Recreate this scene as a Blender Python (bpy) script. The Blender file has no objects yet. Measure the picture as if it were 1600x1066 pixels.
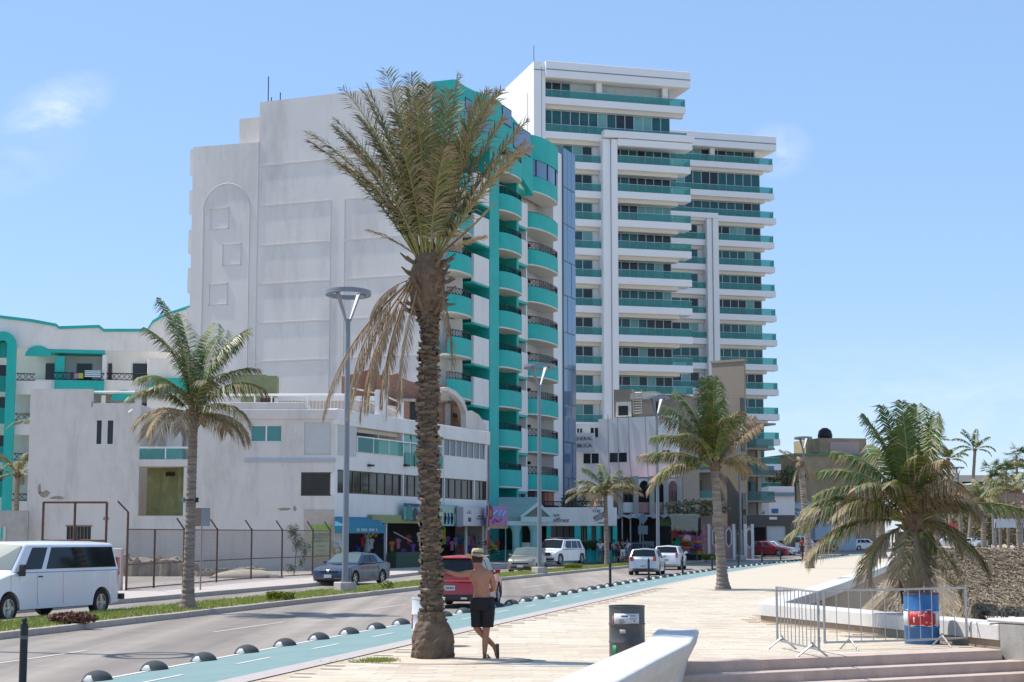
import bpy, bmesh, math, random
from mathutils import Vector, Matrix, Euler
R = math.radians
rnd = random.Random(7)
SC = bpy.context.scene
COL = SC.collection
# ------------------------------------------------------------- camera, light
FPX, HOR, EYE = 2600.0, 834.0, 2.0          # focal length in photo pixels, horizon row, eye height
PITCH = math.atan((HOR - 533) / FPX)
cam_d = bpy.data.cameras.new('camera')
cam = bpy.data.objects.new('camera', cam_d); COL.objects.link(cam)
cam.location = (0, 0, EYE); cam.rotation_euler = (math.pi / 2 + PITCH, 0, 0)
cam_d.sensor_width = 36; cam_d.lens = 36 * FPX / 1600; cam_d.clip_end = 6000; cam_d.clip_start = 0.1
SC.camera = cam
SUN_EL = R(60)
SUN_H = Vector((-0.958, 0.287)).normalized()      # horizontal direction towards the sun
sd = bpy.data.lights.new('sun', 'SUN'); sun = bpy.data.objects.new('sun', sd); COL.objects.link(sun)
sd.energy = 4.3; sd.angle = R(0.53); sd.color = (1.0, 0.955, 0.88)
to_sun = Vector((SUN_H.x * math.cos(SUN_EL), SUN_H.y * math.cos(SUN_EL), math.sin(SUN_EL)))
sun.rotation_euler = to_sun.to_track_quat('Z', 'Y').to_euler()
world = bpy.data.worlds.new('World'); SC.world = world; world.use_nodes = True
wn, wl = world.node_tree.nodes, world.node_tree.links
bg = wn['Background']; bg.inputs[1].default_value = 0.135
sky = wn.new('ShaderNodeTexSky'); sky.sky_type = 'NISHITA'; sky.sun_disc = False
sky.sun_elevation = SUN_EL; sky.sun_rotation = math.atan2(SUN_H.x, SUN_H.y)
sky.air_density = 1.0; sky.dust_density = 0.15; sky.ozone_density = 3.0; sky.altitude = 0
tc = wn.new('ShaderNodeTexCoord')
def wmath(op, a, b=None):
 n = wn.new('ShaderNodeMath'); n.operation = op
 for i, v in enumerate((a, b)):
  if v is None: continue
  if isinstance(v, (int, float)): n.inputs[i].default_value = v
  else: wl.new(v, n.inputs[i])
 return n.outputs[0]
sep = wn.new('ShaderNodeSeparateXYZ'); wl.new(tc.outputs['Generated'], sep.inputs[0])
mp = wn.new('ShaderNodeMapping'); mp.inputs['Scale'].default_value = (16, 16, 30); wl.new(tc.outputs['Generated'], mp.inputs[0])
nz = wn.new('ShaderNodeTexNoise'); nz.inputs['Scale'].default_value = 1.6; nz.inputs['Detail'].default_value = 9
nz.inputs['Roughness'].default_value = 0.62; nz.inputs['Distortion'].default_value = 0.5; wl.new(mp.outputs[0], nz.inputs['Vector'])
def patch(cx, cz, rx, rz, tilt):
 dx = wmath('SUBTRACT', sep.outputs[0], cx); dz = wmath('SUBTRACT', sep.outputs[2], cz)
 a = wmath('DIVIDE', wmath('ADD', wmath('MULTIPLY', dx, math.cos(tilt)), wmath('MULTIPLY', dz, math.sin(tilt))), rx)
 b = wmath('DIVIDE', wmath('SUBTRACT', wmath('MULTIPLY', dz, math.cos(tilt)), wmath('MULTIPLY', dx, math.sin(tilt))), rz)
 d = wmath('SQRT', wmath('ADD', wmath('MULTIPLY', a, a), wmath('MULTIPLY', b, b)))
 n = wn.new('ShaderNodeClamp'); wl.new(wmath('SUBTRACT', 1.0, d), n.inputs[0]); return n.outputs[0]
CLOUD_DIRS = []
def cdir(u, v):
 d = Vector(((u - 800) / FPX, 1, (533 - v) / FPX)); d.rotate(Euler((PITCH, 0, 0))); return d.normalized()
p1 = cdir(88, 168); p2 = cdir(30, 250); p3 = cdir(1260, 755); p4 = cdir(1500, 640); p5 = cdir(1215, 235)
m = wmath('MULTIPLY', patch(p1.x, p1.z, .038, .017, R(28)), 1.25)
m = wmath('MAXIMUM', m, wmath('MULTIPLY', patch(p2.x, p2.z, .045, .022, R(30)), .4))
m = wmath('MAXIMUM', m, wmath('MULTIPLY', patch(p3.x, p3.z, .10, .028, 0), 1.3))
m = wmath('MAXIMUM', m, wmath('MULTIPLY', patch(p4.x, p4.z, .22, .045, 0), .45))
m = wmath('MAXIMUM', m, wmath('MULTIPLY', patch(p5.x, p5.z, .022, .018, 0), .8))
mr = wn.new('ShaderNodeMapRange'); mr.inputs[1].default_value = .40; mr.inputs[2].default_value = .70; wl.new(nz.outputs[0], mr.inputs[0])
fac = wn.new('ShaderNodeClamp'); wl.new(wmath('MULTIPLY', m, wmath('ADD', mr.outputs[0], .12)), fac.inputs[0])
fac2 = wmath('MULTIPLY', fac.outputs[0], .85)
mix = wn.new('ShaderNodeMix'); mix.data_type = 'RGBA'
even = wn.new('ShaderNodeMix'); even.data_type = 'RGBA'; even.inputs[0].default_value = .55; wl.new(sky.outputs[0], even.inputs[6]); even.inputs[7].default_value = (2.0, 3.3, 5.6, 1)
wl.new(fac2, mix.inputs[0]); wl.new(even.outputs[2], mix.inputs[6]); mix.inputs[7].default_value = (4.9, 5.5, 6.6, 1)
wl.new(mix.outputs[2], bg.inputs[0])
SC.view_settings.view_transform = 'Standard'; SC.view_settings.look = 'None'
SC.view_settings.gamma = 1; SC.view_settings.use_curve_mapping = False
SC.view_settings.exposure = 0.42
SC.render.engine = 'CYCLES'
SC.cycles.max_bounces = 6; SC.cycles.transparent_max_bounces = 12; SC.cycles.caustics_reflective = False; SC.cycles.caustics_refractive = False
# ------------------------------------------------------------- measuring
def ray(u, v):
 dx = (u - 800) / FPX; dz = (533 - v) / FPX
 return Vector((dx, math.cos(PITCH) - dz * math.sin(PITCH), math.sin(PITCH) + dz * math.cos(PITCH)))
def G(u, v, z=0.0):                  # point of the place at height z seen at u, v
 d = ray(u, v); t = (z - EYE) / d.z; return Vector((d.x * t, d.y * t, z))
def V(u, v, Y):                      # point at distance Y
 d = ray(u, v); t = Y / d.y; return Vector((d.x * t, Y, EYE + d.z * t))
class Frame:                         # a facade plane: x along, y into the building, z up
 def __init__(s, x, y, deg, z=0.0):
  s.o = Vector((x, y, z)); s.a = R(deg)
  s.dx = Vector((math.cos(s.a), math.sin(s.a), 0)); s.dy = Vector((-math.sin(s.a), math.cos(s.a), 0))
 def at(s, u, v, y=0.0):          # local (x, z) of a pixel on the plane local y
  d = ray(u, v); o = s.o + s.dy * y; o = Vector((o.x, o.y, 0))
  t = o.dot(s.dy) / d.dot(s.dy); p = d * t - o
  return p.dot(s.dx), EYE + d.z * t - s.o.z
 def x(s, u, y=0.0): return s.at(u, 700, y)[0]
 def z(s, u, v, y=0.0): return s.at(u, v, y)[1]
 def M(s, to=None):
  m = Matrix.Translation(s.o) @ Matrix.Rotation(s.a, 4, 'Z')
  return (to.M().inverted() @ m) if to else m
# ------------------------------------------------------------- materials
MATS = {}
def mat(name, col, rough=0.8, metal=0.0, var=0.0, vscale=3.0, bump=0.0, bscale=30.0, spec=0.5, col2=None, coat=0.0, stretch=None, alpha=1.0, dirt=0.0, dcol=(.12,.10,.08), dscale=.35):
 if name in MATS: return MATS[name]
 m = bpy.data.materials.new(name); m.use_nodes = True; n, l = m.node_tree.nodes, m.node_tree.links
 b = n['Principled BSDF']; b.inputs['Base Color'].default_value = (*col, 1); b.inputs['Roughness'].default_value = rough
 b.inputs['Metallic'].default_value = metal; b.inputs['Specular IOR Level'].default_value = spec
 if coat: b.inputs['Coat Weight'].default_value = coat; b.inputs['Coat Roughness'].default_value = .04
 if alpha < 1: b.inputs['Alpha'].default_value = alpha
 out = None
 if var or bump or col2 or dirt:
  t = n.new('ShaderNodeTexCoord'); vec = t.outputs['Object']
  if stretch:
   mpn = n.new('ShaderNodeMapping'); mpn.inputs['Scale'].default_value = stretch; l.new(vec, mpn.inputs[0]); vec = mpn.outputs[0]
 if var or col2:
  z = n.new('ShaderNodeTexNoise'); z.inputs['Scale'].default_value = vscale; z.inputs['Detail'].default_value = 6; z.inputs['Roughness'].default_value = .6
  l.new(vec, z.inputs['Vector'])
  r = n.new('ShaderNodeMapRange'); r.inputs[1].default_value = .3; r.inputs[2].default_value = .7; l.new(z.outputs[0], r.inputs[0])
  x = n.new('ShaderNodeMix'); x.data_type = 'RGBA'
  c2 = col2 or tuple(c * (1 - var) for c in col)
  c1 = col if col2 else tuple(min(1, c * (1 + var)) for c in col)
  x.inputs[6].default_value = (*c1, 1); x.inputs[7].default_value = (*c2, 1); l.new(r.outputs[0], x.inputs[0]); out = x.outputs[2]
 if dirt:
  z = n.new('ShaderNodeTexNoise'); z.inputs['Scale'].default_value = dscale; z.inputs['Detail'].default_value = 8; z.inputs['Roughness'].default_value = .75; z.inputs['Distortion'].default_value = .1
  mm = n.new('ShaderNodeMapping'); mm.inputs['Scale'].default_value = (2.0, 2.0, .5); mm.inputs['Location'].default_value = (3.1, 7.7, 1.3); l.new(t.outputs['Object'], mm.inputs[0]); l.new(mm.outputs[0], z.inputs['Vector'])
  r = n.new('ShaderNodeMapRange'); r.inputs[1].default_value = .50; r.inputs[2].default_value = .72; r.inputs[4].default_value = dirt; l.new(z.outputs[0], r.inputs[0])
  x = n.new('ShaderNodeMix'); x.data_type = 'RGBA'
  if out: l.new(out, x.inputs[6])
  else: x.inputs[6].default_value = (*col, 1)
  x.inputs[7].default_value = (*dcol, 1); l.new(r.outputs[0], x.inputs[0]); out = x.outputs[2]
 if out: l.new(out, b.inputs['Base Color'])
 if bump:
  z = n.new('ShaderNodeTexNoise'); z.inputs['Scale'].default_value = bscale; z.inputs['Detail'].default_value = 5; l.new(vec, z.inputs['Vector'])
  bn = n.new('ShaderNodeBump'); bn.inputs['Strength'].default_value = bump; bn.inputs['Distance'].default_value = .02
  l.new(z.outputs[0], bn.inputs['Height']); l.new(bn.outputs[0], b.inputs['Normal'])
 MATS[name] = m; return m
def glass_tint(name, tint, gloss=0.25, rough=.05, base=None):        # a pane one sees through
 if name in MATS: return MATS[name]
 m = bpy.data.materials.new(name); m.use_nodes = True; n, l = m.node_tree.nodes, m.node_tree.links
 n.clear(); o = n.new('ShaderNodeOutputMaterial'); t = n.new('ShaderNodeBsdfTransparent'); t.inputs[0].default_value = (*tint, 1)
 g = n.new('ShaderNodeBsdfPrincipled'); g.inputs['Base Color'].default_value = (*(base or (tint[0]*.3, tint[1]*.42, tint[2]*.42)), 1); g.inputs['Roughness'].default_value = rough
 x = n.new('ShaderNodeMixShader'); x.inputs[0].default_value = gloss
 l.new(t.outputs[0], x.inputs[1]); l.new(g.outputs[0], x.inputs[2]); l.new(x.outputs[0], o.inputs[0]); MATS[name] = m; return m
WHITE = mat('white_paint', (.75, .725, .69), .75, var=.05, vscale=.5, bump=.15, bscale=12, dirt=.25, dcol=(.38, .35, .31), dscale=.5)
WHITE_OLD = mat('weathered_white_paint', (.66, .61, .555), .85, var=.05, vscale=.7, bump=.3, bscale=9, dirt=.42, dcol=(.33, .28, .22), dscale=.45)
WHITE_TOWER = mat('tower_white_paint', (.80, .79, .78), .6, var=.03, vscale=.2)
CREAM = mat('cream_soffit', (.72, .69, .62), .7, var=.03)
WALL_GREY = mat('blank_wall_paint', (.71, .67, .625), .8, var=.05, vscale=.2, bump=.15, bscale=5, dirt=.5, dcol=(.36, .34, .32), dscale=.12)
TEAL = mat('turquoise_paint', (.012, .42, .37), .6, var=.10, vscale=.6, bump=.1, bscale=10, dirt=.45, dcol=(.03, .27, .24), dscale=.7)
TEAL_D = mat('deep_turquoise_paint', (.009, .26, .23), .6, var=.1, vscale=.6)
TEAL_L = mat('pale_turquoise_paint', (.22, .50, .50), .6, var=.08, vscale=.8)
IRON = mat('black_iron', (.015, .015, .018), .5, metal=.3)
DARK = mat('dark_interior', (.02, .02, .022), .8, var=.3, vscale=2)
WIN = mat('dark_window_glass', (.022, .030, .034), .08, spec=.4, var=.25, vscale=.35)
WIN_T = mat('teal_window_glass', (.018, .105, .11), .06, spec=.45, var=.25, vscale=.5)
WIN_L = mat('curtained_window_glass', (.17, .38, .35), .1, spec=.5, var=.12, vscale=.7)
WIN_B = mat('blue_curtain_glass', (.10, .19, .30), .08, spec=1.0, var=.06, vscale=.2)
RAILGLASS = glass_tint('green_rail_glass', (.48, .80, .76), .38, base=(.13, .38, .36))
CONC = mat('concrete', (.42, .39, .35), .9, var=.12, vscale=2.5, bump=.3, bscale=30, dirt=.3)
BROWN_W = mat('brown_render', (.27, .23, .185), .9, var=.08, vscale=1.5, bump=.2, bscale=14, stretch=(1, 1, 4))
GREYM = mat('galvanised_paint', (.21, .235, .265), .5, metal=.2, var=.05)
STEEL = mat('galvanised_steel', (.42, .42, .42), .42, metal=.75, var=.15, vscale=20)
RUST = mat('rusty_pipe', (.11, .055, .04), .8, var=.35, vscale=12)
BLACKP = mat('black_rubber', (.02, .021, .023), .7)
GRASS = mat('grass_blades', (.20, .31, .04), .8, col2=(.30, .36, .07), vscale=4)
SOIL = mat('dry_soil', (.30, .23, .16), .95, var=.2, vscale=6, bump=.5, bscale=25)
PINK = mat('pink_wall', (.46, .24, .23), .8, var=.12, vscale=1.2, dirt=.3)
# ------------------------------------------------------------- mesh builder
class MB:
 def __init__(s, M=None): s.v = []; s.f = []; s.m = []; s.M = M; s.cur = 0
 def add(s, vs, fs, mi=None):
  b = len(s.v)
  s.v += [(s.M @ Vector(p))[:] for p in vs] if s.M else [tuple(p) for p in vs]
  s.f += [tuple(b + i for i in f) for f in fs]; s.m += [s.cur if mi is None else mi] * len(fs); return s
 def box(s, x0, x1, y0, y1, z0, z1, mi=None):
  if x0 > x1: x0, x1 = x1, x0
  if y0 > y1: y0, y1 = y1, y0
  if z0 > z1: z0, z1 = z1, z0
  return s.add([(x0,y0,z0),(x1,y0,z0),(x1,y1,z0),(x0,y1,z0),(x0,y0,z1),(x1,y0,z1),(x1,y1,z1),(x0,y1,z1)],
     [(0,3,2,1),(4,5,6,7),(0,1,5,4),(1,2,6,5),(2,3,7,6),(3,0,4,7)], mi)
 def obox(s, c, sx, sy, sz, rot=(0, 0, 0), mi=None):
  m = Matrix.Translation(c) @ Euler(rot).to_matrix().to_4x4()
  pts = [m @ Vector((x*sx/2, y*sy/2, z*sz/2)) for z in (-1, 1) for x, y in ((-1,-1),(1,-1),(1,1),(-1,1))]
  return s.add(pts, [(0,3,2,1),(4,5,6,7),(0,1,5,4),(1,2,6,5),(2,3,7,6),(3,0,4,7)], mi)
 def prism(s, pts, z0, z1, mi=None):          # pts: plan outline counter-clockwise
  n = len(pts); z1s = z1 if isinstance(z1, (list, tuple)) else [z1] * n
  return s.add([(x, y, z0) for x, y in pts] + [(p[0], p[1], z1s[i]) for i, p in enumerate(pts)],
     [tuple(range(n - 1, -1, -1)), tuple(range(n, 2*n))] + [(i, (i+1) % n, n + (i+1) % n, n + i) for i in range(n)], mi)
 def vprism(s, pts, y0, y1, mi=None):         # pts: outline in x,z seen from -y, extruded along y
  n = len(pts)
  return s.add([(x, y0, z) for x, z in pts] + [(x, y1, z) for x, z in pts],
     [tuple(range(n)), tuple(range(2*n - 1, n - 1, -1))] + [(i + n, (i+1) % n + n, (i+1) % n, i) for i in range(n)], mi)
 def tube(s, pts, rad, n=8, mi=None, caps=True):
  pts = [Vector(p) for p in pts]; k = len(pts)
  if isinstance(rad, (int, float)): rad = [rad] * k
  vs = []; prev = None
  for i in range(k):
   t = (pts[min(i+1, k-1)] - pts[max(i-1, 0)]).normalized()
   a = prev if prev else (Vector((0, 0, 1)) if abs(t.z) < .9 else Vector((1, 0, 0)))
   x = (a - t * a.dot(t)).normalized(); prev = x; y = t.cross(x)
   for j in range(n):
    th = 2 * math.pi * j / n; vs.append(pts[i] + (x * math.cos(th) + y * math.sin(th)) * rad[i])
  fs = [(i*n + j, i*n + (j+1) % n, (i+1)*n + (j+1) % n, (i+1)*n + j) for i in range(k-1) for j in range(n)]
  if caps: fs += [tuple(range(n - 1, -1, -1)), tuple(range((k-1)*n, k*n))]
  return s.add(vs, fs, mi)
 def lathe(s, prof, n=16, c=(0, 0, 0), mi=None, caps=True):     # prof: (radius, z) going up
  vs = [(c[0] + r * math.cos(2*math.pi*j/n), c[1] + r * math.sin(2*math.pi*j/n), c[2] + z) for r, z in prof for j in range(n)]
  k = len(prof)
  fs = [(i*n + j, i*n + (j+1) % n, (i+1)*n + (j+1) % n, (i+1)*n + j) for i in range(k-1) for j in range(n)]
  if caps and prof[0][0] > 1e-4: fs.append(tuple(range(n - 1, -1, -1)))
  if caps and prof[-1][0] > 1e-4: fs.append(tuple(range((k-1)*n, k*n)))
  return s.add(vs, fs, mi)
 def quad(s, a, b, c, d, mi=None): return s.add([a, b, c, d], [(0, 1, 2, 3)], mi)
 def wall(s, x0, x1, z0, z1, holes, t=.25, y=0.0, mi=None):      # wall at y..y+t with rectangular holes (x0,x1,z0,z1)
  xs = sorted(set([x0, x1] + [min(max(h[i], x0), x1) for h in holes for i in (0, 1)]))
  zs = sorted(set([z0, z1] + [min(max(h[i], z0), z1) for h in holes for i in (2, 3)]))
  for i in range(len(xs) - 1):
   run = None
   for j in range(len(zs)):
    solid = False
    if j < len(zs) - 1 and xs[i+1] - xs[i] > 1e-4:
     cx, cz = (xs[i] + xs[i+1]) / 2, (zs[j] + zs[j+1]) / 2
     solid = not any(h[0] < cx < h[1] and h[2] < cz < h[3] for h in holes)
    if solid and run is None: run = zs[j]
    if not solid and run is not None: s.box(xs[i], xs[i+1], y, y + t, run, zs[j], mi); run = None
  return s
 def build(s, name, mats, parent=None, smooth=False, bevel=0.0, kind=None, loc=None, sharp=None, segs=1, label=None):
  me = bpy.data.meshes.new(name); me.from_pydata(s.v, [], s.f)
  ms = mats if isinstance(mats, (list, tuple)) else [mats]
  for m in ms: me.materials.append(m)
  if len(ms) > 1: me.polygons.foreach_set('material_index', s.m)
  if smooth:
   me.polygons.foreach_set('use_smooth', [True] * len(me.polygons))
   if sharp: me.set_sharp_from_angle(angle=R(sharp))
  me.update()
  o = bpy.data.objects.new(name, me); COL.objects.link(o)
  if parent: o.parent = parent
  if loc: o.location = loc
  if bevel:
   b = o.modifiers.new('bevel', 'BEVEL'); b.width = bevel; b.segments = segs; b.limit_method = 'ANGLE'
  if kind: o['kind'] = kind
  if label: o['label'] = label
  return o
def tag(o, label, cat, group=None):
 o['label'] = label; o['category'] = cat
 if group: o['group'] = group
 return o
def thing(name, label, cat, loc=(0, 0, 0), rz=0.0, group=None):
 o = bpy.data.objects.new(name, None); COL.objects.link(o); o.location = loc; o.rotation_euler = (0, 0, rz)
 o.empty_display_size = .2
 return tag(o, label, cat, group)
def link(name, me, parent=None, loc=(0, 0, 0), rot=(0, 0, 0), scale=(1, 1, 1)):
 o = bpy.data.objects.new(name, me); COL.objects.link(o); o.parent = parent; o.location = loc; o.rotation_euler = rot; o.scale = scale; return o
def dup(o, parent=None, loc=None, rz=None, label=None, group=None):
 c = o.copy(); COL.objects.link(c); c.parent = parent
 if loc is not None: c.location = loc
 if rz is not None: c.rotation_euler = (0, 0, rz)
 if label: c['label'] = label
 if group: c['group'] = group
 for ch in list(o.children): dup(ch, c)
 return c
def text(s, size, m, parent, M, name='lettering', extrude=.01, shear=0, font_scale=(1, 1)):
 cu = bpy.data.curves.new('t', 'FONT'); cu.body = s; cu.size = size; cu.extrude = extrude; cu.shear = shear; cu.resolution_u = 3
 cu.align_x = 'CENTER'; cu.align_y = 'CENTER'
 t = bpy.data.objects.new('t', cu); COL.objects.link(t); dg = bpy.context.evaluated_depsgraph_get()
 me = bpy.data.meshes.new_from_object(t.evaluated_get(dg)); bpy.data.objects.remove(t)
 me.transform(M @ Matrix.Rotation(math.pi / 2, 4, 'X') @ Matrix.Diagonal((font_scale[0], font_scale[1], 1, 1)))
 me.materials.clear(); me.materials.append(m)
 return link(name, me, parent)
def T(x, y, z): return Matrix.Translation((x, y, z))
# ------------------------------------------------------------- the street's plan
_E = [(-60, -26.1), (-40, -21.5), (0, -12.4), (26, -6.45), (43.2, -2.55), (54.2, 0), (78.3, 5.57), (106, 13.0), (124, 18.7), (156, 29.2), (220, 48.5), (300, 72), (900, 250)]
def _lin(Y):
 for (a, xa), (b, xb) in zip(_E, _E[1:]):
  if Y <= b: return xa + (xb - xa) * (Y - a) / (b - a)
 return _E[-1][1]
def XE(Y): return sum(_lin(Y + d) for d in (-8, -4, 0, 4, 8)) / 5
def P(Y, off):                        # point at 'off' metres to the building side of the cycle lane's road edge
 s = (XE(Y + .5) - XE(Y - .5)); n = math.hypot(1, s)
 return Vector((XE(Y) - off / n, Y + off * s / n))
def heading(Y): return math.atan2(1.0, XE(Y + 2) / 4 - XE(Y - 2) / 4)
YS = [-30, -10, 5, 15] + list(range(20, 130, 4)) + list(range(130, 240, 10)) + [260, 300, 360, 450, 600]
def strip(name, o0, o1, z0, z1, m, ys=YS, kind='structure', parent=None, thick=None):
 b = MB(); n = len(ys); f0 = o0 if callable(o0) else (lambda y: o0); f1 = o1 if callable(o1) else (lambda y: o1)
 A = [P(y, f0(y)) for y in ys]; B = [P(y, f1(y)) for y in ys]
 vs = [(p.x, p.y, z0) for p in A] + [(p.x, p.y, z1) for p in B]
 fs = [(i, i + 1, n + i + 1, n + i) for i in range(n - 1)]
 b.add(vs, fs)
 if thick:
  k = 2 * n
  b.add([(p.x, p.y, z0) for p in A] + [(p.x, p.y, z0 - thick) for p in A] + [(p.x, p.y, z1) for p in B] + [(p.x, p.y, z1 - thick) for p in B],
   [(n + i, n + i + 1, i + 1, i) for i in range(n - 1)] + [(2*n + i, 2*n + i + 1, 3*n + i + 1, 3*n + i) for i in range(n - 1)])
 return b.build(name, m, parent, kind=kind)
def asphalt():
 m = mat('asphalt', (.265, .228, .195), .9, var=.08, vscale=.8, bump=.35, bscale=60, dirt=.45, dcol=(.17, .145, .125), dscale=.5)
 n, l = m.node_tree.nodes, m.node_tree.links
 return m
ASPH = asphalt()
def add_tracks(m):                    # long lighter and darker wheel tracks along the street
 n, l = m.node_tree.nodes, m.node_tree.links; b = n['Principled BSDF']
 t = n.new('ShaderNodeTexCoord'); mm = n.new('ShaderNodeMapping'); mm.inputs['Rotation'].default_value = (0, 0, R(13)); mm.inputs['Scale'].default_value = (.55, .012, 1)
 l.new(t.outputs['Object'], mm.inputs[0]); z = n.new('ShaderNodeTexNoise'); z.inputs['Scale'].default_value = 1.6; z.inputs['Detail'].default_value = 5; l.new(mm.outputs[0], z.inputs[0])
 r = n.new('ShaderNodeMapRange'); r.inputs[1].default_value = .35; r.inputs[2].default_value = .65; r.inputs[3].default_value = .72; r.inputs[4].default_value = 1.22; l.new(z.outputs[0], r.inputs[0])
 src = b.inputs['Base Color'].links[0].from_socket
 x = n.new('ShaderNodeMix'); x.data_type = 'RGBA'; x.blend_type = 'MULTIPLY'; x.inputs[0].default_value = 1
 l.new(src, x.inputs[6]); l.new(r.outputs[0], x.inputs[7]); l.new(x.outputs[2], b.inputs['Base Color'])
add_tracks(ASPH)
LANE = mat('cycle_lane_paint', (.165, .255, .25), .8, var=.07, vscale=1.2, bump=.15, bscale=60, dirt=.3, dcol=(.25, .31, .29), dscale=1.2)
LINE = mat('road_marking_white', (.62, .60, .56), .8, var=.12, vscale=5)
GREYS = mat('grey_paver_band', (.40, .36, .34), .9, var=.12, vscale=8, bump=.2)
WALK = mat('sidewalk_concrete', (.44, .38, .34), .9, var=.10, vscale=1.2, bump=.25, bscale=25)
LOT = mat('sandy_ground', (.36, .31, .25), .95, var=.18, vscale=.8, bump=.5, bscale=8)
SAND = mat('beach_sand', (.42, .35, .26), .95, var=.12, vscale=.6, bump=.3, bscale=8)
strip('road', 0, 6.6, -.25, -.25, ASPH)
def kerb_far(Y): return 12.3 if Y < 74 else 12.3 + min(1.7, (Y - 74) * .11)
strip('far_road', 9.3, kerb_far, -.25, -.25, ASPH)
strip('cycle_lane', -2.9, 0, -.03, -.246, LANE)
strip('lane_edge_line', -.02, -.16, -.238, -.228, LINE)
strip('paver_band', -3.45, -2.9, 0.002, -.026, GREYS)
strip('sidewalk', kerb_far, 19.5, -.10, -.10, WALK)
strip('ground', lambda y: 19.5, lambda y: 330, -.105, -.105, LOT)
b = MB(); b2 = MB()
def patch_quad(mb, y0, y1, o0, o1, zf):
 a = P(y0, o0); c = P(y1, o0); d = P(y1, o1); e = P(y0, o1)
 mb.add([(a.x, a.y, zf(o0)), (c.x, c.y, zf(o0)), (d.x, d.y, zf(o1)), (e.x, e.y, zf(o1))], [(0, 1, 2, 3)])
zl = lambda o: -.03 + (o + 2.9) / 2.9 * -.216 + .006
y = 21.0
while y < 190:
 patch_quad(b, y, y + 1.5, -1.5, -1.4, zl); y += 3.6
y = 17
while y < 260:
 patch_quad(b2, y, y + 4.5, 3.15, 3.27, lambda o: -.244); y += 10.5
b.build('cycle_lane_dashes', LINE, kind='structure'); b2.build('road_dashes', mat('faded_road_line', (.45, .41, .37), .85, var=.15, vscale=4), kind='structure')
# ------------------------------------------------------------- plaza: a base, and pavers one by one
WALLC = G(1181, 971); WALLR = G(1561, 1014)          # corner and right end of the low planter wall
ST0 = G(1072, 1036); ST1 = G(1566, 1016)             # top step edge
wdir = (WALLR - WALLC).normalized()
arm = [WALLC, Vector((10.0, 54.0, 0)), Vector((22.0, 98.0, 0)), Vector((33, 135, 0)), Vector((62, 235, 0)), Vector((170, 600, 0))]
PAV = mat('paving_bed', (.47, .37, .28), .9, var=.07, vscale=2, bump=.2)
pl = [P(y, -3.45) for y in YS if y >= -10]
poly = [(p.x, p.y) for p in pl]
right = [(a.x + .1, a.y) for a in arm][::-1] + [(WALLR.x, WALLR.y), (ST1.x, ST1.y), (ST0.x, ST0.y), (1.2, 17.0), (-1.4, 8.0), (-3.0, 1.0), (1.5, -3), (1.5, -10)]
bm = bmesh.new(); vs = [bm.verts.new((x, y, -.012)) for x, y in (poly + right)]
bm.faces.new(vs); bmesh.ops.triangulate(bm, faces=bm.faces[:]); bmesh.ops.recalc_face_normals(bm, faces=bm.faces[:])
for f in bm.faces:
 if f.normal.z < 0: f.normal_flip()
me = bpy.data.meshes.new('plaza'); bm.to_mesh(me); bm.free(); me.materials.append(PAV)
plaza = link('plaza', me); plaza['kind'] = 'structure'
def inside(x, y, pg):
 c = False; j = len(pg) - 1
 for i in range(len(pg)):
  if (pg[i][1] > y) != (pg[j][1] > y) and x < (pg[j][0] - pg[i][0]) * (y - pg[i][1]) / (pg[j][1] - pg[i][1]) + pg[i][0]: c = not c
  j = i
 return c
pg = poly + right
PVM = [mat('paver_' + n, c, .88, var=.06, vscale=9, bump=.15, dirt=.3, dcol=(.38, .29, .22), dscale=.5) for n, c in (('pale', (.56, .49, .39)), ('sand', (.51, .435, .335)), ('rose', (.49, .395, .305)), ('buff', (.53, .455, .335)))]
PL, PW, GAP = .58, .29, .002
ang = R(13); ca, sa = math.cos(ang), math.sin(ang)
cells = []
for j in range(-20, 330):
 for i in range(-70, 60):
  lx = (i + (.5 if j % 2 else 0)) * PL; ly = 14 + j * PW
  x = lx * ca + (ly - 30) * math.tan(R(13)) * .0 + 0.0; yy = ly - lx * sa
  if yy < 12 or yy > 62: continue
  if abs(x / max(yy, 1)) > .36: continue
  if all(inside(x + dx, yy + dy, pg) for dx, dy in ((-.3, -.16), (.3, -.16), (.3, .16), (-.3, .16))): cells.append((x, yy))
cells.sort(key=lambda c: (c[1] < 20.5, c[1] + abs(c[0]) * .02))
def tone(x, y):
 r = rnd.random() + .35 * math.sin(x * .9 + y * .35) * math.sin(y * .8)
 return 0 if r < .42 else 1 if r < .72 else 3 if r < .95 else 2
def paver_box(mb, cx, cy, h, rot):
 a, c2 = math.cos(rot), math.sin(rot); hx, hy = PL/2 - GAP, PW/2 - GAP
 pts = [(cx + sx*hx*a - sy*hy*c2, cy + sx*hx*c2 + sy*hy*a) for sx, sy in ((-1,-1),(1,-1),(1,1),(-1,1))]
 mb.add([(x, y, -.012) for x, y in pts] + [(x, y, h) for x, y in pts], [(4,5,6,7),(0,1,5,4),(1,2,6,5),(2,3,7,6),(3,0,4,7)])
pm = []
for k in range(4):
 t_ = MB(); paver_box(t_, 0, 0, .0, 0); o_ = t_.build('paver', PVM[k]); pm.append(o_.data); bpy.data.objects.remove(o_)
rest = MB(); n1 = 0
for x, yy in cells:
 k = tone(x, yy)
 if n1 < 300 and yy > 23:
  link('paver', pm[k], plaza, (x, yy, rnd.uniform(-.001, .003)), (0, 0, -ang)); n1 += 1
 else:
  rest.cur = k; paver_box(rest, x, yy, rnd.uniform(-.001, .003), -ang)
rest.build('paving', PVM, plaza, kind='stuff')
far_pave = mat('far_paving', (.52, .445, .345), .9, var=.06, vscale=1.0, stretch=(.3, 1.6, 1))
bb = MB()
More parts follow.
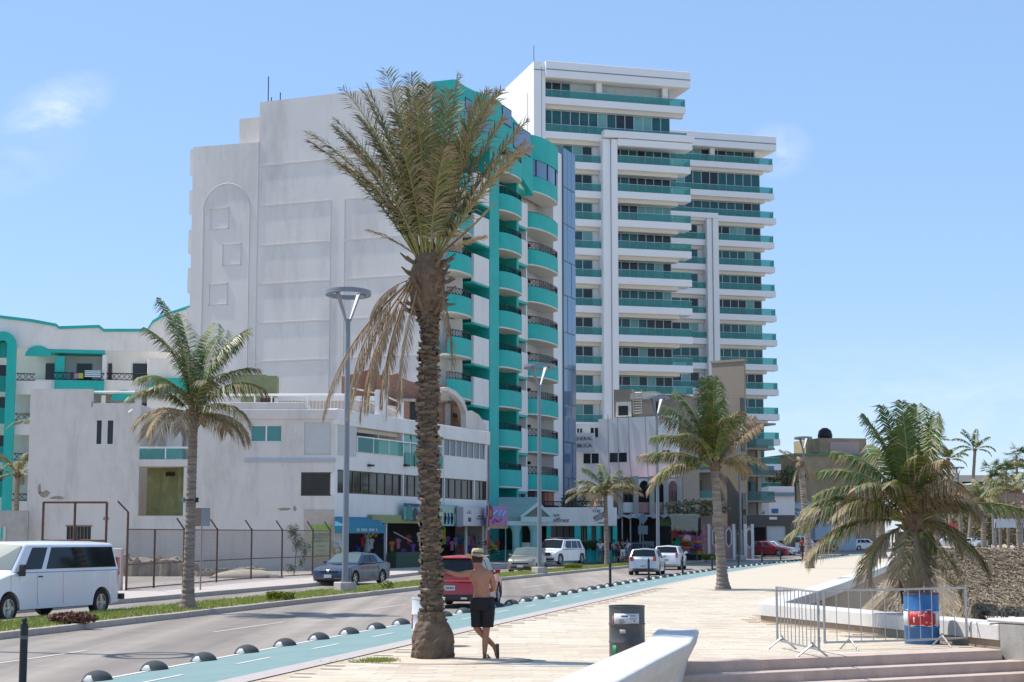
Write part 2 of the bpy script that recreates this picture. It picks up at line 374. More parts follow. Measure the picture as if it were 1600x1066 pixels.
for y0 in range(62, 200, 6):
 a = P(y0, -3.5); c = P(y0 + 6, -3.5)
 def armx(y):
  for p, q in zip(arm, arm[1:]):
   if y <= q.y: return p.x + (q.x - p.x) * (y - p.y) / (q.y - p.y) - .05
  return 60
 bb.add([(a.x, y0, .001), (armx(y0), y0, .001), (armx(y0 + 6), y0 + 6, .001), (c.x, y0 + 6, .001)], [(0, 1, 2, 3)])
bb.build('far_plaza', far_pave, kind='structure')
sp = MB(); c0 = G(675, 1031)
sp.lathe([(1.1, .003), (.8, .010), (.4, .03), (0, .04)], 22); so = sp.build('sand_patch', mat('spilled_sand', (.58, .46, .35), .95, var=.1, vscale=8, bump=.4), kind='structure', smooth=True, loc=(c0.x + .15, c0.y - .15, 0)); so.scale = (1.35, .8, 1)
# ------------------------------------------------------------- median with kerb stones
med_top = strip('median', 6.75, 9.15, -.115, -.115, SOIL)
KERB = mat('kerb_concrete', (.42, .37, .32), .9, var=.12, vscale=5, bump=.3, bscale=40)
def kerb_line(name, off, side, y0, y1, length, parent_name, z1=-.10, w=.16, count=[0]):
 f = off if callable(off) else (lambda Y: off)
 par = None; s = y0; first = True; restb = MB(); cnt = 0
 holder = MB()
 a = P(y0, f(y0)); holder.box(-.01, .01, -.01, .01, -.3, -.27)
 par = holder.build(parent_name, KERB, kind='structure', loc=(a.x, a.y, 0))
 while s < y1:
  e = s + length * .975
  p, q = P(s, f(s)), P(e - .012, f(e)); p2, q2 = P(s, f(s) + side * w), P(e - .012, f(e) + side * w)
  dz = rnd.uniform(-.006, .006)
  mb = MB() if cnt < 75 else restb
  pts = [p, q, q2, p2] if side > 0 else [p2, q2, q, p]
  if cnt < 75:
   mb.prism([(t.x - a.x, t.y - a.y) for t in pts][::-1], -.26, z1 + dz); mb.build('kerb_stone', KERB, par, bevel=.012)
  else: mb.prism([(t.x - a.x, t.y - a.y) for t in pts][::-1], -.26, z1 + dz)
  cnt += 1; s = e + .0
 if restb.v: restb.build('kerb_stones', KERB, par, kind='stuff')
 return par
kerb_line('k', 6.6, 1, 27, 200, 1.6, 'median_kerb')
kerb_line('k', 9.15, 1, 30, 200, 2.4, 'median_back_kerb')
kerb_line('k', kerb_far, 1, 14, 150, 2.4, 'sidewalk_kerb', z1=-.095)
gb = MB(); r2 = random.Random(3)
def tuft(mb, x, y, z, n=7, h=.10, sp=.05):
 for _ in range(n):
  a = r2.uniform(0, 6.283); hh = h * r2.uniform(.6, 1.3); l = r2.uniform(.1, .6) * hh; w = .006 + h * .03
  bx, by = x + r2.uniform(-sp, sp), y + r2.uniform(-sp, sp); dx, dy = math.cos(a), math.sin(a)
  mb.add([(bx - dy*w, by + dx*w, z), (bx + dy*w, by - dx*w, z), (bx + dx*l, by + dy*l, z + hh)], [(0, 1, 2)], mi=0 if r2.random() < .7 else 1)
GRASS2 = mat('dry_grass_blades', (.33, .33, .10), .85)
for _ in range(17000):
 Y = 30 + 110 * r2.random() ** 1.5; q = P(Y, r2.uniform(6.9, 9.05))
 if abs(q.x / Y) > .33: continue
 tuft(gb, q.x, q.y, -.117, 5, .085, .07)
gb.build('median_grass', [GRASS, GRASS2], kind='stuff')
g2 = MB(); c = G(592, 1034)
for _ in range(260): tuft(g2, c.x + r2.gauss(0, .14), c.y + r2.gauss(0, .12), 0, 4, .06, .03)
for _ in range(40): tuft(g2, c.x - .1 + r2.gauss(0, .5), c.y + r2.gauss(0, .1), 0, 2, .03, .03)
g2.build('weed_tuft', [GRASS, GRASS2], kind='stuff')
# ------------------------------------------------------------- the low side towards the beach
bs = MB(); bs.quad((-40, -60, -2.3), (900, -60, -2.3), (900, 900, -2.3), (-40, 900, -2.3))
bs.build('beach', SAND, kind='structure')
sdv = (ST1 - ST0).normalized(); nrm = Vector((sdv.y, -sdv.x, 0))        # downwards
STEP = mat('step_concrete', (.50, .385, .32), .9, var=.12, vscale=3, bump=.3, bscale=30, dirt=.3, dcol=(.25, .18, .14), dscale=1.5)
stairs = MB(); Ls = (ST1 - ST0).length
fr_s = Frame(ST0.x, ST0.y, math.degrees(math.atan2(sdv.y, sdv.x)))
stair_o = bpy.data.objects.new('steps', None); COL.objects.link(stair_o); stair_o.location = ST0; stair_o.rotation_euler = (0, 0, fr_s.a); stair_o['kind'] = 'structure'
for k in range(9):
 s_ = MB(); ext = 0.0 if k == 0 else .35 * k
 s_.box(-1.1, Ls + (0 if k == 0 else .35 + (k - 1) * .12), -.37 * (k) - .0, -.37 * k + (.5 if k == 0 else .40), -.165 * k - .4, -.165 * k + (.004 if k == 0 else 0))
 s_.build('step', STEP, stair_o, bevel=.015, segs=2)
WCON = mat('planter_white_concrete', (.58, .56, .53), .85, var=.07, vscale=2, bump=.25, bscale=18, dirt=.35, dcol=(.40, .36, .31), dscale=1.2)
PLINTH = mat('planter_plinth', (.36, .28, .20), .9, var=.15, vscale=3, bump=.3)
def ribbon(line, w, z0, z1, inset=0.0):
 mb = MB(); n = len(line); L_, R_ = [], []
 for i in range(n):
  a = line[max(i-1, 0)]; c = line[min(i+1, n-1)]
  d1 = (line[i] - line[i-1]).normalized() if i else (line[1] - line[0]).normalized()
  d2 = (line[i+1] - line[i]).normalized() if i < n-1 else d1
  t = (d1 + d2).normalized(); nn = Vector((-t.y, t.x, 0)); k = 1 / max(.35, nn.dot(Vector((-d1.y, d1.x, 0))))
  L_.append(line[i] - nn * inset * k * -1); R_.append(line[i] + nn * w * k)
 vs = [(p.x, p.y, z0) for p in L_] + [(p.x, p.y, z0) for p in R_] + [(p.x, p.y, z1) for p in L_] + [(p.x, p.y, z1) for p in R_]
 fs = []
 for i in range(n - 1):
  fs += [(2*n+i, 3*n+i, 3*n+i+1, 2*n+i+1), (i, 2*n+i, 2*n+i+1, i+1), (n+i, n+i+1, 3*n+i+1, 3*n+i)]
 fs += [(0, n, 3*n, 2*n), (n-1, 3*n-1, 4*n-1, 2*n-1)]
 mb.add(vs, fs); return mb
wl_line = arm[3::-1] + [WALLR + wdir * .0]
wl_line = [Vector((p.x, p.y, 0)) for p in wl_line]
pw = thing('planter_wall', 'long low white concrete wall with rounded corner around the thatched roofs', 'wall', WALLC)
off = [p - WALLC for p in wl_line]
def rounded(pts, i, r, n=6):
 a, b_, c_ = pts[i-1], pts[i], pts[i+1]; d1 = (a - b_).normalized() * r; d2 = (c_ - b_).normalized() * r
 arc = [(b_ + d1) * (1-t)**2 + b_ * 2*t*(1-t) + (b_ + d2) * t*t for t in [k / n for k in range(n + 1)]]
 return pts[:i] + arc + pts[i+1:]
off = rounded(off, 3, .5)
ribbon(off, .62, .15, .43, .0).build('wall_cap', WCON, pw, bevel=.03, segs=2)
ribbon(off, .55, -2.3, .16, .06).build('plinth', PLINTH, pw)
for i_ in range(1, 7):
 pass
cw_ = thing('stair_cheek_wall', 'thick grey concrete block wall beside the steps at the right edge', 'wall', WALLR + Vector((0, 0, 0)), fr_s.a)
c_ = MB(); c_.vprism([(.02, -2.3), (1.6, -2.3), (1.6, .45), (.02, .45)], -5.5, -.0); c_.build('wall_body', mat('grey_block_concrete', (.36, .345, .31), .9, var=.12, vscale=2, bump=.3, dirt=.4), cw_, bevel=.03, segs=2)
c_ = MB(); c_.box(-.0, 1.64, -5.6, .3, .452, .52); c_.build('coping', WCON, cw_, bevel=.03, segs=2)
def bench():
 path = [G(1058, 984, .5), Vector((2.15, 23.5, 0)), Vector((1.45, 20.5, 0)), Vector((.8, 17.6, 0)), Vector((-.2, 13.5, 0)), Vector((-1.6, 8.5, 0)), Vector((-2.9, 3, 0))]
 path = [Vector((p.x, p.y, 0)) for p in path]
 pts = []
 for i in range(len(path) - 1):
  for k in range(5): pts.append(path[i].lerp(path[i+1], k / 5))
 o = path[0]; mb = MB(); secs = []
 prof = [(-.30, .0), (-.25, .12), (-.24, .3), (-.33, .46), (-.31, .5), (.31, .5), (.34, .47), (.30, .30), (.17, .05), (.08, -.35), (.06, -1.0), (-.30, -1.0)]
 for i, p in enumerate(pts):
  d = (pts[min(i+1, len(pts)-1)] - pts[max(i-1, 0)]).normalized(); nn = Vector((-d.y, d.x, 0))
  ex = -d * .18 if i == 0 else Vector((0, 0, 0))
  secs.append([p - o + nn * a + Vector((0, 0, z)) + (ex * max(0, z + .2) * 1.2 if i == 0 else ex) for a, z in prof])
 n = len(prof); vs = [q for s_ in secs for q in s_]
 fs = [(i*n + j, i*n + (j+1) % n, (i+1)*n + (j+1) % n, (i+1)*n + j) for i in range(len(secs)-1) for j in range(n)]
 fs += [tuple(range(n - 1, -1, -1)), tuple(range((len(secs)-1)*n, len(secs)*n))]
 mb.add(vs, fs); ob = mb.build('bench_wall', WCON, bevel=.02, segs=2, loc=o)
 return tag(ob, 'pale flared concrete bench wall running to the bottom edge beside the steps', 'bench wall')
bench()
# ------------------------------------------------------------- palms
LEAF = mat('palm_leaf_green', (.05, .10, .018), .45, col2=(.10, .145, .03), vscale=3, spec=.4)
LEAF_Y = mat('palm_leaf_yellow', (.20, .22, .04), .5, col2=(.13, .17, .035), vscale=3)
LEAF_D = mat('palm_leaf_dry', (.26, .18, .11), .85, col2=(.38, .28, .18), vscale=5)
LEAF_P = mat('date_leaf_olive', (.115, .14, .045), .55, col2=(.17, .18, .07), vscale=3)
RACH = mat('palm_rachis', (.28, .25, .07), .6)
RACH_D = mat('dry_rachis', (.27, .17, .085), .8)
TRUNK = mat('ringed_palm_bark', (.14, .11, .085), .95, col2=(.34, .29, .24), vscale=3.2, bump=.8, bscale=10, stretch=(.5, .5, 4.5))
TRUNK_D = mat('date_palm_bark', (.11, .078, .055), .95, col2=(.19, .14, .10), vscale=5, bump=.7, bscale=20)
FIBRE = mat('palm_fibre', (.16, .105, .065), .95, var=.35, vscale=8, bump=.7, bscale=25)
ROOTM = mat('root_ball', (.17, .12, .08), .95, col2=(.10, .07, .05), vscale=4, bump=1.0, bscale=12)
def frond(parent, az, el, L, droop, leaf=.5, n=46, dry=.1, sag=.6, rise=.35, spread=1.0, seed=0, lm=(LEAF, LEAF_Y, LEAF_D), hang=False, base=(0, 0, 0), gap=.0, curl=0.0, w=.022, stalk=.16, wind=(0, 0), rk=.022, jit=.12):
 """a feather leaf: az/el where it starts, droop = how far it bends over (degrees) along its length"""
 r = random.Random(seed); mb = MB(); az = R(az); N = 14; e = R(el)
 p = Vector(base); pts = [p.copy()]; dirs = []; a = az
 for i in range(N):
  t = i / N; ee = e - R(droop) * (t ** 1.35); a = az + curl * t
  d = Vector((math.cos(ee) * math.cos(a), math.cos(ee) * math.sin(a), math.sin(ee))) + Vector((wind[0], wind[1], 0)) * t
  d.normalize(); dirs.append(d); p = p + d * (L / N); pts.append(p.copy())
 dirs.append(dirs[-1])
 mb.tube(pts, [max(.004, rk * (L / 2.5) * (1 - i / N) ** .8 + .003) for i in range(N + 1)], 5, mi=0)
 for side in (-1, 1):
  for k in range(n):
   t = stalk + (1 - stalk) * (k + r.random() * .6) / n
   if r.random() < gap: continue
   x = t * N; i = min(N - 1, int(x)); q = pts[i].lerp(pts[i+1], x - i); d = dirs[i].lerp(dirs[i+1], x - i).normalized()
   s = d.cross(Vector((0, 0, 1)))
   if s.length < .15: s = Vector((-math.sin(az), math.cos(az), 0))
   s = s.normalized() * side; up = s.cross(d) * side
   if up.z < 0 and not hang: pass
   prof = (math.sin(math.pi * min(1, (t - stalk * .6) * 1.02)) ** .55) if t < .97 else .35
   ll = leaf * max(.25, prof) * r.uniform(.82, 1.12)
   fwd = .45 + .75 * t + r.uniform(-jit, jit)
   ld = (s * spread + d * fwd + up * (rise + r.uniform(-.15, .15) * (jit / .12))).normalized()
   mi = 1
   u_ = r.random()
   if u_ < dry + max(0, t - .75) * dry * 3: mi = 3
   elif u_ < dry + .22: mi = 2
   wv = d.cross(ld); wv = wv.normalized() if wv.length > .01 else up
   wd = (d * .8 + wv * .3).normalized() * w * (.8 + .4 * r.random())
   mid = q + ld * ll * .5 + Vector((0, 0, -sag * ll * .16))
   g = (ld + Vector((wind[0] * .5, wind[1] * .5, -sag * r.uniform(.8, 1.5)))).normalized()
   tip = mid + g * ll * .55
   if mi == 1 and r.random() < .08 + .7 * dry:          # a dry tip
    mb.add([q - wd*.6, q + wd*.6, mid + wd, mid - wd], [(0, 1, 2, 3)], 1); mb.add([mid - wd, mid + wd, tip], [(0, 1, 2)], 3)
   else:
    mb.add([q - wd*.6, q + wd*.6, mid + wd, mid - wd, tip], [(0, 1, 2, 3), (3, 2, 4)], mi)
 return mb.build('frond', [RACH if dry < .7 else RACH_D] + list(lm), parent)
def ringed_trunk(parent, h, r0, r1, lean=(0, 0), seed=1, base=0.0, flare=1.5, m=None, curve=.0):
 r = random.Random(seed); mb = MB(); n = int(h / .075); vs = []; K = 14
 for i in range(n + 1):
  t = i / n; z = t * h; rr = (r1 + (r0 - r1) * (1 - t)) * (1 + (flare - 1) * math.exp(-z / .28))
  rr *= 1 + (.06 if i % 2 else -.03) + r.uniform(-.012, .012)
  x = lean[0] * t + curve * math.sin(math.pi * t); y = lean[1] * t
  zz = z + r.uniform(-.008, .008)
  for j in range(K):
   th = 2 * math.pi * j / K; q = rr * (1 + .03 * math.sin(3 * th + seed) + r.uniform(-.02, .02))
   vs.append((x + q * math.cos(th), y + q * math.sin(th), zz - base + .012 * math.sin(th * 2 + i)))
 fs = [(i*K + j, i*K + (j+1) % K, (i+1)*K + (j+1) % K, (i+1)*K + j) for i in range(n) for j in range(K)]
 fs.append(tuple(range(n*K, (n+1)*K))); mb.add(vs, fs)
 return mb.build('trunk', m or TRUNK, parent)
def crown_shaft(parent, top, r, seed, n=9, h=.45):
 rr = random.Random(seed); mb = MB(); mb.lathe([(r*1.0, -.05), (r*1.25, .12), (r*1.1, .3), (r*.5, h)], 9, c=top)
 for k in range(n):
  a = rr.uniform(0, 6.28); l = rr.uniform(.18, .42); o = Vector(top) + Vector((math.cos(a)*r*.9, math.sin(a)*r*.9, rr.uniform(-.05, .2)))
  q = o + Vector((math.cos(a)*l*.6, math.sin(a)*l*.6, l * rr.uniform(.1, .9)))
  mb.tube([o, o.lerp(q, .5) + Vector((0, 0, .03)), q], [.05, .035, .012], 5)
 return mb.build('leaf_bases', FIBRE, parent)
def coco(name, label, loc, h, r0, r1, fr, seed, lean=(0, 0), leaf=.5, n=46, group=None, base=0.0, curve=0.0, cat='palm tree', flare=1.5, w=.022, shaft=True, wind=(.0, .0)):
 t = thing(name, label, cat, loc, 0, group)
 ringed_trunk(t, h + base, r0, r1, lean, seed, base, flare, curve=curve)
 top = Vector((lean[0], lean[1], h))
 if shaft: crown_shaft(t, top, r1 * 1.15, seed)
 rr = random.Random(seed)
 for i, f in enumerate(fr):
  az, el, L, droop, dry = f[:5]
  frond(t, az, el, L, droop, leaf * rr.uniform(.88, 1.1), n, dry, sag=rr.uniform(.9, 1.7), seed=seed * 100 + i, base=top + Vector((math.cos(R(az)) * r1 * .5, math.sin(R(az)) * r1 * .5, .12)), w=w, wind=wind, gap=.04 + .1 * dry, rise=rr.uniform(.15, .4))
 return t
def big_palm():
 loc = G(674, 1031); t = thing('date_palm', 'tall date palm with rough dark trunk and swollen root ball in the foreground', 'palm tree', loc)
 H = 6.35; lean = Vector((-.10, 0, 0)); r = random.Random(11)
 def rad(z):
  if z < .45: return .30
  if z < .75: return .28 - (z - .45) * .36
  if z < H - .9: return .160 + .012 * math.sin(z * 2.1) - .004 * z
  return .165 + .085 * math.sin(math.pi * min(1, (z - H + .9) / 1.25))
 mb = MB(); K = 22; n = 80; vs = []
 for i in range(n + 1):
  z = i / n * (H + .1); x = lean.x * z / H + .02 * math.sin(z * 1.4)
  for j in range(K):
   th = 2 * math.pi * j / K; q = rad(z) * .93 * (1 + r.uniform(-.05, .05)); vs.append((x + q * math.cos(th), q * math.sin(th), z))
 fs = [(i*K + j, i*K + (j+1) % K, (i+1)*K + (j+1) % K, (i+1)*K + j) for i in range(n) for j in range(K)]; fs.append(tuple(range(n*K, (n+1)*K)))
 mb.add(vs, fs); mb.build('trunk', TRUNK_D, t)
 shapes = []
 for k in range(5):
  q = MB(); w_, hh, d_ = .062 + .009*k, .09, .042 + .010 * (k % 3)
  pts = [(-w_, 0, -hh*.4), (w_, 0, -hh*.4 + .01*k), (w_*.62, d_, -hh*.02), (-w_*.62, d_, 0), (-w_*1.0, 0, hh*.5), (w_*.95, 0, hh*.45), (w_*.5, d_*1.15, hh*.28 + .006*k), (-w_*.55, d_*1.2, hh*.30)]
  q.add(pts, [(0,1,2,3), (3,2,6,7), (7,6,5,4), (0,3,7,4), (1,5,6,2)]); o = q.build('leaf_base', [TRUNK_D, FIBRE], t); o.data.materials.clear(); o.data.materials.append(mat('leaf_base_%d' % k, [(.15,.11,.08),(.12,.085,.06),(.19,.145,.105),(.10,.075,.055),(.16,.11,.07)][k], .95, var=.35, vscale=14, bump=.6, bscale=30)); shapes.append(o.data); bpy.data.objects.remove(o)
 z = .62; i = 0; cnt = 0; restb = MB()
 while z < H + .05:
  ang_ = i * 2.39996 * 1.0; xx = lean.x * z / H + .02 * math.sin(z * 1.4)
  rr = rad(z) * .9; facing = math.sin(ang_) < .25          # the half seen from the plaza
  sc = r.uniform(.65, 1.25); rot = ang_ - math.pi / 2 + r.uniform(-.3, .3)
  pos = (xx + rr * math.cos(ang_), rr * math.sin(ang_), z + r.uniform(-.04, .04))
  s3 = (sc, sc * r.uniform(.7, 1.3), sc * r.uniform(.85, 1.1))
  if facing and cnt < 300:
   o = link('leaf_base', shapes[r.randrange(5)], t, pos, (r.uniform(-.3, .25), r.uniform(-.3, .3), rot), s3); cnt += 1
  else:
   me = shapes[r.randrange(5)]; M_ = Matrix.Translation(pos) @ Matrix.Rotation(rot, 4, 'Z') @ Matrix.Diagonal((*s3, 1))
   restb.add([M_ @ v.co for v in me.vertices], [tuple(p.vertices) for p in me.polygons])
  z += .0108; i += 1
 restb.build('leaf_bases', TRUNK_D, t, kind='stuff')
 q = MB(); prof = []; K = 30; vs = []; n = 16
 for i in range(n + 1):
  zz = -.02 + .78 * i / n; u = i / n
  rb = (.31 + .05 * math.sin(u * 3) ) if u < .25 else .335 * math.cos((u - .25) * 1.55) ** .8 if u < .8 else .22
  rb = max(rb, .2)
  for j in range(K):
   th = 2*math.pi*j/K; b_ = 1 + .07 * math.sin(3*th + zz*6) + .05 * math.sin(7*th - zz*9) + r.uniform(-.045, .045)
   vs.append((rb*b_*math.cos(th) + .01, rb*b_*math.sin(th), zz))
 q.add(vs, [(i*K + j, i*K + (j+1) % K, (i+1)*K + (j+1) % K, (i+1)*K + j) for i in range(n) for j in range(K)]); q.build('root_ball', ROOTM, t)
 q = MB(); q.lathe([(.24, H - .75), (.29, H - .45), (.285, H - .1), (.2, H + .15), (.12, H + .4)], 14, c=(lean.x, 0, 0)); q.build('fibre_collar', FIBRE, t)
 q = MB()
 for k in range(60):
  a = r.uniform(0, 6.28); zz = H - .8 + r.uniform(0, .95); o = Vector((lean.x + .24*math.cos(a), .24*math.sin(a), zz)); l = r.uniform(.10, .34)
  e = o + Vector((math.cos(a)*l*.75, math.sin(a)*l*.75, l * r.uniform(-.1, .9))); q.tube([o, o.lerp(e, .5) + Vector((0, 0, -.02)), e], [.035, .028, .012], 5)
 q.build('leaf_stubs', FIBRE, t)
 top = Vector((lean.x, 0, H - .05)); lm = (LEAF_P, LEAF_Y, LEAF_D)
 spec = [(182, 56, 2.95, 20, .35), (176, 64, 2.9, 22, .25), (190, 60, 2.9, 26, .5), (170, 70, 2.75, 30, .3), (200, 68, 2.9, 34, .3),
   (160, 76, 2.6, 30, .2), (215, 74, 2.7, 30, .25), (235, 78, 2.7, 22, .2), (255, 80, 2.6, 14, .15), (275, 84, 2.55, 10, .2), (120, 80, 2.6, 20, .2),
   (95, 86, 2.75, 6, .25), (60, 82, 2.6, 12, .25), (5, 84, 2.75, 4, .3), (20, 76, 2.7, 14, .3), (355, 70, 2.85, 12, .55), (340, 74, 2.7, 18, .35),
   (0, 62, 2.95, 12, .5), (8, 58, 2.75, 20, .7), (350, 54, 2.6, 14, .6), (325, 76, 2.5, 24, .3), (300, 82, 2.5, 16, .2), (30, 66, 2.5, 30, .4),
   (150, 62, 2.5, 34, .4), (140, 72, 2.6, 26, .3), (75, 72, 2.4, 36, .4), (225, 62, 2.4, 40, .55), (285, 70, 2.2, 40, .4), (265, 74, 2.4, 26, .3), (188, 78, 2.6, 12, .2), (172, 80, 2.65, 18, .35),
   (345, 80, 2.5, 20, .4), (12, 80, 2.7, 22, .5), (208, 80, 2.5, 8, .2), (248, 70, 2.3, 30, .3), (130, 84, 2.6, 10, .2)]
 for i, (az, el, L, dr, dry) in enumerate(spec):
  frond(t, az + r.uniform(-4, 4), 90 - (90 - el) * .92, L * r.uniform(.97, 1.04) * (1.14 if el > 71 else .96), dr + r.uniform(-4, 8), .44, 120, dry * .95, sag=.45, rise=.30, seed=500 + i, lm=lm, base=top + Vector((math.cos(R(az))*.12, math.sin(R(az))*.12, .1)), gap=.10, w=.0105, stalk=.18, spread=.80, rk=.012, jit=.3)
 for i, (az, el, L, dr) in enumerate([(175, 35, .9, 20), (10, 40, 1.3, -10), (355, 25, .8, 10)]):
  frond(t, az, el, L, dr, .28, 34, .9, sag=.4, seed=600 + i, lm=lm, base=top + Vector((math.cos(R(az))*.2, 0, .25)), w=.012, stalk=.1)
 for i, (az, el, L, dr, cl) in enumerate([(181, -42, 2.75, 40, .0), (176, -52, 2.5, 34, .1), (196, -60, 2.3, 30, -.2), (215, -54, 2.4, 36, .0), (245, -62, 2.35, 28, .2), (168, -56, 2.5, 34, .0), (228, -58, 2.1, 36, .3), (320, -70, 1.5, 20, 0), (190, -45, 2.2, 46, .15), (205, -66, 2.2, 26, .1), (186, -20, 1.0, 60, 0)]):
  frond(t, az, el, L, dr, .30, 66, .93, sag=1.0, rise=-.25, seed=700 + i, lm=(LEAF_D, LEAF_D, LEAF_D), base=top + Vector((math.cos(R(az))*.24, math.sin(R(az))*.2, -.15)), w=.013, stalk=.24, spread=.42, hang=True, gap=.06, rk=.014)
 return t
big_palm()
def vary(spec, seed, dl=.06):
 r = random.Random(seed); return [(a + r.uniform(-6, 6), e + r.uniform(-4, 4), l * r.uniform(1 - dl, 1 + dl), d + r.uniform(-8, 8), y) for a, e, l, d, y in spec]
coco('coconut_palm', 'coconut palm on the grass median in front of the worn white building', G(293, 952, -.115), 5.35, .162, .122,
 vary([(155, 82, 3.7, 44, .15), (120, 84, 3.4, 40, .1), (85, 80, 3.2, 40, .1), (60, 84, 3.0, 40, .08), (175, 80, 2.9, 66, .12), (10, 82, 2.9, 60, .1), (172, 72, 2.3, 96, .1), (186, 56, 2.1, 104, .2), (205, 24, 1.8, 96, .7), (230, 16, 2.0, 100, .85), (262, 12, 1.9, 92, .85), (60, 66, 2.1, 70, .15),
  (12, 70, 2.5, 84, .12), (20, 78, 2.6, 50, .08), (352, 58, 2.3, 92, .2), (330, 30, 2.1, 96, .4), (20, 14, 1.8, 90, .6), (340, 6, 1.7, 88, .5), (100, 30, 2.0, 90, .4), (140, 20, 2.0, 95, .5), (290, 60, 1.9, 90, .3), (240, 55, 2.0, 96, .3), (70, 20, 1.8, 90, .6)], 1),
 21, lean=(.05, 0), leaf=.74, n=78, w=.018, flare=1.7)
coco('coconut_palm', 'stout coconut palm on the plaza with a brown dead leaf on its right', G(1130, 921), 4.3, .19, .145,
 vary([(95, 88, 3.5, 8, .05), (110, 84, 3.3, 18, .08), (70, 84, 3.2, 16, .08), (140, 78, 3.3, 36, .1), (165, 74, 3.0, 60, .1), (200, 72, 2.8, 64, .2), (172, 54, 2.6, 74, .2), (182, 36, 2.5, 66, .3), (188, 22, 2.7, 48, .5), (196, 12, 2.6, 60, .6), (176, 8, 2.7, 66, .35),
  (15, 68, 2.4, 30, .9), (352, 58, 2.3, 30, .9), (5, 62, 2.1, 46, .85), (255, 80, 2.7, 62, .12), (275, 74, 2.6, 74, .15), (300, 76, 2.3, 50, .2), (340, 40, 1.7, 80, .6), (30, 30, 1.6, 90, .7), (150, 22, 2.3, 66, .5), (230, 60, 2.5, 72, .25)], 2),
 22, lean=(-.25, 0), leaf=.80, n=80, w=.021, flare=1.6)
coco('coconut_palm', 'slender coconut palm on the median in front of the seafood restaurant', G(949, 883, -.115), 4.7, .17, .13,
 vary([(170, 74, 2.5, 60, .15), (185, 56, 2.5, 70, .25), (190, 30, 2.6, 64, .4), (176, 16, 2.7, 70, .5), (200, 40, 2.3, 90, .4), (100, 82, 2.4, 44, .1), (50, 74, 2.3, 62, .15), (20, 56, 2.4, 78, .3), (5, 40, 2.5, 70, .5), (350, 26, 2.6, 60, .7), (330, 50, 2.0, 90, .4), (270, 60, 2.0, 90, .3), (240, 40, 2.1, 96, .3), (140, 30, 2.1, 90, .6), (300, 10, 1.6, 80, .85), (230, 5, 1.6, 80, .85)], 3),
 23, lean=(-.1, 0), leaf=.8, n=44, w=.03, flare=1.3)
t = coco('coconut_palm', 'tall ragged palm trunk with a few wind-torn leaves at its top', G(1266, 888), 5.9, .21, .17,
 [(185, 45, 1.5, 20, .6), (170, 70, 1.2, 60, .7), (350, -20, 1.1, 50, .9), (200, -60, 1.3, 20, .95), (20, -50, 1.2, 30, .95), (90, 60, .9, 60, .8), (250, 30, .9, 90, .8)],
 24, lean=(-.42, 0), leaf=.34, n=30, w=.02, flare=1.35)
coco('coconut_palm', 'small coconut palm on the median beside the parked red car', G(1223, 862, -.115), 4.4, .2, .15,
 vary([(178, 60, 2.3, 60, .3), (120, 78, 2.3, 40, .1), (60, 76, 2.2, 50, .2), (10, 50, 2.6, 30, .7), (350, 40, 2.3, 60, .6), (190, 30, 2.5, 70, .4), (200, 10, 2.3, 80, .7), (270, 60, 2.0, 80, .4), (240, 50, 1.9, 90, .3), (330, 30, 2.0, 90, .6), (30, 15, 1.9, 90, .8), (160, 5, 2.0, 80, .8)], 5),
 25, leaf=.8, n=34, w=.04, flare=1.2)
coco('coconut_palm', 'thin leaning palm trunk rising from the median behind the plaza palm', G(1097, 866, -.115), 8.2, .3, .2,
 vary([(170, 60, 2.4, 70, .3), (30, 60, 2.4, 70, .3), (90, 75, 2.4, 50, .2), (270, 60, 2.2, 80, .3), (200, 30, 2.2, 80, .5), (340, 30, 2.2, 80, .5), (130, 40, 2.0, 80, .4)], 6),
 26, lean=(1.6, 0), leaf=.5, n=26, w=.035, flare=1.2)
coco('coconut_palm', 'thick grey palm trunk beside the far end of the planter wall', G(1377, 871), 5.2, .42, .30,
 vary([(170, 60, 2.6, 70, .3), (30, 60, 2.6, 70, .3), (90, 75, 2.6, 50, .2), (270, 60, 2.4, 80, .3), (200, 30, 2.4, 80, .5), (340, 30, 2.4, 80, .5)], 7),
 27, leaf=.5, n=24, w=.04, flare=1.3)
lp = coco('coconut_palm', 'low wide coconut palm with green coconuts growing behind the planter wall', (8.05, 33.6, 0), 2.1, .19, .16,
 [(100,87,2.5,12,.03),(125,83,2.5,22,.04),(75,83,2.4,22,.05),(60,85,2.45,14,.05),(150,80,2.4,30,.06),(85,76,2.3,36,.06),(40,82,2.3,30,.1),(20,84,2.3,18,.1),(110,70,2.2,50,.1),
 (168,72,2.2,70,.12),(178,62,2.2,80,.15),(185,50,2.2,88,.2),(175,38,2.3,80,.3),(188,30,2.5,72,.5),(183,18,2.6,62,.3),(195,10,2.5,68,.6),(200,40,2.0,96,.5),(215,60,1.9,96,.4),(240,66,1.8,100,.3),(262,76,2.0,80,.2),
 (285,80,1.9,90,.6),(300,76,1.6,110,.75),(330,78,1.4,116,.8),(350,76,1.35,120,.8),(20,74,1.3,112,.6),(355,26,3.05,80,.06),(12,12,1.2,90,.5),(330,-10,1.6,60,.5),(310,-40,1.6,40,.4),(240,-30,1.5,50,.7),(270,-50,1.4,30,.8),(200,-20,1.6,70,.6),(140,30,1.8,90,.4),(60,30,1.7,90,.4),(5,50,1.5,104,.8)],
 28, leaf=.66, n=96, base=4.3, w=.0145, flare=1.0)
q = MB(); rr_ = random.Random(5)
NUT = mat('green_coconut', (.22, .26, .04), .5, var=.2, vscale=6)
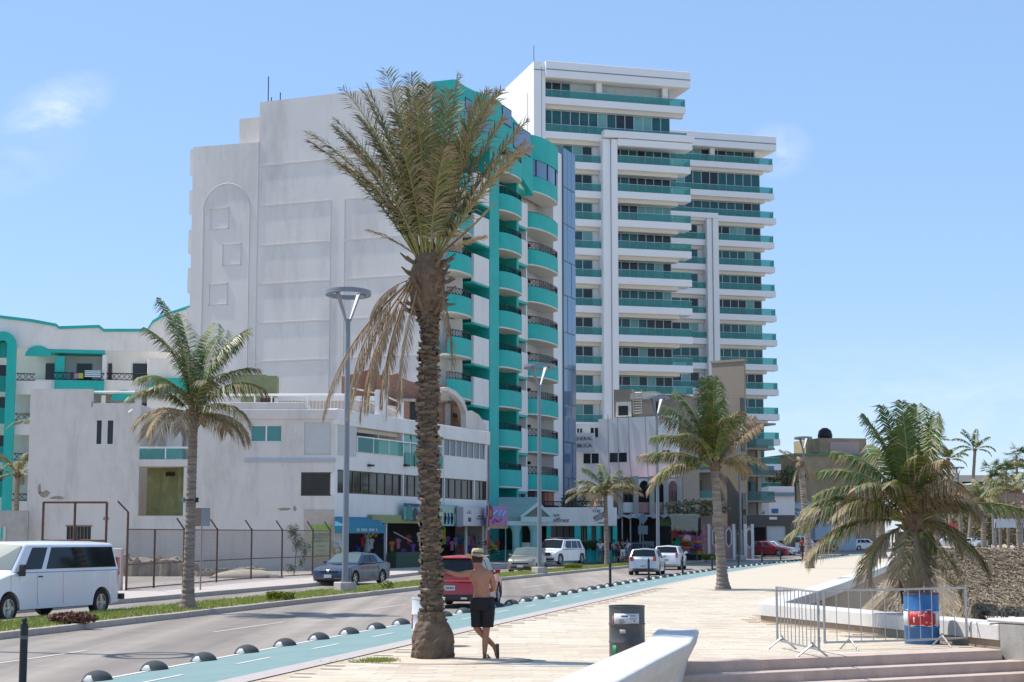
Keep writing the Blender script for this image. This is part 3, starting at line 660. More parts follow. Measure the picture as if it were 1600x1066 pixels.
for k in range(11):
 a = R(190 + k * 17); rad_ = .30 + .05 * (k % 3); q = MB()
 q.lathe([(0, -.12), (.07, -.09), (.095, 0), (.07, .08), (0, .12)], 10); o = q.build('coconut', NUT, lp, smooth=True); o.location = (math.cos(a) * rad_, math.sin(a) * rad_ * .8, 1.92 - .12 * (k % 3)); o.rotation_euler = (rr_.uniform(-.4, .4), rr_.uniform(-.4, .4), 0)
q = MB()
for k in range(9):
 a = R(150 + k * 27); q.tube([(0, 0, 1.8), (math.cos(a)*.25, math.sin(a)*.2, 1.65), (math.cos(a)*.3, math.sin(a)*.22, 1.1 + .05 * (k % 3)), (math.cos(a)*.26, math.sin(a)*.2, .6)], [.05, .05, .035, .012], 5)
q.build('dead_leaf_stalks', FIBRE, lp)
def fan_palm(loc, h, label, seed, r=1.6, group=None):
 t = thing('fan_palm', label, 'palm tree', loc, 0, group); ringed_trunk(t, h, .22, .17, seed=seed, flare=1.1); rr = random.Random(seed)
 mb = MB()
 for k in range(26):
  a = rr.uniform(0, 6.283); e = rr.uniform(-1.0, 1.3); d = Vector((math.cos(a)*math.cos(e), math.sin(a)*math.cos(e), math.sin(e)))
  c = Vector((0, 0, h)) + d * r * .55; s = d.cross(Vector((0, 0, 1))); s = s.normalized() if s.length > .1 else Vector((1, 0, 0)); up = s.cross(d)
  for i in range(11):
   th = R(-75 + 15 * i); tip = c + (d * math.cos(th) + s * math.sin(th)) * r * .62 + Vector((0, 0, -.18 * r * abs(math.sin(th)))); w = up * .01 + s * .05 * math.cos(th) + d * .05 * abs(math.sin(th))
   mb.add([c - w*.5, c + w*.5, c.lerp(tip, .6) + w*1.2, tip, c.lerp(tip, .6) - w*1.2], [(0, 1, 2, 3, 4)], 0 if e > -.45 else 1)
  mb.tube([(0, 0, h), c], .02, 4, mi=0)
 mb.build('fan_leaves', [LEAF, LEAF_D], t); return t
f0 = coco('coconut_palm', 'left one of the pair of tall palms standing before the far low building', V(1484, 800, 300) - Vector((0, 0, V(1484, 800, 300).z + .3)), 15.4, .35, .25,
 vary([(170, 50, 3.8, 90, .05), (10, 50, 3.8, 90, .05), (90, 75, 3.8, 60, .05), (270, 60, 3.6, 80, .05), (200, 20, 3.6, 80, .1), (340, 20, 3.6, 80, .1), (130, 60, 3.4, 80, .05), (40, 70, 3.6, 70, .05), (300, 40, 3.4, 90, .1), (230, 70, 3.6, 70, .05)], 8), 31, leaf=1.0, n=22, w=.10, flare=1.0, group='pair of tall far palms')
f1 = coco('coconut_palm', 'right one of the tall far palm pair, bent by wind to the left', V(1512, 800, 290) - Vector((0, 0, V(1512, 800, 290).z + .3)), 16.6, .35, .25,
 vary([(172, 40, 4.2, 96, .05), (180, 60, 4.4, 90, .05), (160, 75, 4.2, 50, .05), (20, 60, 4.0, 60, .05), (0, 40, 3.8, 90, .05), (60, 80, 4.2, 30, .05), (200, 20, 3.6, 90, .1), (340, 20, 3.2, 100, .1), (190, 80, 4.4, 44, .05), (270, 60, 3.6, 80, .1)], 9), 32, leaf=1.0, n=22, w=.10, flare=1.0, lean=(1.6, 0), group='pair of tall far palms')
for i, (u, v, Y, r_) in enumerate([(1549, 735, 250, 2.0), (1572, 738, 245, 2.0), (1588, 712, 255, 2.1), (1560, 752, 240, 1.9), (1606, 742, 200, 2.2)]):
 p = V(u, v, Y); fan_palm((p.x, p.y, -.3), p.z + .3, ['fan palm at the left of the far right cluster', 'fan palm in the middle of the far right cluster', 'tallest fan palm of the far right cluster', 'shortest fan palm, front of the far right cluster', 'fan palm cut by the right edge of the photo'][i], 40 + i, r_, 'fan palms at the far right')
for i, (u, v, Y, s_) in enumerate([(1535, 785, 120, 1.0), (1590, 770, 110, 1.1), (1500, 790, 140, .9), (1462, 770, 130, 1.1), (1445, 700, 200, 1.5)]):
 p = V(u, v, Y); rv = random.Random(60 + i)
 coco('coconut_palm', ['young palm behind the thatched roofs, second from the right edge', 'young bushy palm behind the thatched roofs at the right edge', 'small young palm before the far low building', 'half-dry palm close behind the low wide palm', 'dark tall palm just right of the low wide palm crown'][i], (p.x, p.y, -.3), p.z + .3, .2, .16,
  [(rv.uniform(0, 360), rv.uniform(10, 80), 2.2 * s_, rv.uniform(60, 95), [.25, .25, .2, .75, .1][i]) for _ in range(15)], 70 + i, leaf=.6, n=24, w=.04, flare=1.0)
# ------------------------------------------------------------- bushes and trees
def leafy(mb, c, rx, ry, rz, n, s, r, mi=(0,), shell=.55):
 for _ in range(n):
  d = Vector((r.gauss(0, 1), r.gauss(0, 1), r.gauss(0, 1))).normalized() * (shell + (1 - shell) * r.random())
  p = Vector((c[0] + d.x * rx, c[1] + d.y * ry, c[2] + d.z * rz)); a = Vector((r.gauss(0, 1), r.gauss(0, 1), r.gauss(0, .6))).normalized(); b_ = a.cross(Vector((r.gauss(0, 1), r.gauss(0, 1), r.gauss(0, 1)))).normalized()
  k = s * r.uniform(.6, 1.3); mb.add([p - a*k, p + b_*k*.45, p + a*k, p - b_*k*.45], [(0, 1, 2, 3)], mi[r.randrange(len(mi))])
TREEL = mat('broad_leaf_dark', (.035, .065, .018), .6, col2=(.08, .12, .03), vscale=.8); TREEL2 = mat('broad_leaf_light', (.09, .13, .04), .6)
def tree(u, v, Y, r_, label, seed, n=900, base=-.1):
 p = V(u, v, Y); t = thing('broadleaf_tree', label, 'tree', (p.x, p.y, base)); h = p.z - base; rr = random.Random(seed); b_ = MB()
 b_.tube([(0, 0, 0), (.1, 0, h * .5), (0, 0, h)], [r_*.09, r_*.06, r_*.03], 7)
 for k in range(6): a = k * 1.05; b_.tube([(0.05, 0, h * .5), (math.cos(a)*r_*.6, math.sin(a)*r_*.6, h + .2*r_)], [r_*.04, r_*.015], 5)
 b_.build('trunk', FIBRE, t); c_ = MB()
 for k in range(9): a = rr.uniform(0, 6.28); q = rr.uniform(.2, .75) * r_; leafy(c_, (math.cos(a)*q, math.sin(a)*q, h + rr.uniform(-.3, .4)*r_), r_*.45, r_*.45, r_*.33, n // 9, r_*.07, rr, (0, 0, 1))
 c_.build('crown', [TREEL, TREEL2], t); return t
tree(1222, 748, 235, 3.6, 'round dark green tree between the white tower and the tan building', 1)
tree(1440, 745, 210, 4, 'dark tree behind the low wide palm', 2);
DRYB = mat('dry_scrub_leaf', (.12, .105, .07), .9, col2=(.16, .14, .07), vscale=2)
def bush(label, c, rx, ry, rz, n, s, mats, seed, name='bush', cat='bush', group=None):
 t = thing(name, label, cat, c, 0, group); rr = random.Random(seed); b_ = MB(); leafy(b_, (0, 0, rz * .9), rx, ry, rz, n, s, rr, tuple(range(len(mats)))); b_.build('foliage', mats, t)
 b_ = MB()
 for k in range(5): a = rr.uniform(0, 6.28); b_.tube([(0, 0, 0), (math.cos(a)*rx*.6, math.sin(a)*ry*.6, rz*1.3)], [.02, .008], 4)
 b_.build('stems', FIBRE, t); return t
for i, (u, v, Y, w_) in enumerate([(1450, 782, 330, 6), (1492, 790, 325, 5), (1538, 786, 335, 6), (1588, 780, 320, 6), (1470, 800, 305, 4.5), (1562, 802, 300, 5)]):
 p = V(u, v, Y); bush('dry grey-green scrub beyond the far parked cars, ' + ['leftmost of the back row', 'second of the back row', 'third of the back row', 'rightmost of the back row', 'front left one', 'front right one'][i], (p.x, p.y, -.3), w_, 2.5, (p.z + .3) / 1.9, 900, .42, [DRYB, DRYB, TREEL2, LEAF_D], 80 + i, group='dry scrub beyond the parked cars')
REDL = mat('red_shrub_leaf', (.20, .06, .05), .8, col2=(.30, .14, .10), vscale=9)
a_ = G(113, 975, -.115); bs_ = bush('low dark red shrub on the median beside the white van', a_, .62, .22, .15, 1500, .05, [REDL, FIBRE], 90, 'red_shrub', 'shrub')
b_ = MB(); b_.box(-.35, .35, -.1, .1, 0, .02);
YG = mat('hedge_leaf', (.22, .27, .03), .7, col2=(.11, .17, .03), vscale=8); YG2 = mat('golden_hedge_leaf', (.38, .40, .03), .7, col2=(.25, .30, .04), vscale=8)
def clipped(label, u, v, w, d, h, m, seed):
 p = G(u, v, -.115); t = thing('clipped_hedge', label, 'hedge', p, heading(p.y) - math.pi/2); rr = random.Random(seed); b_ = MB()
 for _ in range(int(2200 * w * (d + h))):
  f = rr.random(); x, y_, z = rr.uniform(-w/2, w/2), rr.uniform(-d/2, d/2), rr.uniform(.02, h)
  if f < .4: z = h * rr.uniform(.9, 1.05)
  elif f < .7: y_ = -d/2 * rr.uniform(.85, 1.1)
  elif f < .9: x = w/2 * rr.choice((-1, 1)) * rr.uniform(.85, 1.1)
  a = Vector((rr.gauss(0, 1), rr.gauss(0, 1), rr.gauss(0, 1))).normalized() * .04; c_ = Vector((rr.gauss(0, 1), rr.gauss(0, 1), rr.gauss(0, 1))).normalized() * .025; q = Vector((x, y_, z))
  b_.add([q - a, q + c_, q + a, q - c_], [(0, 1, 2, 3)], rr.randrange(2))
 b_.build('foliage', [m, YG], t); b_ = MB(); b_.box(-w/2*.85, w/2*.85, -d/2*.8, d/2*.8, 0, h*.85); b_.build('inner_twigs', FIBRE, t); return t
clipped('small boxy yellow-green hedge on the median left of the first lamp post', 434, 938, .62, .5, .25, YG2, 1)
clipped('smaller dark clump joined to the boxy yellow hedge on the median', 452, 937, .25, .35, .2, YG, 2)
clipped('bright yellow hedge on the median right of the second lamp post', 896, 889, .95, .6, .28, YG2, 3)
clipped('round green hedge on the median just right of the white car', 1079, 876, .9, .7, .5, YG, 4)
clipped('flat yellow-green hedge beside the leaning palm trunk', 1103, 875, 1.4, .8, .45, YG2, 5)
clipped('low yellow hedge far along the median before the red parked car', 1196, 868, 2.6, .8, .45, YG2, 6)
p = G(628, 920, -.115); bush('scruffy green plant beside the concrete foot of the first lamp post', (p.x - .6, p.y, p.z), .3, .2, .17, 300, .05, [GRASS, LEAF_Y], 91)
# ------------------------------------------------------------- white tower with glass balconies
def window_row(parent, x0, x1, z0, z1, y, step, seed, M=None, glasses=(WIN_T, WIN_L, WIN), weights=(.45, .35, .2), fr=None, run=2, depth=.06):
 """one window band: a frame with its panes as sub-parts"""
 r = random.Random(seed); n = max(1, round((x1 - x0) / step)); w = (x1 - x0) / n; fm = MB(M); t = .045
 for i in range(n + 1): fm.box(x0 + i*w - t, x0 + i*w + t, y - depth, y + .02, z0, z1)
 fm.box(x0, x1, y - depth + .003, y + .017, z0, z0 + .07); fm.box(x0, x1, y - depth + .003, y + .017, z1 - .07, z1)
 f = fm.build('window_frame', fr or FRAME, parent); g = None
 for i in range(n):
  if i % run == 0 or r.random() < .4: g = r.choices(glasses, weights)[0]
  p = MB(M); p.box(x0 + i*w + t, x0 + (i+1)*w - t, y - .015, y + .005, z0 + .07, z1 - .07); p.build('pane', g, f)
 return f
FRAME = mat('pale_aluminium', (.55, .56, .56), .4, metal=.3)
WEIGHT = [(.7, .15, .15), (.35, .45, .2), (.25, .1, .65)]
def tall_tower():
 A = Frame(2.61, 194, 15.9, -.1); B = Frame(*(A.o + A.dy * 26.9)[:2], 15.9, -.1)
 t = thing('apartment_tower', 'tall white stepped apartment tower with green glass balconies', 'apartment tower', A.o, A.a)
 W_ = WHITE_TOWER; MBk = A.M().inverted() @ B.M()
 lev = lambda k: 36.0 + 3.47 * k if k <= 4 else (54.08 if k == 5 else 58.31)
 fh = .85; dp = 1.35
 xe = A.x(1058); xs = A.x(1081); x853 = A.x(853.5); x943 = A.x(943); x965 = A.x(965)
 c = MB(); c.box(.25, xe, dp + .05, 30, 0, 57.24); c.box(.0, x853, .0, 30, 0, 58.26); c.build('wall', W_, t)
 c = MB(); c.box(.95, 1.02, -.015, .02, 0, 57.65); c.box(-.012, .02, 2.5, 2.75, 0, 55); c.build('groove', mat('shadow_gap_grey', (.30, .30, .30), .8), t)
 for k, (a_, b_) in enumerate([(9.5, 11), (12, 13.5), (15, 16.5)]):
  p = MB(); p.box(-.03, .0, a_, b_, 47.36 + k * .0, 49); p.build('side_window', mat('pale_louvre', (.55, .55, .54), .7), t)
 s = MB(); s.box(x853 - .1, xs + .2, -.6, 12, 56.32, 58.31); s.build('roof_slab', W_, t, bevel=.04)
 s = MB(); s.box(x853 - .1, xs + .15, -.63, -.58, 57.22, 57.34); s.box(.0, x853, -.03, .02, 57.22, 57.34); s.build('roof_groove', GREYM, t)
 s = MB(); s.box(2.6, 2.9, .5, .8, 58.31, 58.46); s.tube([(.1, .3, 58.26), (.1, .3, 60.30)], .035, 5); s.build('antenna', IRON, t)
 for u in (942, 1048):
  x = A.x(u); p = MB(); p.box(x - .35, x + .35, .5, 1.1, 54.08, 56.32); p.build('column', W_, t)
 seed = 1
 def slab(x0, x1, k, y0, M=None, cream=True, xb=None):
  z = lev(k)
  p = MB(M); p.box(x0, x1, y0, dp + .2, z - fh, z); p.build('balcony_slab', W_, t, bevel=.03)
  if cream:
   p = MB(M); p.box(x0 + .02, (xb or x1) - .02, y0 + .75, dp + .1, z - fh - .42, z - fh + .0); p.build('beam', CREAM, t)
 def rail(x0, x1, k, y0, M=None, ret=True, h=.88):
  z = lev(k); p = MB(M); n = max(1, round((x1 - x0) / 2.6)); w = (x1 - x0) / n
  for i in range(n): p.box(x0 + i*w + .015, x0 + (i+1)*w - .015, y0 + .06, y0 + .075, z, z + h)
  if ret: p.box(x1 - .03, x1 - .015, y0 + .09, dp, z, z + h)
  p.build('glass_railing', RAILGLASS, t)
  p = MB(M); p.box(x0, x1, y0 + .04, y0 + .095, z + h, z + h + .04); p.build('handrail', FRAME, t)
 for k in range(5, -9, -1):
  z = lev(k); z1 = (lev(k + 1) - fh - .42) if k < 5 else 56.27
  seed += 1; wt = WEIGHT[(seed * 7) % 3]
  if k >= 4:
   slab(x853, xs - (.25 if k == 5 else .1), k, -.0); rail(x853, xs - (.3 if k == 5 else .15), k, 0)
   window_row(t, x853 + .05, xe, z, z1, dp, 1.15, seed, weights=(.1, .85, .05) if k == 5 else wt, glasses=(WIN_T, mat('white_blind_pane', (.52, .56, .54), .4), WIN) if k == 5 else (WIN_T, WIN_L, WIN))
  else:
   slab(x853, x943, k, .25); rail(x853, x943, k, .25, ret=False)
   window_row(t, x853 + .05, x943 - .8, z, z1, dp, 1.3, seed, weights=wt)
   slab(x965, xs + .0, k, -.75, xb=xe + .5); rail(x965, xs - .03, k, -.75)
   window_row(t, x965 + .02, xe, z, z1, dp, 1.15, seed + 50, weights=WEIGHT[(seed * 5 + 1) % 3], run=3)
 p = MB(); p.box(x943, x943 + .95, -.45, dp, 0, 49.30); p.box(x943 + 1.02, x965, -.75, dp, 0, 49.24); p.build('frame_post', W_, t, bevel=.03)
 p = MB(); p.box(x943, xs + .45, -1.0, dp, 49.40, 50.26); p.build('frame_beam', W_, t, bevel=.03)
 p = MB(); p.box(x965, xs + .2, -.9, dp, 48.48, 49.32); p.build('frame_beam', W_, t, bevel=.03)
 p = MB(); p.box(x943 + .95, x943 + 1.02, -.3, 0, 0, 49.30); p.build('groove', MATS['shadow_gap_grey'], t)
 bx0 = xe + .01; b1 = B.x(1108); b2 = B.x(1125.5); be = B.x(1200); bs = B.x(1216)
 c = MB(MBk); c.box(bx0, be, dp + .05, 18, 0, 57.24); c.build('wall', W_, t)
 s = MB(MBk); s.box(bx0, bs + .3, -.6, 10, 56.02, 58.05); s.build('roof_slab', W_, t, bevel=.04)
 s = MB(MBk); s.box(bx0, bs + .25, -.63, -.58, 56.93, 57.06); s.build('roof_groove', GREYM, t)
 for u in (1122, 1193):
  x = B.x(u); p = MB(MBk); p.box(x - .35, x + .35, .5, 1.1, 54.08, 56.02); p.build('column', W_, t)
 for k in range(5, -10, -1):
  z = lev(k) if k > -10 else 0; z1 = (lev(k + 1) - fh - .42) if k < 5 else 56.02; seed += 1
  if k >= 3:
   slab(bx0, bs + (.0 if k > 3 else .35), k, 0 if k != 4 else -.3, MBk, xb=be + .4); rail(bx0, bs - .05, k, 0, MBk)
   window_row(t, bx0, be, z, z1, dp, 1.3, seed + 200, M=MBk, weights=WEIGHT[(seed * 3) % 3], run=3)
  else:
   slab(bx0, b1, k, .3, MBk); rail(bx0, b1, k, .3, MBk, ret=False)
   window_row(t, bx0, b1 - .8, z, z1, dp, 1.3, seed + 300, M=MBk, weights=WEIGHT[seed % 3])
   slab(b2, bs + .1 - .04 * k, k, 0, MBk, xb=be + .4); rail(b2, bs - .05 - .04 * k, k, 0, MBk)
   window_row(t, b2 + .05, be, z, z1, dp, 1.1, seed + 400, M=MBk, weights=WEIGHT[(seed * 5) % 3], run=4)
 p = MB(MBk); p.box(b1, b1 + .75, -.3, dp, 0, 45.83); p.box(b1 + .82, b2, -.5, dp, 0, 45.83); p.build('frame_post', W_, t, bevel=.03)
 p = MB(MBk); p.box(bx0, b2, -.5, dp, 45.85, 46.60); p.build('frame_beam', W_, t, bevel=.03)
 p = MB(); p.box(xe, xe + .01, dp + .1, 26.9, 0, 56.02); p.build('side_wall', W_, t)
tall_tower()
# ------------------------------------------------------------- turquoise and white hotel tower
TF = Frame(-5.2, 123, 69.2, -.1)
def hotel_tower():
 t = thing('hotel_tower', 'turquoise and white hotel tower with curved balconies and a blank white side wall', 'hotel', TF.o, TF.a)
 X = TF.x; H0 = TF.z(690, 125)
 SM = Matrix.Rotation(R(90), 4, 'Z')          # local frame of the side wall: its x runs along the building's depth
 def sy(u): return None
 SF = Frame(TF.o.x, TF.o.y, 69.2 + 90, -.1)   # x = depth into the building, its -y side faces +facade; we need outward = -facade
 def D(u, v=400):
  d = ray(u, v); o = Vector((TF.o.x, TF.o.y, 0)); s = o.dot(TF.dx) / d.dot(TF.dx); p = d * s - o; return p.dot(TF.dy), EYE + d.z * s + .1
 d408, z408 = D(406, 160); d301, z301 = D(302, 230); z408b = D(406, 222)[1]; d360 = D(360)[0]
 ztop = H0
 b_ = MB(); L = X(895)
 b_.prism([(0, 0.9), (9.5, 0.9), (9.5, d408), (0, d408)], 0, [ztop, ztop, z408, z408]); b_.prism([(0, d408), (9.5, d408), (9.5, d301), (0, d301)], 0, [z408b, z408b, z301, z301])
 b_.box(9.5, L, 1.6, d301 - 3, 0, 29.0); b_.build('wall', WALL_GREY, t)
 b_ = MB(); zb = D(360, 182)[1]; b_.box(1.0, 5, d408 + .1, d360, z301, zb); b_.build('roof_room', WHITE_OLD, t)
 b_ = MB(); b_.box(.985, 1.0, D(404)[0] + .1, D(393)[0], D(400, 200)[1], D(400, 190)[1]); b_.build('roof_room_window', WIN, t)
 b_ = MB(); b_.box(-.04, 9.6, .9, d408, 0, .0);
 MOLD = mat('moulding_beige', (.60, .575, .55), .8)
 def hline(v0, u0, u1, name='moulding'):
  a, za = D(u0, v0); c, zc = D(u1, v0); z = za
  m = MB(); m.box(-.05, .0, a, c, z - .10, z + .02); return m.build(name, MOLD, t)
 zls = [D(402, v)[1] for v in (259, 322, 384, 444, 505, 565)]
 dL = D(402)[0]; dM1 = D(516)[0]; dM2 = D(538)[0]
 for i, z in enumerate(zls):
  m = MB()
  if i == 0: m.box(-.05, 0, .9, dL, z - .1, z + .02)
  else:
   m.box(-.05, 0, dM1, dL, z - .1, z + .02); m.box(-.05, 0, .9, dM2, z - .1, z + .02)
  m.build('moulding', MOLD, t)
 m = MB(); m.box(-.05, 0, dL, dL + .08, 5, z408b); m.build('moulding', MOLD, t)
 for d_ in (dM1, dM2):
  m = MB(); m.box(-.045, 0, d_ - .03, d_ + .03, 5, zls[1]); m.build('moulding', MOLD, t)
 m = MB(); m.box(-.06, .0, D(318)[0], D(316)[0], 5, D(316, 330)[1]); m.build('moulding', MOLD, t)
 a0 = D(389)[0]; a1 = D(316)[0]; cz = D(350, 330)[1]; rad = (a1 - a0) / 2; cd = (a0 + a1) / 2
 m = MB(); pts = [(-.03, cd + rad * math.cos(R(th)), cz + rad * math.sin(R(th))) for th in range(0, 181, 10)]; pts = [(-.03, a0 + .0, 5)] + [(-.03, cd - rad * math.cos(R(th)), cz + rad * 1.05 * math.sin(R(th))) for th in range(0, 181, 10)] + [(-.03, a1, 5)]
 m.tube(pts, .03, 4); m.build('arch_moulding', MOLD, t)
 for u, v in ((343, 342), (362, 398), (341, 460)):
  a, z = D(u, v); m = MB(); s = .85
  for q in ((a - s, a + s, z + s - .07, z + s), (a - s, a + s, z - s, z - s + .07), (a - s, a - s + .07, z - s, z + s), (a + s - .07, a + s, z - s, z + s)): m.box(-.05, 0, *q)
  m.build('square_moulding', MOLD, t)
 for v0, v1 in ((232, 273), (296, 334), (358, 395), (418, 457), (480, 515)):          # balconies peeping out behind
  z1 = D(301, v0)[1]; z0 = D(301, v1)[1]; m = MB(); m.box(.2, 6, d301, d301 + .38, z0, z1); m.build('rear_balcony', WALL_GREY, t)
 for u_, h_ in ((415, 2.2), (420, .5), (434, .9), (640, 1.0)):
  a, z = D(u_, 160 if u_ < 500 else 130); m = MB(); m.tube([(.4, a, z - 1), (.4, a, z + h_)], .04, 5); m.build('rooftop_rod', IRON, t)
 # ---- facade
 x721, x748, x763, x800, x817, x862, x876, x895 = [X(u) for u in (721, 748, 763, 800, 817, 862, 876, 895)]
 tops = [23.0 + 3.17 * k for k in range(-7, 4)]
 F_ = MB()
 b_ = MB(); b_.box(.02, x721, 1.0, 1.5, 0, ztop - 3); b_.build('recess_wall', WHITE, t)
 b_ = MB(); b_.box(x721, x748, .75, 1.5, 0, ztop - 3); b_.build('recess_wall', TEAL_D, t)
 b_ = MB(); b_.box(x748, x763, -.9, 1.5, 0, ztop - .5); b_.build('pilaster', TEAL, t)
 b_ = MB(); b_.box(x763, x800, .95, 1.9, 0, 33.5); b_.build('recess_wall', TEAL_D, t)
 b_ = MB(); b_.box(x763 + .25, x763 + .55, -.1, 1.0, 0, 33); b_.build('recess_post', WHITE, t)
 b_ = MB(); b_.box(x800 - .5, x800, -.6, 1.9, 0, 31.9); b_.build('recess_cheek', TEAL, t)
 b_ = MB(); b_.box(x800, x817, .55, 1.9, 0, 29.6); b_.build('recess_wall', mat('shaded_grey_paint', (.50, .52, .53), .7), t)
 b_ = MB(); b_.box(x817 - .12, x817 + .12, -.35, 1.9, 0, 30); b_.build('party_fin', WHITE, t)
 b_ = MB(); b_.box(x817, x862, 1.3, 1.9, 3.6, 33); b_.build('recess_wall', mat('pinkish_white_paint', (.70, .67, .65), .7), t)
 b_ = MB(); b_.box(x862, x876, -.2, 3, 0, TF.z(868, 238)); b_.build('corner_column', WHITE_TOWER, t)
 zt = TF.z(886, 238); zt2 = TF.z(895, 246)
 zz = [0.5] + [TF.z(885, v) for v in (748, 692, 633, 578, 522, 465, 412, 355, 298)] + [zt]
 n = 3; w = (x895 - x876) / n
 zz = sorted(zz)
 for j in range(len(zz) - 1):
  for i in range(n):
   p = MB(); p.box(x876 + i*w + .03, x876 + (i+1)*w - .03, -.35 + (.03 if (i*7 + j*3) % 5 == 0 else 0), 2, zz[j] + .05, zz[j+1] - .05); p.build('curtain_panel', WIN_B, t)
 p = MB(); p.box(x876, x895, -.3, 3, 0, zt); p.build('curtain_backing', mat('slate_blue_metal', (.08, .12, .17), .5), t)
 p = MB(); p.box(x763, x895, 2.2, 14, 28, 29.4); p.build('rear_roof', WHITE, t)
 railm = IRON
 def arc_pts(x0, x1, y0, dep, n=12, flat=.0):
  cx = (x0 + x1) / 2; rx = (x1 - x0) / 2
  return [(cx - rx * math.cos(math.pi * k / n), y0 - dep * math.sin(math.pi * k / n) ** .75) for k in range(n + 1)]
 def lattice(mb, pts, z0, z1, every=1):
  for (xa, ya), (xb, yb) in zip(pts, pts[1:]):
   L_ = math.hypot(xb - xa, yb - ya); m_ = max(1, int(L_ / .30))
   for i in range(m_):
    a = Vector((xa + (xb-xa)*i/m_, ya + (yb-ya)*i/m_, 0)); c = Vector((xa + (xb-xa)*(i+1)/m_, ya + (yb-ya)*(i+1)/m_, 0)); zm = (z0 + z1) / 2
    for s_, e_ in ((0, 1), (1, 0)):
     mb.tube([a + Vector((0, 0, z0 + s_*(z1-z0))), c + Vector((0, 0, z0 + e_*(z1-z0)))], .018, 3, caps=False)
    mb.tube([a + Vector((0, 0, z0)), a + Vector((0, 0, z1))], .02, 3, caps=False)
  mb.tube([(x, y, z1) for x, y in pts], .035, 5); mb.tube([(x, y, z0) for x, y in pts], .028, 4)
 def balcony(x0, x1, y0, dep, z1, h, m, lat=.5, soffit=CREAM, n=12):
  pts = arc_pts(x0, x1, y0, dep, n); b_ = MB()
  inner = [(x, y + .18) for x, y in pts]
  vs = [(x, y, z1 - h) for x, y in pts] + [(x, y, z1) for x, y in pts] + [(x, min(y + .18, y0 + .02), z1) for x, y in pts] + [(x, min(y + .18, y0 + .02), z1 - h) for x, y in pts]
  k = len(pts)
  b_.add(vs, [(i, i+1, k+i+1, k+i) for i in range(k-1)] + [(k+i, k+i+1, 2*k+i+1, 2*k+i) for i in range(k-1)] + [(2*k+i, 2*k+i+1, 3*k+i+1, 3*k+i) for i in range(k-1)])
  o = b_.build('balcony', m, t, smooth=True, sharp=40)
  b_ = MB(); b_.prism([(x, y + .01) for x, y in pts] + [(x1, y0 + .9), (x0, y0 + .9)], z1 - h - .10, z1 - h + .06); b_.build('soffit', soffit, o)
  if lat:
   b_ = MB(); lattice(b_, [(x, y + .06) for x, y in pts], z1 + .04, z1 + lat); b_.build('railing', railm, o)
  return o
 for i, z in enumerate(tops):
  h = 1.32
  if i < 10:
   balcony(-.3, x721, -.55, .62, z, h, TEAL, .5)
   d_ = MB(); d_.box(1.4, 2.9, .96, 1.0, z - 1.3, z + 1.1); d_.build('balcony_door', WIN, t)
   d_ = MB(); d_.box(x721 - .5, x721 - .38, -.2, 1.0, z + .0, z + 1.75); d_.build('white_post', WHITE, t)
   p = MB(); p.box(x721 + .02, x748 - .35, -1.0, -.75, z - 1.65, z + .50); p.build('parapet_panel', WHITE, t, bevel=.02)
   p = MB(); p.box(x721 + .02, x748 - .35, -.97, .8, z - 1.80, z - 1.66); p.build('turquoise_sill', TEAL, t)
  balcony(x763 + .05, x800, -.35, 1.05, z, h, TEAL, .5)
  d_ = MB(); d_.box(x763 + .6, x763 + 2.3, .90, .955, z - 1.2, z + .95); d_.build('balcony_door', WIN, t)
  if True:
   p = MB(); p.box(x800 + .06, x817 - .12, -.5, -.3, z - 1.6, z + .45); p.build('parapet_panel', WHITE, t, bevel=.02)
   p = MB(); p.box(x800 + .06, x817 - .12, -.46, .6, z - 1.8, z - 1.61); p.build('turquoise_sill', TEAL, t)
   balcony(x817 + .12, x862, -.1, 1.15, z - .12, h - .05, TEAL, .62 if i < 9 else .01, n=14)
   if i < 9:
    d_ = MB(); d_.box(x817 + .3, x817 + 2.0, 1.22, 1.305, z - 1.3, z + .95); d_.build('balcony_door', WIN, t)
    d_ = MB(); d_.box(x817 + 4.6, x817 + 4.95, 1.1, 1.3, z + .9, z + 1.15); d_.build('wall_lamp', IRON, t)
  l_ = MB(); l_.lathe([(0, -.1), (.14, -.06), (.14, .06), (0, .1)], 6, c=((x763 + x800)/2 + .6, .85, z + 1.05)); l_.build('wall_lamp', IRON, t)
  l_ = MB(); l_.lathe([(0, -.1), (.14, -.06), (.14, .06), (0, .1)], 6, c=((x721 + x748)/2, .65, z + .85)); l_.build('wall_lamp', IRON, t)
 par = [(690, 124), (706, 135), (722, 143), (748, 150), (763, 160), (778, 178), (800, 203), (815, 219)]
 pts = [(X(u), TF.z(u, v)) for u, v in par]
 low = 31.0; c = MB()
 c.vprism([(pts[0][0], ztop - 4.6)] + [(x721 + .3, ztop - 5.1), (x748, 32.6), (x763 + 1.4, 33.0), (x800 - .6, 31.7), (x817 + .1, 30.6)] + pts[::-1], -.95, .95, )
 co = c.build('crown_parapet', TEAL, t)
 for (ua, ub, va, vb) in ((707, 716, 160, 181), (767, 781, 176, 200), (785, 812, 212, 246)):
  xa, xb = X(ua), X(ub); za, zb = TF.z(ub, vb), TF.z(ub, va); p = MB(); p.box(xa, xb, -1.0, -.955, za, zb); p.build('crown_window', WIN_B, t); p = MB(); p.box(xa - .06, xb + .06, -.99, -.952, za - .1, zb + .1); p.build('crown_window_frame', IRON, t)
 p = MB(); p.box(X(706), X(745), -1.0, -.96, TF.z(726, 200), TF.z(726, 183)); p.build('crown_window', WIN_B, t)
 w0, w1 = X(799), x817; za, zb = TF.z(808, 274), TF.z(808, 251)
 for i in range(3):
  p = MB(); q = (w1 - w0 - .2) / 3; p.box(w0 + i*q + .04, w0 + (i+1)*q - .04, -.5, -.45, za, zb); p.build('stair_window', WIN_B, t)
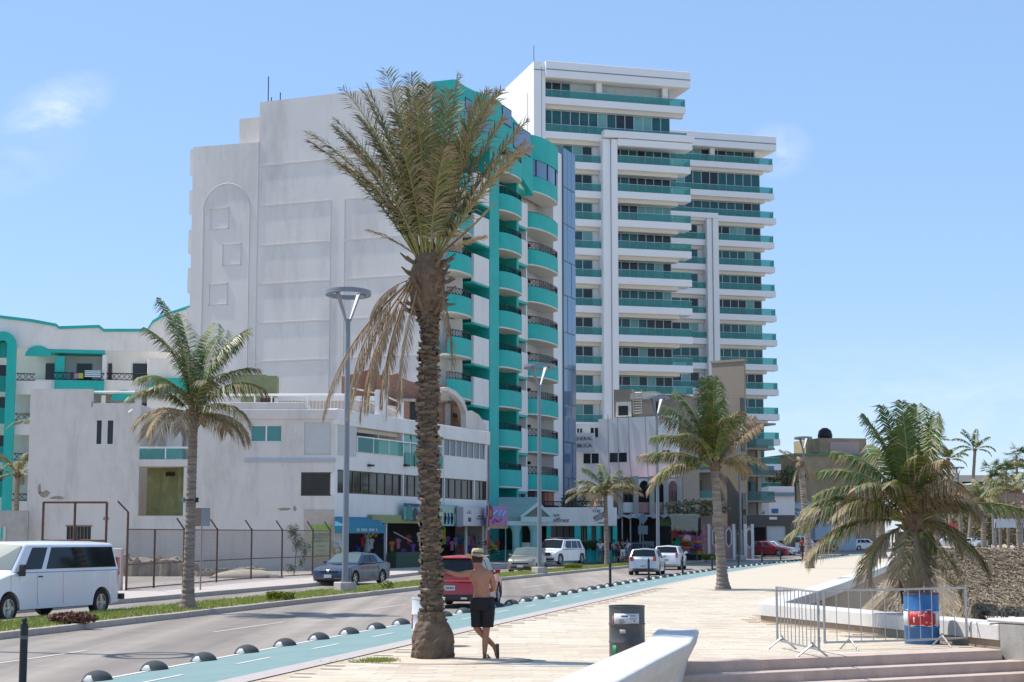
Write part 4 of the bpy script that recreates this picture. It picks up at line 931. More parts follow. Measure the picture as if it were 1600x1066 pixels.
 p = MB(); p.box(w0, w1, -.44, 1, za - .2, zb + .7); p.build('stair_window_wall', IRON, t)
 drum = arc_pts(x817 + .12, x862, -.1, 1.2, 14)
 z0, z1 = TF.z(840, 262), TF.z(840, 225); k = len(drum); b_ = MB()
 b_.prism(drum + [(x862, 2), (x817 + .12, 2)], z0, z1); b_.build('crown_drum', TEAL, t)
 zg = TF.z(840, 287)
 for i in range(0, 14):
  (xa, ya), (xb, yb) = drum[i], drum[i+1]; b_ = MB(); b_.add([(xa, ya + .08, zg), (xb, yb + .08, zg), (xb, yb + .08, z0), (xa, ya + .08, z0), (xa, ya + .14, zg), (xb, yb + .14, zg), (xb, yb + .14, z0), (xa, ya + .14, z0)], [(0,1,2,3), (7,6,5,4)]); b_.build('drum_window', WIN_B, t)
  if i % 3 == 0: b_ = MB(); b_.tube([(xa, ya + .05, zg), (xa, ya + .05, z0)], .05, 4); b_.build('drum_mullion', IRON, t)
 b_ = MB(); b_.prism([(x, y + .15) for x, y in drum] + [(x862, 2), (x817 + .12, 2)], zg - .1, zg); b_.build('drum_sill', TEAL_D, t)
 z0, z1 = 4.4, 7.2 - 1.6
 for i in range(6):
  q = (x862 - x800) / 6; p = MB(); p.box(x800 + i*q + .06, x800 + (i+1)*q - .06, -.2, -.12, 3.9, 5.7); p.build('lobby_window', WIN if i % 3 else WIN_B, t)
 p = MB(); p.box(x800, x862, -.1, 1.2, 0, 6); p.build('lobby_wall', IRON, t)
hotel_tower()
# ------------------------------------------------------------- low white building with shops
def low_building():
 Y0 = 97.0; cx = V(523, 800, Y0).x
 A = Frame(cx, Y0, 0, -.1); slope = math.degrees(math.atan2(1, .38)); S = Frame(cx, Y0, slope, -.1)
 t = thing('shop_building', 'worn low white two-storey building with shops below and a brick ruin on its roof', 'building', A.o)
 MS = Matrix.Rotation(S.a, 4, 'Z'); a = A.at; s = S.at
 x45 = A.x(45); x142 = A.x(142); x218 = A.x(218); x222 = A.x(222); x287 = A.x(288); x303 = A.x(303); X = A.x; Z = lambda v: A.z(500, v)
 E_ = S.x(762.5); R0 = s(525, 638)[1]
 hol = [(X(150), X(158), Z(694), Z(657)), (X(167), X(176), Z(694), Z(657)), (X(108), X(146), Z(852), Z(823))]
 w = MB(); w.wall(x45, x142, 0, Z(608), hol, .3); w.wall(x142, x218, 0, Z(630), hol, .3); w.box(x218 - .35, x218, 0, .3, Z(630), Z(608)); w.box(x45, x45 + .3, .3, 14, 0, Z(608)); w.box(x218 - .3, x218, .3, 4, Z(718), Z(632)); w.build('wall', WHITE_OLD, t)
 for h in hol:
  p = MB(); p.box(h[0], h[1], .16, .2, h[2], h[3]); o = p.build('window', WIN, t)
  if h is hol[2]:
   p = MB(); n = 7; q = (h[1] - h[0]) / n
   for i in range(n + 1): p.box(h[0] + i*q - .02, h[0] + i*q + .02, .05, .08, h[2], h[3])
   p.box(h[0] - .05, h[1] + .05, -.03, .0, h[3], h[3] + .08); p.build('window_grille', mat('brown_grille', (.22, .16, .11), .7), o)
 w = MB(); w.box(x218, x303, 0, .3, 0, Z(806)); w.box(x287, x303, .0, .3, Z(806), Z(730)); w.box(x218, x303, -.06, 3.0, Z(729), Z(718)); w.build('wall', WHITE_OLD, t)
 w = MB(); w.box(x218, x303 - .02, 3.2, 3.5, Z(718), Z(640)); w.box(X(246), X(272), 2.4, 3.2, Z(718), Z(636)); w.build('recess_wall', WHITE, t)
 w = MB(); w.box(x218, x287, 2.2, 2.4, Z(806), Z(729)); w.box(X(272), x287, 1.4, 2.2, Z(806), Z(729)); w.build('recess_wall', mat('olive_stained_wall', (.30, .31, .15), .9, var=.25, vscale=1.5, dirt=.6, dcol=(.12, .12, .07), dscale=.9), t)
 w = MB(); w.box(X(248), X(262), 2.1, 2.2, Z(742), Z(736)); w.build('vent', DARK, t)
 w = MB(); w.box(x218 + .02, X(258), -.02, 0, Z(717), Z(701)); w.box(X(260), x287, -.02, 0, Z(717), Z(701)); w.build('balcony_glass', RAILGLASS, t)
 w = MB(); w.box(x218, x287 + .3, -.05, .02, Z(701), Z(698)); w.box(X(258), X(260), -.04, .0, Z(717), Z(701)); w.build('handrail', WHITE, t)
 hr = [(X(391), X(440), Z(691), Z(664)), (X(471), X(523) + .01, Z(775), Z(738)), (X(475), X(517), Z(711), Z(660))]
 w = MB(); w.wall(x303, X(523), 0, Z(640), hr, .3); w.box(x303, x303 + .3, .3, 3.5, 0, Z(640)); w.build('wall', WHITE_OLD, t)
 w = MB(); w.box(x303, X(523) + .12, -.12, 3, Z(655), Z(640)); w.box(x303, X(475), .0, 3, Z(640), Z(629)); w.build('roof_band', WHITE_OLD, t, bevel=.02)
 w = MB(); w.box(X(383), X(523) + .1, -.07, .0, Z(722), Z(717)); w.build('string_course', mat('faded_blue_trim', (.42, .44, .50), .8), t)
 wf = window_row(t, hr[0][0], hr[0][1], hr[0][2], hr[0][3], .12, 1.0, 5, glasses=(mat('aqua_pane', (.13, .38, .36), .15), mat('deep_aqua_pane', (.06, .23, .22), .15)), weights=(.5, .5), run=1, fr=WHITE)
 w = MB(); w.box(hr[2][0], hr[2][1], .06, .12, hr[2][2], hr[2][3]); w.build('filled_in_window', mat('pale_grey_panel', (.52, .52, .50), .7, var=.04), t)
 DG = (WIN, mat('brown_tinted_glass', (.03, .027, .026), .1, spec=.3, var=.3, vscale=1))
 window_row(t, hr[1][0], X(523), hr[1][2], hr[1][3], .15, 1.7, 6, glasses=DG, weights=(.5, .5), fr=mat('bronze_frame', (.10, .065, .04), .5))
 w = MB(); w.box(X(515), X(523), .13, .2, hr[1][2], hr[1][3]); w.build('corner_post', MATS['bronze_frame'], t)
 w = MB(); w.prism([(-3.2, .3), (.9, 12.2), (-1.5, 15.0), (x303 - .01, 14.5), (x45, 14.5), (x45, 6), (x222 + .5, 6), (x303, 3.5), (x303, .3)], 0, Z(662)); w.build('rear_body', WHITE_OLD, t)
 w = MB(MS); w.box(.05, E_, .32, 3.3, R0 - 1.2, R0 - .97); w.box(.05, E_, .32, 3.3, 2.92, 3.1); w.box(E_ - .3, E_, .31, 3.3, 0, R0 - 1.2); w.build('floor_deck', WHITE_OLD, t)
 w = MB(); z = Z(612); w.tube([(x142, .4, z), (x218, .4, z)], .07, 6); w.build('roof_pipe', WHITE, t)
 w = MB(); w.tube([(x222, 2.8, z), (X(385), 2.8, Z(611)), (X(540), 2.8, Z(611))], .07, 6)
 for u in (270, 330, 385, 412, 470): w.tube([(X(u), 2.8, Z(650)), (X(u), 2.8, Z(611))], .05, 5)
 w.build('roof_rail', WHITE, t)
 w = MB(); w.box(X(412), X(592), 6.0, 6.2, Z(646), Z(612)); w.build('terrace_wall', mat('cream_wall', (.60, .52, .46), .85, var=.08, dirt=.3), t)
 for i in range(34):
  pass
 w = MB(); x = X(415)
 while x < X(590): w.box(x, x + .05, 5.93, 5.99, Z(640), Z(612)); x += .22
 w.build('terrace_slats', WHITE, t)
 w = MB(); w.box(X(410), X(592), 5.9, 6.02, Z(614), Z(606)); w.box(X(572), X(590), 5.6, 6.2, Z(648), Z(596)); w.build('terrace_frame', WHITE, t)
 w = MB(); w.box(X(355), X(388), 4.5, 5.6, Z(640), Z(598)); w.box(X(388), X(406), 6.5, 7.5, Z(606), Z(571)); w.box(X(330), X(388), 6.5, 7.5, Z(606), Z(569)); w.build('olive_tank_wall', mat('olive_render', (.26, .27, .14), .9, var=.15), t)
 w = MB(); w.box(X(388), X(410), 4.4, 4.5, Z(632), Z(612)); w.build('dark_opening', mat('maroon_door', (.08, .03, .03), .7), t)
 E = S.x(762.5); sz = lambda u, v: s(u, v)[1]; sx = S.x
 roof0, roof1 = sz(525, 638), sz(762, 678); roofz = lambda x: roof0 + (roof1 - roof0) * x / E
 zwt, zwb = sz(640, 742.5), sz(640, 776)          # black strip windows
 zbt, zbb = sz(640, 658), sz(640, 712)
 xo0, xo1, xd1, xr = sx(557), sx(629), sx(691), sx(693)
 hs = [(.3, E - .15, zwb, zwt), (xo0, xo1, sz(590, 709), sz(600, 668)), (xo1 + .2, xd1, sz(660, 730), sz(660, 680)), (sx(694), E - .5, sz(725, 716), sz(725, 686)), (1.0, E + 1, -1, 2.75)]
 w = MB(MS); w.wall(0, E, 0, roof0 - .9, hs, .3); w.build('facade_wall', WHITE, t)
 w = MB(MS); w.box(-.05, E + .05, -.15, .6, roof0 - .95, roof0 - .02); w.build('roof_fascia', WHITE, t, bevel=.03)
 w = MB(MS); w.box(.3, xo0 - .1, -.05, -.0, sz(540, 712), sz(540, 660)); w.build('filled_in_window', MATS['pale_grey_panel'], t)
 window_row(t, .3, E - .15, zwb, zwt, .14, 1.15, 7, M=MS, glasses=DG, weights=(.6, .4), fr=MATS['bronze_frame'], run=1)
 for u in (629, 693, 740):
  p = MB(MS); p.box(sx(u), sx(u) + .14, -.05, .1, zwb, zwt); p.build('white_mullion', WHITE, t)
 w = MB(MS); w.box(xo0, xo1, 3.0, 3.2, hs[1][2] - .4, hs[1][3] + .2); w.box(xo0 + 3.6, xo0 + 3.75, .3, 3.0, hs[1][2], hs[1][3]); w.build('loggia_wall', mat('pale_green_wall', (.55, .58, .52), .8), t)
 GR = (mat('loggia_glass', (.10, .34, .31), .12),)
 zr0 = hs[1][2] - .0
 for i in range(3):
  q = (xo1 - xo0) / 3; p = MB(MS); p.box(xo0 + i*q + .04, xo0 + (i+1)*q - .04, -.06, -.04, zr0, zr0 + .85); p.build('railing_pane', RAILGLASS, t)
 for i in range(4):
  q = (xd1 - xo1) / 4; p = MB(MS); p.box(xo1 + i*q + .24, xo1 + (i+1)*q - .0, -.06, -.04, hs[2][2], hs[2][2] + .85); p.build('railing_pane', RAILGLASS, t)
  p = MB(MS); p.box(xo1 + i*q + .24, xo1 + (i+1)*q - .0, .2, .25, hs[2][2], hs[2][3]); p.build('glass_door', GR[0], t)
 w = MB(MS); w.box(xo0, xd1, -.09, -.02, zr0 + .86, zr0 + .94)
 for x in (xo0, xo0 + (xo1-xo0)/3, xo0 + 2*(xo1-xo0)/3, xo1): w.box(x - .04, x + .04, -.08, -.03, zr0, zr0 + .86)
 w.build('balcony_rail', WHITE, t)
 window_row(t, hs[3][0], hs[3][1], hs[3][2], hs[3][3], .1, 1.05, 8, M=MS, glasses=(mat('slate_pane', (.07, .085, .11), .12),), weights=(1,), fr=WHITE)
 for u in (577, 633, 655):
  p = MB(MS); p.box(sx(u) - .25, sx(u) + .25, -.25, -.002, sz(u, 729), sz(u, 726)); p.build('flood_lamp', IRON, t)
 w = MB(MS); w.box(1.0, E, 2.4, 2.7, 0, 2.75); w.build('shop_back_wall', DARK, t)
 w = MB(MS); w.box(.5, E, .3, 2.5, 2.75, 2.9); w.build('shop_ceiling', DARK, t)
 for u in (603, 728, 758):
  p = MB(MS); p.box(sx(u) - .06, sx(u) + .06, -.1, .05, 0, 2.8); p.build('shop_post', WHITE, t)
 w = MB(MS); w.box(sx(575), E, -.35, .0, sz(640, 818), sz(640, 806)); w.build('olive_beam', mat('olive_beam_paint', (.27, .30, .13), .8), t)
 w = MB(MS); w.box(sx(600), sx(655), -.9, -.3, .0, .95); w.build('low_counter_wall', mat('dark_green_wall', (.05, .08, .05), .8), t)
 w = MB(MS); w.tube([(sx(607), -.4, 2.2), (sx(635), -.4, 1.6)], .05, 5); w.build('awning_arm', STEEL, t)
 p = MB(MS); p.tube([(E - .05, -.1, 0), (E - .05, -.1, roof0 - 1.0)], .07, 6); p.build('drain_pipe', GREYM, t)
 p = MB(MS); p.tube([(xd1 + .3, -.06, 2.8), (xd1 + .1, -.06, roof0 - .9)], .03, 5); p.build('wall_cable', WHITE, t)
 o = MB(); o.box(X(52), X(62), .01, -.01, 0, 0)
 PEEL = mat('exposed_mortar', (.33, .28, .22), .95, var=.3, vscale=8, bump=.8)
 def peel(u, v, w_, h_, seed):
  r = random.Random(seed); x, z = X(u), Z(v); n = 14; pts = [(x + w_ * math.cos(2*math.pi*k/n) * r.uniform(.5, 1), z + h_ * math.sin(2*math.pi*k/n) * r.uniform(.5, 1)) for k in range(n)]
  p = MB(); p.vprism(pts, -.006, .0); p.build('peeled_plaster', PEEL, t)
 peel(72, 772, .45, .28, 1); peel(92, 778, .5, .14, 2); peel(64, 764, .12, .4, 3); peel(169, 810, .28, .17, 4); peel(445, 796, .5, .12, 5); peel(462, 795, .12, .2, 6); peel(142, 632, .08, .3, 7)
 p = MB(); p.tube([(X(207), -.25, Z(641)), (X(202), -.45, Z(646))], .07, 6); p.build('security_camera', WHITE, t)
 p = MB(); p.box(X(477), X(523), -.05, -.0, 0, Z(797)); p.build('beige_base_panel', mat('beige_dado', (.50, .42, .35), .9, var=.08), t)
 BR = mat('brick_masonry', (.32, .13, .08), .9); n_, l_ = BR.node_tree.nodes, BR.node_tree.links
 tx = n_.new('ShaderNodeTexCoord'); sp_ = n_.new('ShaderNodeSeparateXYZ'); l_.new(tx.outputs['Object'], sp_.inputs[0]); ad = n_.new('ShaderNodeMath'); ad.operation = 'ADD'; l_.new(sp_.outputs[0], ad.inputs[0]); l_.new(sp_.outputs[1], ad.inputs[1])
 cb = n_.new('ShaderNodeCombineXYZ'); l_.new(ad.outputs[0], cb.inputs[0]); l_.new(sp_.outputs[2], cb.inputs[1])
 bt = n_.new('ShaderNodeTexBrick'); bt.inputs['Scale'].default_value = 1.0; bt.inputs['Brick Width'].default_value = .34; bt.inputs['Row Height'].default_value = .13; bt.inputs['Mortar Size'].default_value = .014
 bt.inputs['Color1'].default_value = (.36, .14, .085, 1); bt.inputs['Color2'].default_value = (.25, .10, .06, 1); bt.inputs['Mortar'].default_value = (.30, .25, .2, 1); l_.new(cb.outputs[0], bt.inputs[0]); l_.new(bt.outputs[0], n_['Principled BSDF'].inputs['Base Color'])
 y_ = 2.6; F2 = lambda u, v: S.at(u, v, y_)
 g = thing('brick_ruin', 'roofless red brick ruin with a ragged top standing on the low white building', 'ruin', S.o + Vector((0, 0, 0)), S.a)
 def poly(uv, y0, y1, m, name):
  q = MB(); q.vprism([S.at(u, v, y0) for u, v in uv], y0, y1); return q.build(name, m, g)
 poly([(540, 662), (540, 588), (548, 585), (560, 583), (575, 578), (590, 577), (593, 582), (594, 662)], 4.6, 4.9, BR, 'brick_wall')
 poly([(593, 668), (593, 586), (612, 586), (621, 583), (630, 592), (648, 598), (662, 600), (685, 600), (697, 604), (697, 672)], 3.4, 3.65, BR, 'brick_wall')
 poly([(600, 640), (600, 586), (606, 586), (606, 640)], 3.28, 3.38, CONC, 'concrete_column')
 poly([(629, 668), (629, 622), (640, 622), (640, 670)], 2.5, 2.8, BR, 'brick_pier')
 poly([(640, 670), (640, 625), (662, 625), (662, 674)], 2.95, 3.0, DARK, 'dark_doorway')
 poly([(628, 627), (628, 623), (700, 624), (700, 629)], 2.4, 2.9, CONC, 'lintel')
 poly([(688, 676), (688, 622), (727, 630), (727, 683)], 2.5, 2.75, BR, 'brick_wall')
 poly([(696, 676), (696, 630), (704, 631), (704, 677)], 2.4, 2.48, CONC, 'concrete_column')
 poly([(707, 655), (707, 634), (717, 636), (717, 657)], 2.42, 2.49, mat('ochre_board', (.34, .17, .06), .8), 'boarded_window')
 poly([(709, 652), (709, 646), (715, 647), (715, 653)], 2.36, 2.41, DARK, 'window_gap')
 poly([(688, 612), (700, 607), (715, 615), (727, 626), (727, 634), (712, 626), (690, 626)], 1.9, 3.3, CONC, 'broken_roof')
 rd = [(691, 606), (700, 605), (712, 611), (722, 621), (728, 633), (731, 643), (738, 642), (748, 648), (756, 659), (761, 672), (762, 682), (728, 678), (728, 645), (722, 630), (712, 619), (700, 611), (691, 610)]
 poly(rd[::-1], 1.2, 1.6, WHITE_OLD, 'round_topped_wall')
 w = MB(); za = S.at(560, 640, .3)
 pts = [(sx(u, .3), .3, S.at(u, v, .3)[1]) for u, v in ((545, 606), (575, 612), (600, 618), (628, 631))]
 w.tube(pts, .05, 5); pts2 = [(x, y, z - .65) for x, y, z in pts]; w.tube(pts2, .035, 5)
 for p_ in pts: w.tube([p_, (p_[0], p_[1], roof0 - .05)], .045, 5)
 w.build('terrace_rail', WHITE, g)
 w = MB(); w.box(sx(545, .9), sx(629, .9), .9, 1.1, roof0 - .3, S.at(600, 632, .9)[1]); w.build('terrace_parapet', MATS['cream_wall'], g)
 w = MB(); w.box(sx(629, .2) - .15, sx(629, .2) + .15, .2, .5, roof0 - .3, S.at(629, 628, .2)[1]); w.build('terrace_post', WHITE, g)
 return S
S_SHOP = low_building()
# ------------------------------------------------------------- turquoise hotel wing, far left
def left_hotel():
 p0 = V(0, 700, 138); F = Frame(p0.x, p0.y, 14, -.1); a = F.at; X = F.x; Z = F.z
 t = thing('hotel_wing', 'white and turquoise hotel wing with open corridors at the far left', 'hotel', F.o, F.a)
 par = [(-30, 494), (0, 497), (50, 503), (88, 510), (92, 514), (155, 512), (162, 518), (230, 518), (238, 505), (255, 495), (330, 470), (330, 800)]
 dz = .35
 flo = [Z(100, 554), Z(100, 616), Z(100, 680), Z(100, 745), 0]
 w = MB(); w.box(X(-30), X(320), 2.2, 2.6, 0, Z(100, 530)); w.build('corridor_wall', WHITE, t)
 pts = [F.at(u, v) for u, v in par[:-1]]; bot = F.at(330, 552)[1]
 w = MB(); w.vprism([(pts[0][0], bot), (pts[-1][0], bot)] + pts[::-1], 0, .4); w.build('upper_wall', WHITE, t)
 w = MB()
 for (xa, za), (xb, zb) in zip(pts, pts[1:]): w.vprism([(xa, za - .02), (xb, zb - .02), (xb, zb + .22), (xa, za + .22)], -.12, .5)
 w.build('coping', TEAL, t)
 w = MB(); w.box(X(52), X(160), -.05, 2.2, bot - .3, bot + .0); w.build('turquoise_band', TEAL, t)
 xa0, xa1 = X(-22), X(21); cx, rx = (xa0 + xa1) / 2, (xa1 - xa0) / 2; zc = Z(0, 540); pts = []
 for r_ in (1, .62):
  pass
 outer = [(cx + rx * math.cos(R(th)), zc + rx * math.sin(R(th))) for th in range(0, 181, 12)]; inner = [(cx + (rx - .75) * math.cos(R(th)), zc + (rx - .75) * math.sin(R(th))) for th in range(180, -1, -12)]
 w = MB(); w.vprism([(xa1, 0)] + outer + [(xa0, 0), (xa0 + .75, 0)] + inner + [(xa1 - .75, 0)], -.9, .1); w.build('arch_frame', TEAL, t)
 for i, v in enumerate((517, 570, 620, 680, 735)):
  w = MB(); w.box(xa0 + .76, xa1 - .76, -.3, .2, Z(5, v + 42) , Z(5, v + 18)); w.build('arch_balcony', TEAL, t)
  w = MB(); w.box(xa0 + .76, xa1 - .76, .22, .3, Z(5, v + 18), Z(5, v)); w.build('arch_window', WIN, t)
 for i, vf in enumerate((597, 660, 722, 785)):
  zf = Z(100, vf); w = MB(); w.box(X(22), X(320), 0, 2.2, zf - .3, zf + .15); w.build('corridor_floor', CREAM, t)
  w = MB(); w.box(X(22), X(82), -.02, .12, Z(60, vf + 20), Z(60, vf - 1)); w.build('corridor_parapet', WHITE, t)
  w = MB(); w.box(X(82), X(160), -.5, .12, Z(120, vf + 19), Z(120, vf - 2)); w.build('corridor_parapet', TEAL, t)
  w = MB(); w.box(X(160), X(228), -.02, .12, Z(190, vf + 19), Z(190, vf - 3)); w.build('corridor_parapet', WHITE, t)
  w = MB(); w.box(X(228), X(310), -.5, .12, Z(250, vf + 15), Z(250, vf - 6)); w.build('corridor_parapet', TEAL, t)
  for u0, u1, y in ((22, 51, .0), (82, 160, -.5), (163, 228, .0)):
   w = MB(); x0, x1, z0, z1 = X(u0), X(u1), Z((u0+u1)/2, vf - 3), Z((u0+u1)/2, vf - 13); n = int((x1 - x0) / .42)
   for k in range(n):
    q = (x1 - x0) / n; w.tube([(x0 + k*q, y, z0), (x0 + (k+1)*q, y, z1)], .03, 3, caps=False); w.tube([(x0 + k*q, y, z1), (x0 + (k+1)*q, y, z0)], .03, 3, caps=False)
   w.tube([(x0, y, z1), (x1, y, z1)], .05, 4); w.tube([(x0, y, z0), (x1, y, z0)], .04, 4); w.build('railing', IRON, t)
  for u0, u1 in ((66, 80), (116, 140), (166, 172), (205, 228)):
   w = MB(); w.box(X(u0), X(u1), 2.1, 2.18, Z(u0, vf - 2), Z(u0, vf - 33)); w.build('room_door', WIN, t)
  w = MB(); w.box(X(82), X(97), -.2, 2.2, Z(90, vf), Z(90, vf - 40)); w.build('corridor_pillar', TEAL, t)
  w = MB(); w.box(X(156), X(163), -.2, 2.2, Z(160, vf), Z(160, vf - 42)); w.build('corridor_pillar', WHITE, t)
  cx_, rx_, z0 = X(55 if i == 0 else 192), (X(75) - X(33)) / 2, Z(60, vf - 40 if i == 0 else vf - 36)
  pts = [(cx_ + rx_ * math.cos(R(th)), z0 + .9 * math.sin(R(th))) for th in range(0, 181, 15)]; w = MB(); w.vprism(pts, -.12, -.01); w.build('arch_panel', TEAL, t)
 w = MB(); w.box(X(228), X(320), .0, 2.2, Z(260, 790), Z(260, 560)); w.build('end_wall', WHITE, t)
 for k, (u, v, ww, hh, c) in enumerate([(100, 584, 6, 9, (.03, .13, .14)), (109, 585, 6, 8, (.05, .05, .07)), (116, 584, 6, 9, (.30, .2, .35)), (123, 584, 7, 9, (.35, .45, .05))]):
  m_ = MB(); x, z = X(u), Z(u, v); m_.box(x - ww*.027, x + ww*.027, -.56, -.52, z - hh*.05, z); o = m_.build('towel', mat('towel_%d' % k, c, .9)); o.matrix_world = F.M()
  tag(o, ['dark teal towel hung first on the left hotel railing', 'near-black cloth hung second on the left hotel railing', 'violet cloth hung third on the left hotel railing', 'lime green cloth on the left hotel railing beside the striped towel'][k], 'towel', 'washing on the hotel railing')
 m_ = MB(); x0, x1 = X(129), X(154); z0, z1 = Z(140, 590), Z(140, 580)
 for k in range(7): m_.box(x0, x1, -.56 - .002 * (k % 2), -.52, z0 + (z1-z0)*k/7, z0 + (z1-z0)*(k+1)/7, mi=k % 2)
 o = m_.build('striped_towel', [mat('towel_white', (.7, .7, .7), .9), mat('towel_blue', (.05, .25, .4), .9)]); o.matrix_world = F.M(); tag(o, 'wide blue and white striped towel on the left hotel railing', 'towel')
left_hotel()
p = V(-5, 850, 96); bw = thing('block_wall', 'grey concrete wall with slot openings at the left edge', 'wall', (p.x, 96, -.1))
w = MB(); xl, xr = 0, V(44, 800, 96).x - p.x; zt = V(0, 798, 96).z + .1; hs = [(V(u, 0, 96).x - p.x - .2, V(u, 0, 96).x - p.x + .2, V(0, v1, 96).z + .1, V(0, v0, 96).z + .1) for u in (11, 29) for v0, v1 in ((825, 842), (845, 856))]
w.wall(xl - 6, xr, 0, zt, hs, .25); w.build('wall', CONC, bw)
w = MB()
for u in (11, 29): x = V(u, 0, 96).x - p.x; w.box(x - .35, x - .2, -.05, .0, V(0, 845, 96).z, zt - .9); w.box(x + .2, x + .35, -.05, .0, V(0, 845, 96).z, zt - .9)
w.build('slot_trim', MATS['cream_wall'], bw)
# ------------------------------------------------------------- seafood restaurant with white fascia
def restaurant():
 Y0 = 126; A = Frame(V(795, 0, Y0).x, Y0, 0, -.1); X, Z0 = A.x, (lambda v: A.z(880, v))
 t = thing('restaurant', 'restaurant with white lettered fascia, turquoise columns and gabled porch', 'restaurant', A.o)
 x0, x1 = X(795), X(963)
 w = MB(); w.box(x0 + .5, x1, -.0, 10.5, Z0(822), Z0(793)); w.build('fascia', WHITE, t, bevel=.03)
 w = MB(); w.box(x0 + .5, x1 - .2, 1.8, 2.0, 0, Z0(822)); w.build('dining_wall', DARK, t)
 w = MB(); w.box(X(910), x1 - .1, .2, .5, 0, Z0(860)); w.box(X(855), X(908), .1, .4, 0, Z0(847), ); w.build('planter_wall', TEAL, t)
 w = MB(); w.box(X(852), X(902), .02, .09, Z0(862), Z0(847)); w.box(x0 + .5, X(832), .3, .6, 0, Z0(848)); w.build('white_dado', WHITE, t)
 for u, r_ in ((812, .17), (857, .17), (902, .24), (920, .17), (934, .17), (946, .17), (960, .17)):
  w = MB(); w.box(X(u) - r_, X(u) + r_, .02, .36, 0, Z0(822)); w.build('column', TEAL, t, bevel=.02)
 for u in (910, 914, 926, 929, 940, 953):
  w = MB(); w.box(X(u) - .06, X(u) + .06, .9, 1.0, Z0(848), Z0(822)); w.build('curtain', mat('beige_curtain', (.50, .42, .34), .9), t)
 for i in range(4):
  q = (X(900) - X(860)) / 4; w = MB(); w.box(X(860) + i*q + .03, X(860) + (i+1)*q - .03, .7, .74, Z0(846), Z0(822)); w.build('window_pane', WIN, t)
 w = MB(); z0, z1 = Z0(792), Z0(784); n = 26; q = (x1 - .8 - X(850)) / n; xa = X(850)
 for k in range(n):
  w.tube([(xa + k*q, .2, z0), (xa + (k+1)*q, .2, z1)], .02, 3, caps=False); w.tube([(xa + k*q, .2, z1), (xa + (k+1)*q, .2, z0)], .02, 3, caps=False)
  if k % 4 == 0: w.tube([(xa + k*q, .2, z0), (xa + k*q, .2, z1)], .03, 4)
 w.tube([(xa, .2, z1), (x1 - .8, .2, z1)], .04, 5); w.tube([(xa, .2, z0), (x1 - .8, .2, z0)], .03, 5); w.build('terrace_railing', IRON, t)
 w = MB(); w.box(X(915), X(945), 4, 4.2, Z0(786), Z0(765)); w.build('ochre_blind', mat('ochre_blind', (.55, .36, .18), .8), t)
 w = MB(); w.box(X(905), X(914), 3.9, 4.4, Z0(790), Z0(752)); w.box(X(950), X(962), 4, 4.5, Z0(793), Z0(768)); w.build('terrace_room', WHITE, t)
 INK = mat('black_lettering', (.02, .02, .025), .5)
 text('Restaurant', .36, INK, t, T(X(857), -.02, Z0(805)), shear=.3, font_scale=(1.0, 1))
 text('Los Delfines', .50, INK, t, T(X(861), -.02, Z0(813)), shear=.35, font_scale=(1.05, 1))
 text('THE', .30, INK, t, T(X(931), -.02, Z0(799)), font_scale=(1.2, 1))
 text('MOUZAIS', .42, INK, t, T(X(936), -.02, Z0(808)) @ Matrix.Rotation(R(-26), 4, 'Y'), shear=.2, font_scale=(.5, 1.5), extrude=.02)
 w = MB(); [w.box(X(934) + .09*k, X(934) + .09*k + .06, -.03, -.002, Z0(818), Z0(816.3)) for k in range(7)]; w.build('small_sign_line', INK, t)
 Yp = -3.2
 P_ = lambda u, v: A.at(u, v, Yp)
 (xg0, zg0), (xg1, zg1), (xgm, zgm) = P_(816, 805), P_(862, 805), P_(841, 784)
 ROOFM = mat('faded_green_roof', (.22, .34, .31), .8, var=.12, vscale=1)
 w = MB(); w.vprism([(xg0, zg0 - .45), (xg1, zg0 - .45), (xg1, zg0), (xgm, zgm), (xg0, zg0)], Yp, Yp + .18);
 o = MB(); o.vprism([(xg0 - .1, zg0 - .5), (xg1 + .1, zg0 - .5), (xg1 + .1, zg0 - .12), (xg0 - .1, zg0 - .12)], Yp - .06, Yp + .3); o.vprism([(xg0 - .2, zg0 - .1), (xg0 + .1, zg0 - .12), (xgm, zgm - .3), (xgm, zgm)], Yp - .1, Yp + .3); o.vprism([(xgm, zgm), (xgm, zgm - .3), (xg1 - .1, zg0 - .12), (xg1 + .2, zg0 - .1)], Yp - .1, Yp + .3); o.build('gable_trim', mat('pale_aqua_trim', (.48, .66, .66), .6), t)
 w.build('gable', mat('gable_green', (.14, .20, .15), .7), t)
 (xl, zl) = P_(786, 789); w = MB()
 xl0 = A.at(775, 790, Yp)[0]
 w.add([(xl0, Yp + .3, zg0 - .1), (xgm, Yp + .3, zg0 - .1), (xgm, 0, zgm + .4), (xl0 + .2, 0, zgm + .4), (xl0, Yp + .3, zg0 - .4), (xgm, Yp + .3, zg0 - .4), (xgm, 0, zg0 - .4), (xl0 + .2, 0, zg0 - .4)], [(0,1,2,3), (0,4,5,1), (0,3,7,4), (4,7,6,5)]); w.build('porch_roof', ROOFM, t)
 w = MB(); w.box(xl0, xgm, Yp + .1, 0, zg0 - .75, zg0 - .42); w.build('porch_beam', MATS['pale_aqua_trim'], t)
 for u in (806, 833):
  x = A.at(u, 0, Yp + .4)[0]; w = MB(); w.lathe([(.27, 0), (.27, zg0 - 1.3), (.36, zg0 - 1.0), (.5, zg0 - .75)], 12, c=(x, Yp + .5, 0)); w.build('porch_column', TEAL_L, t, smooth=True, sharp=40)
restaurant()
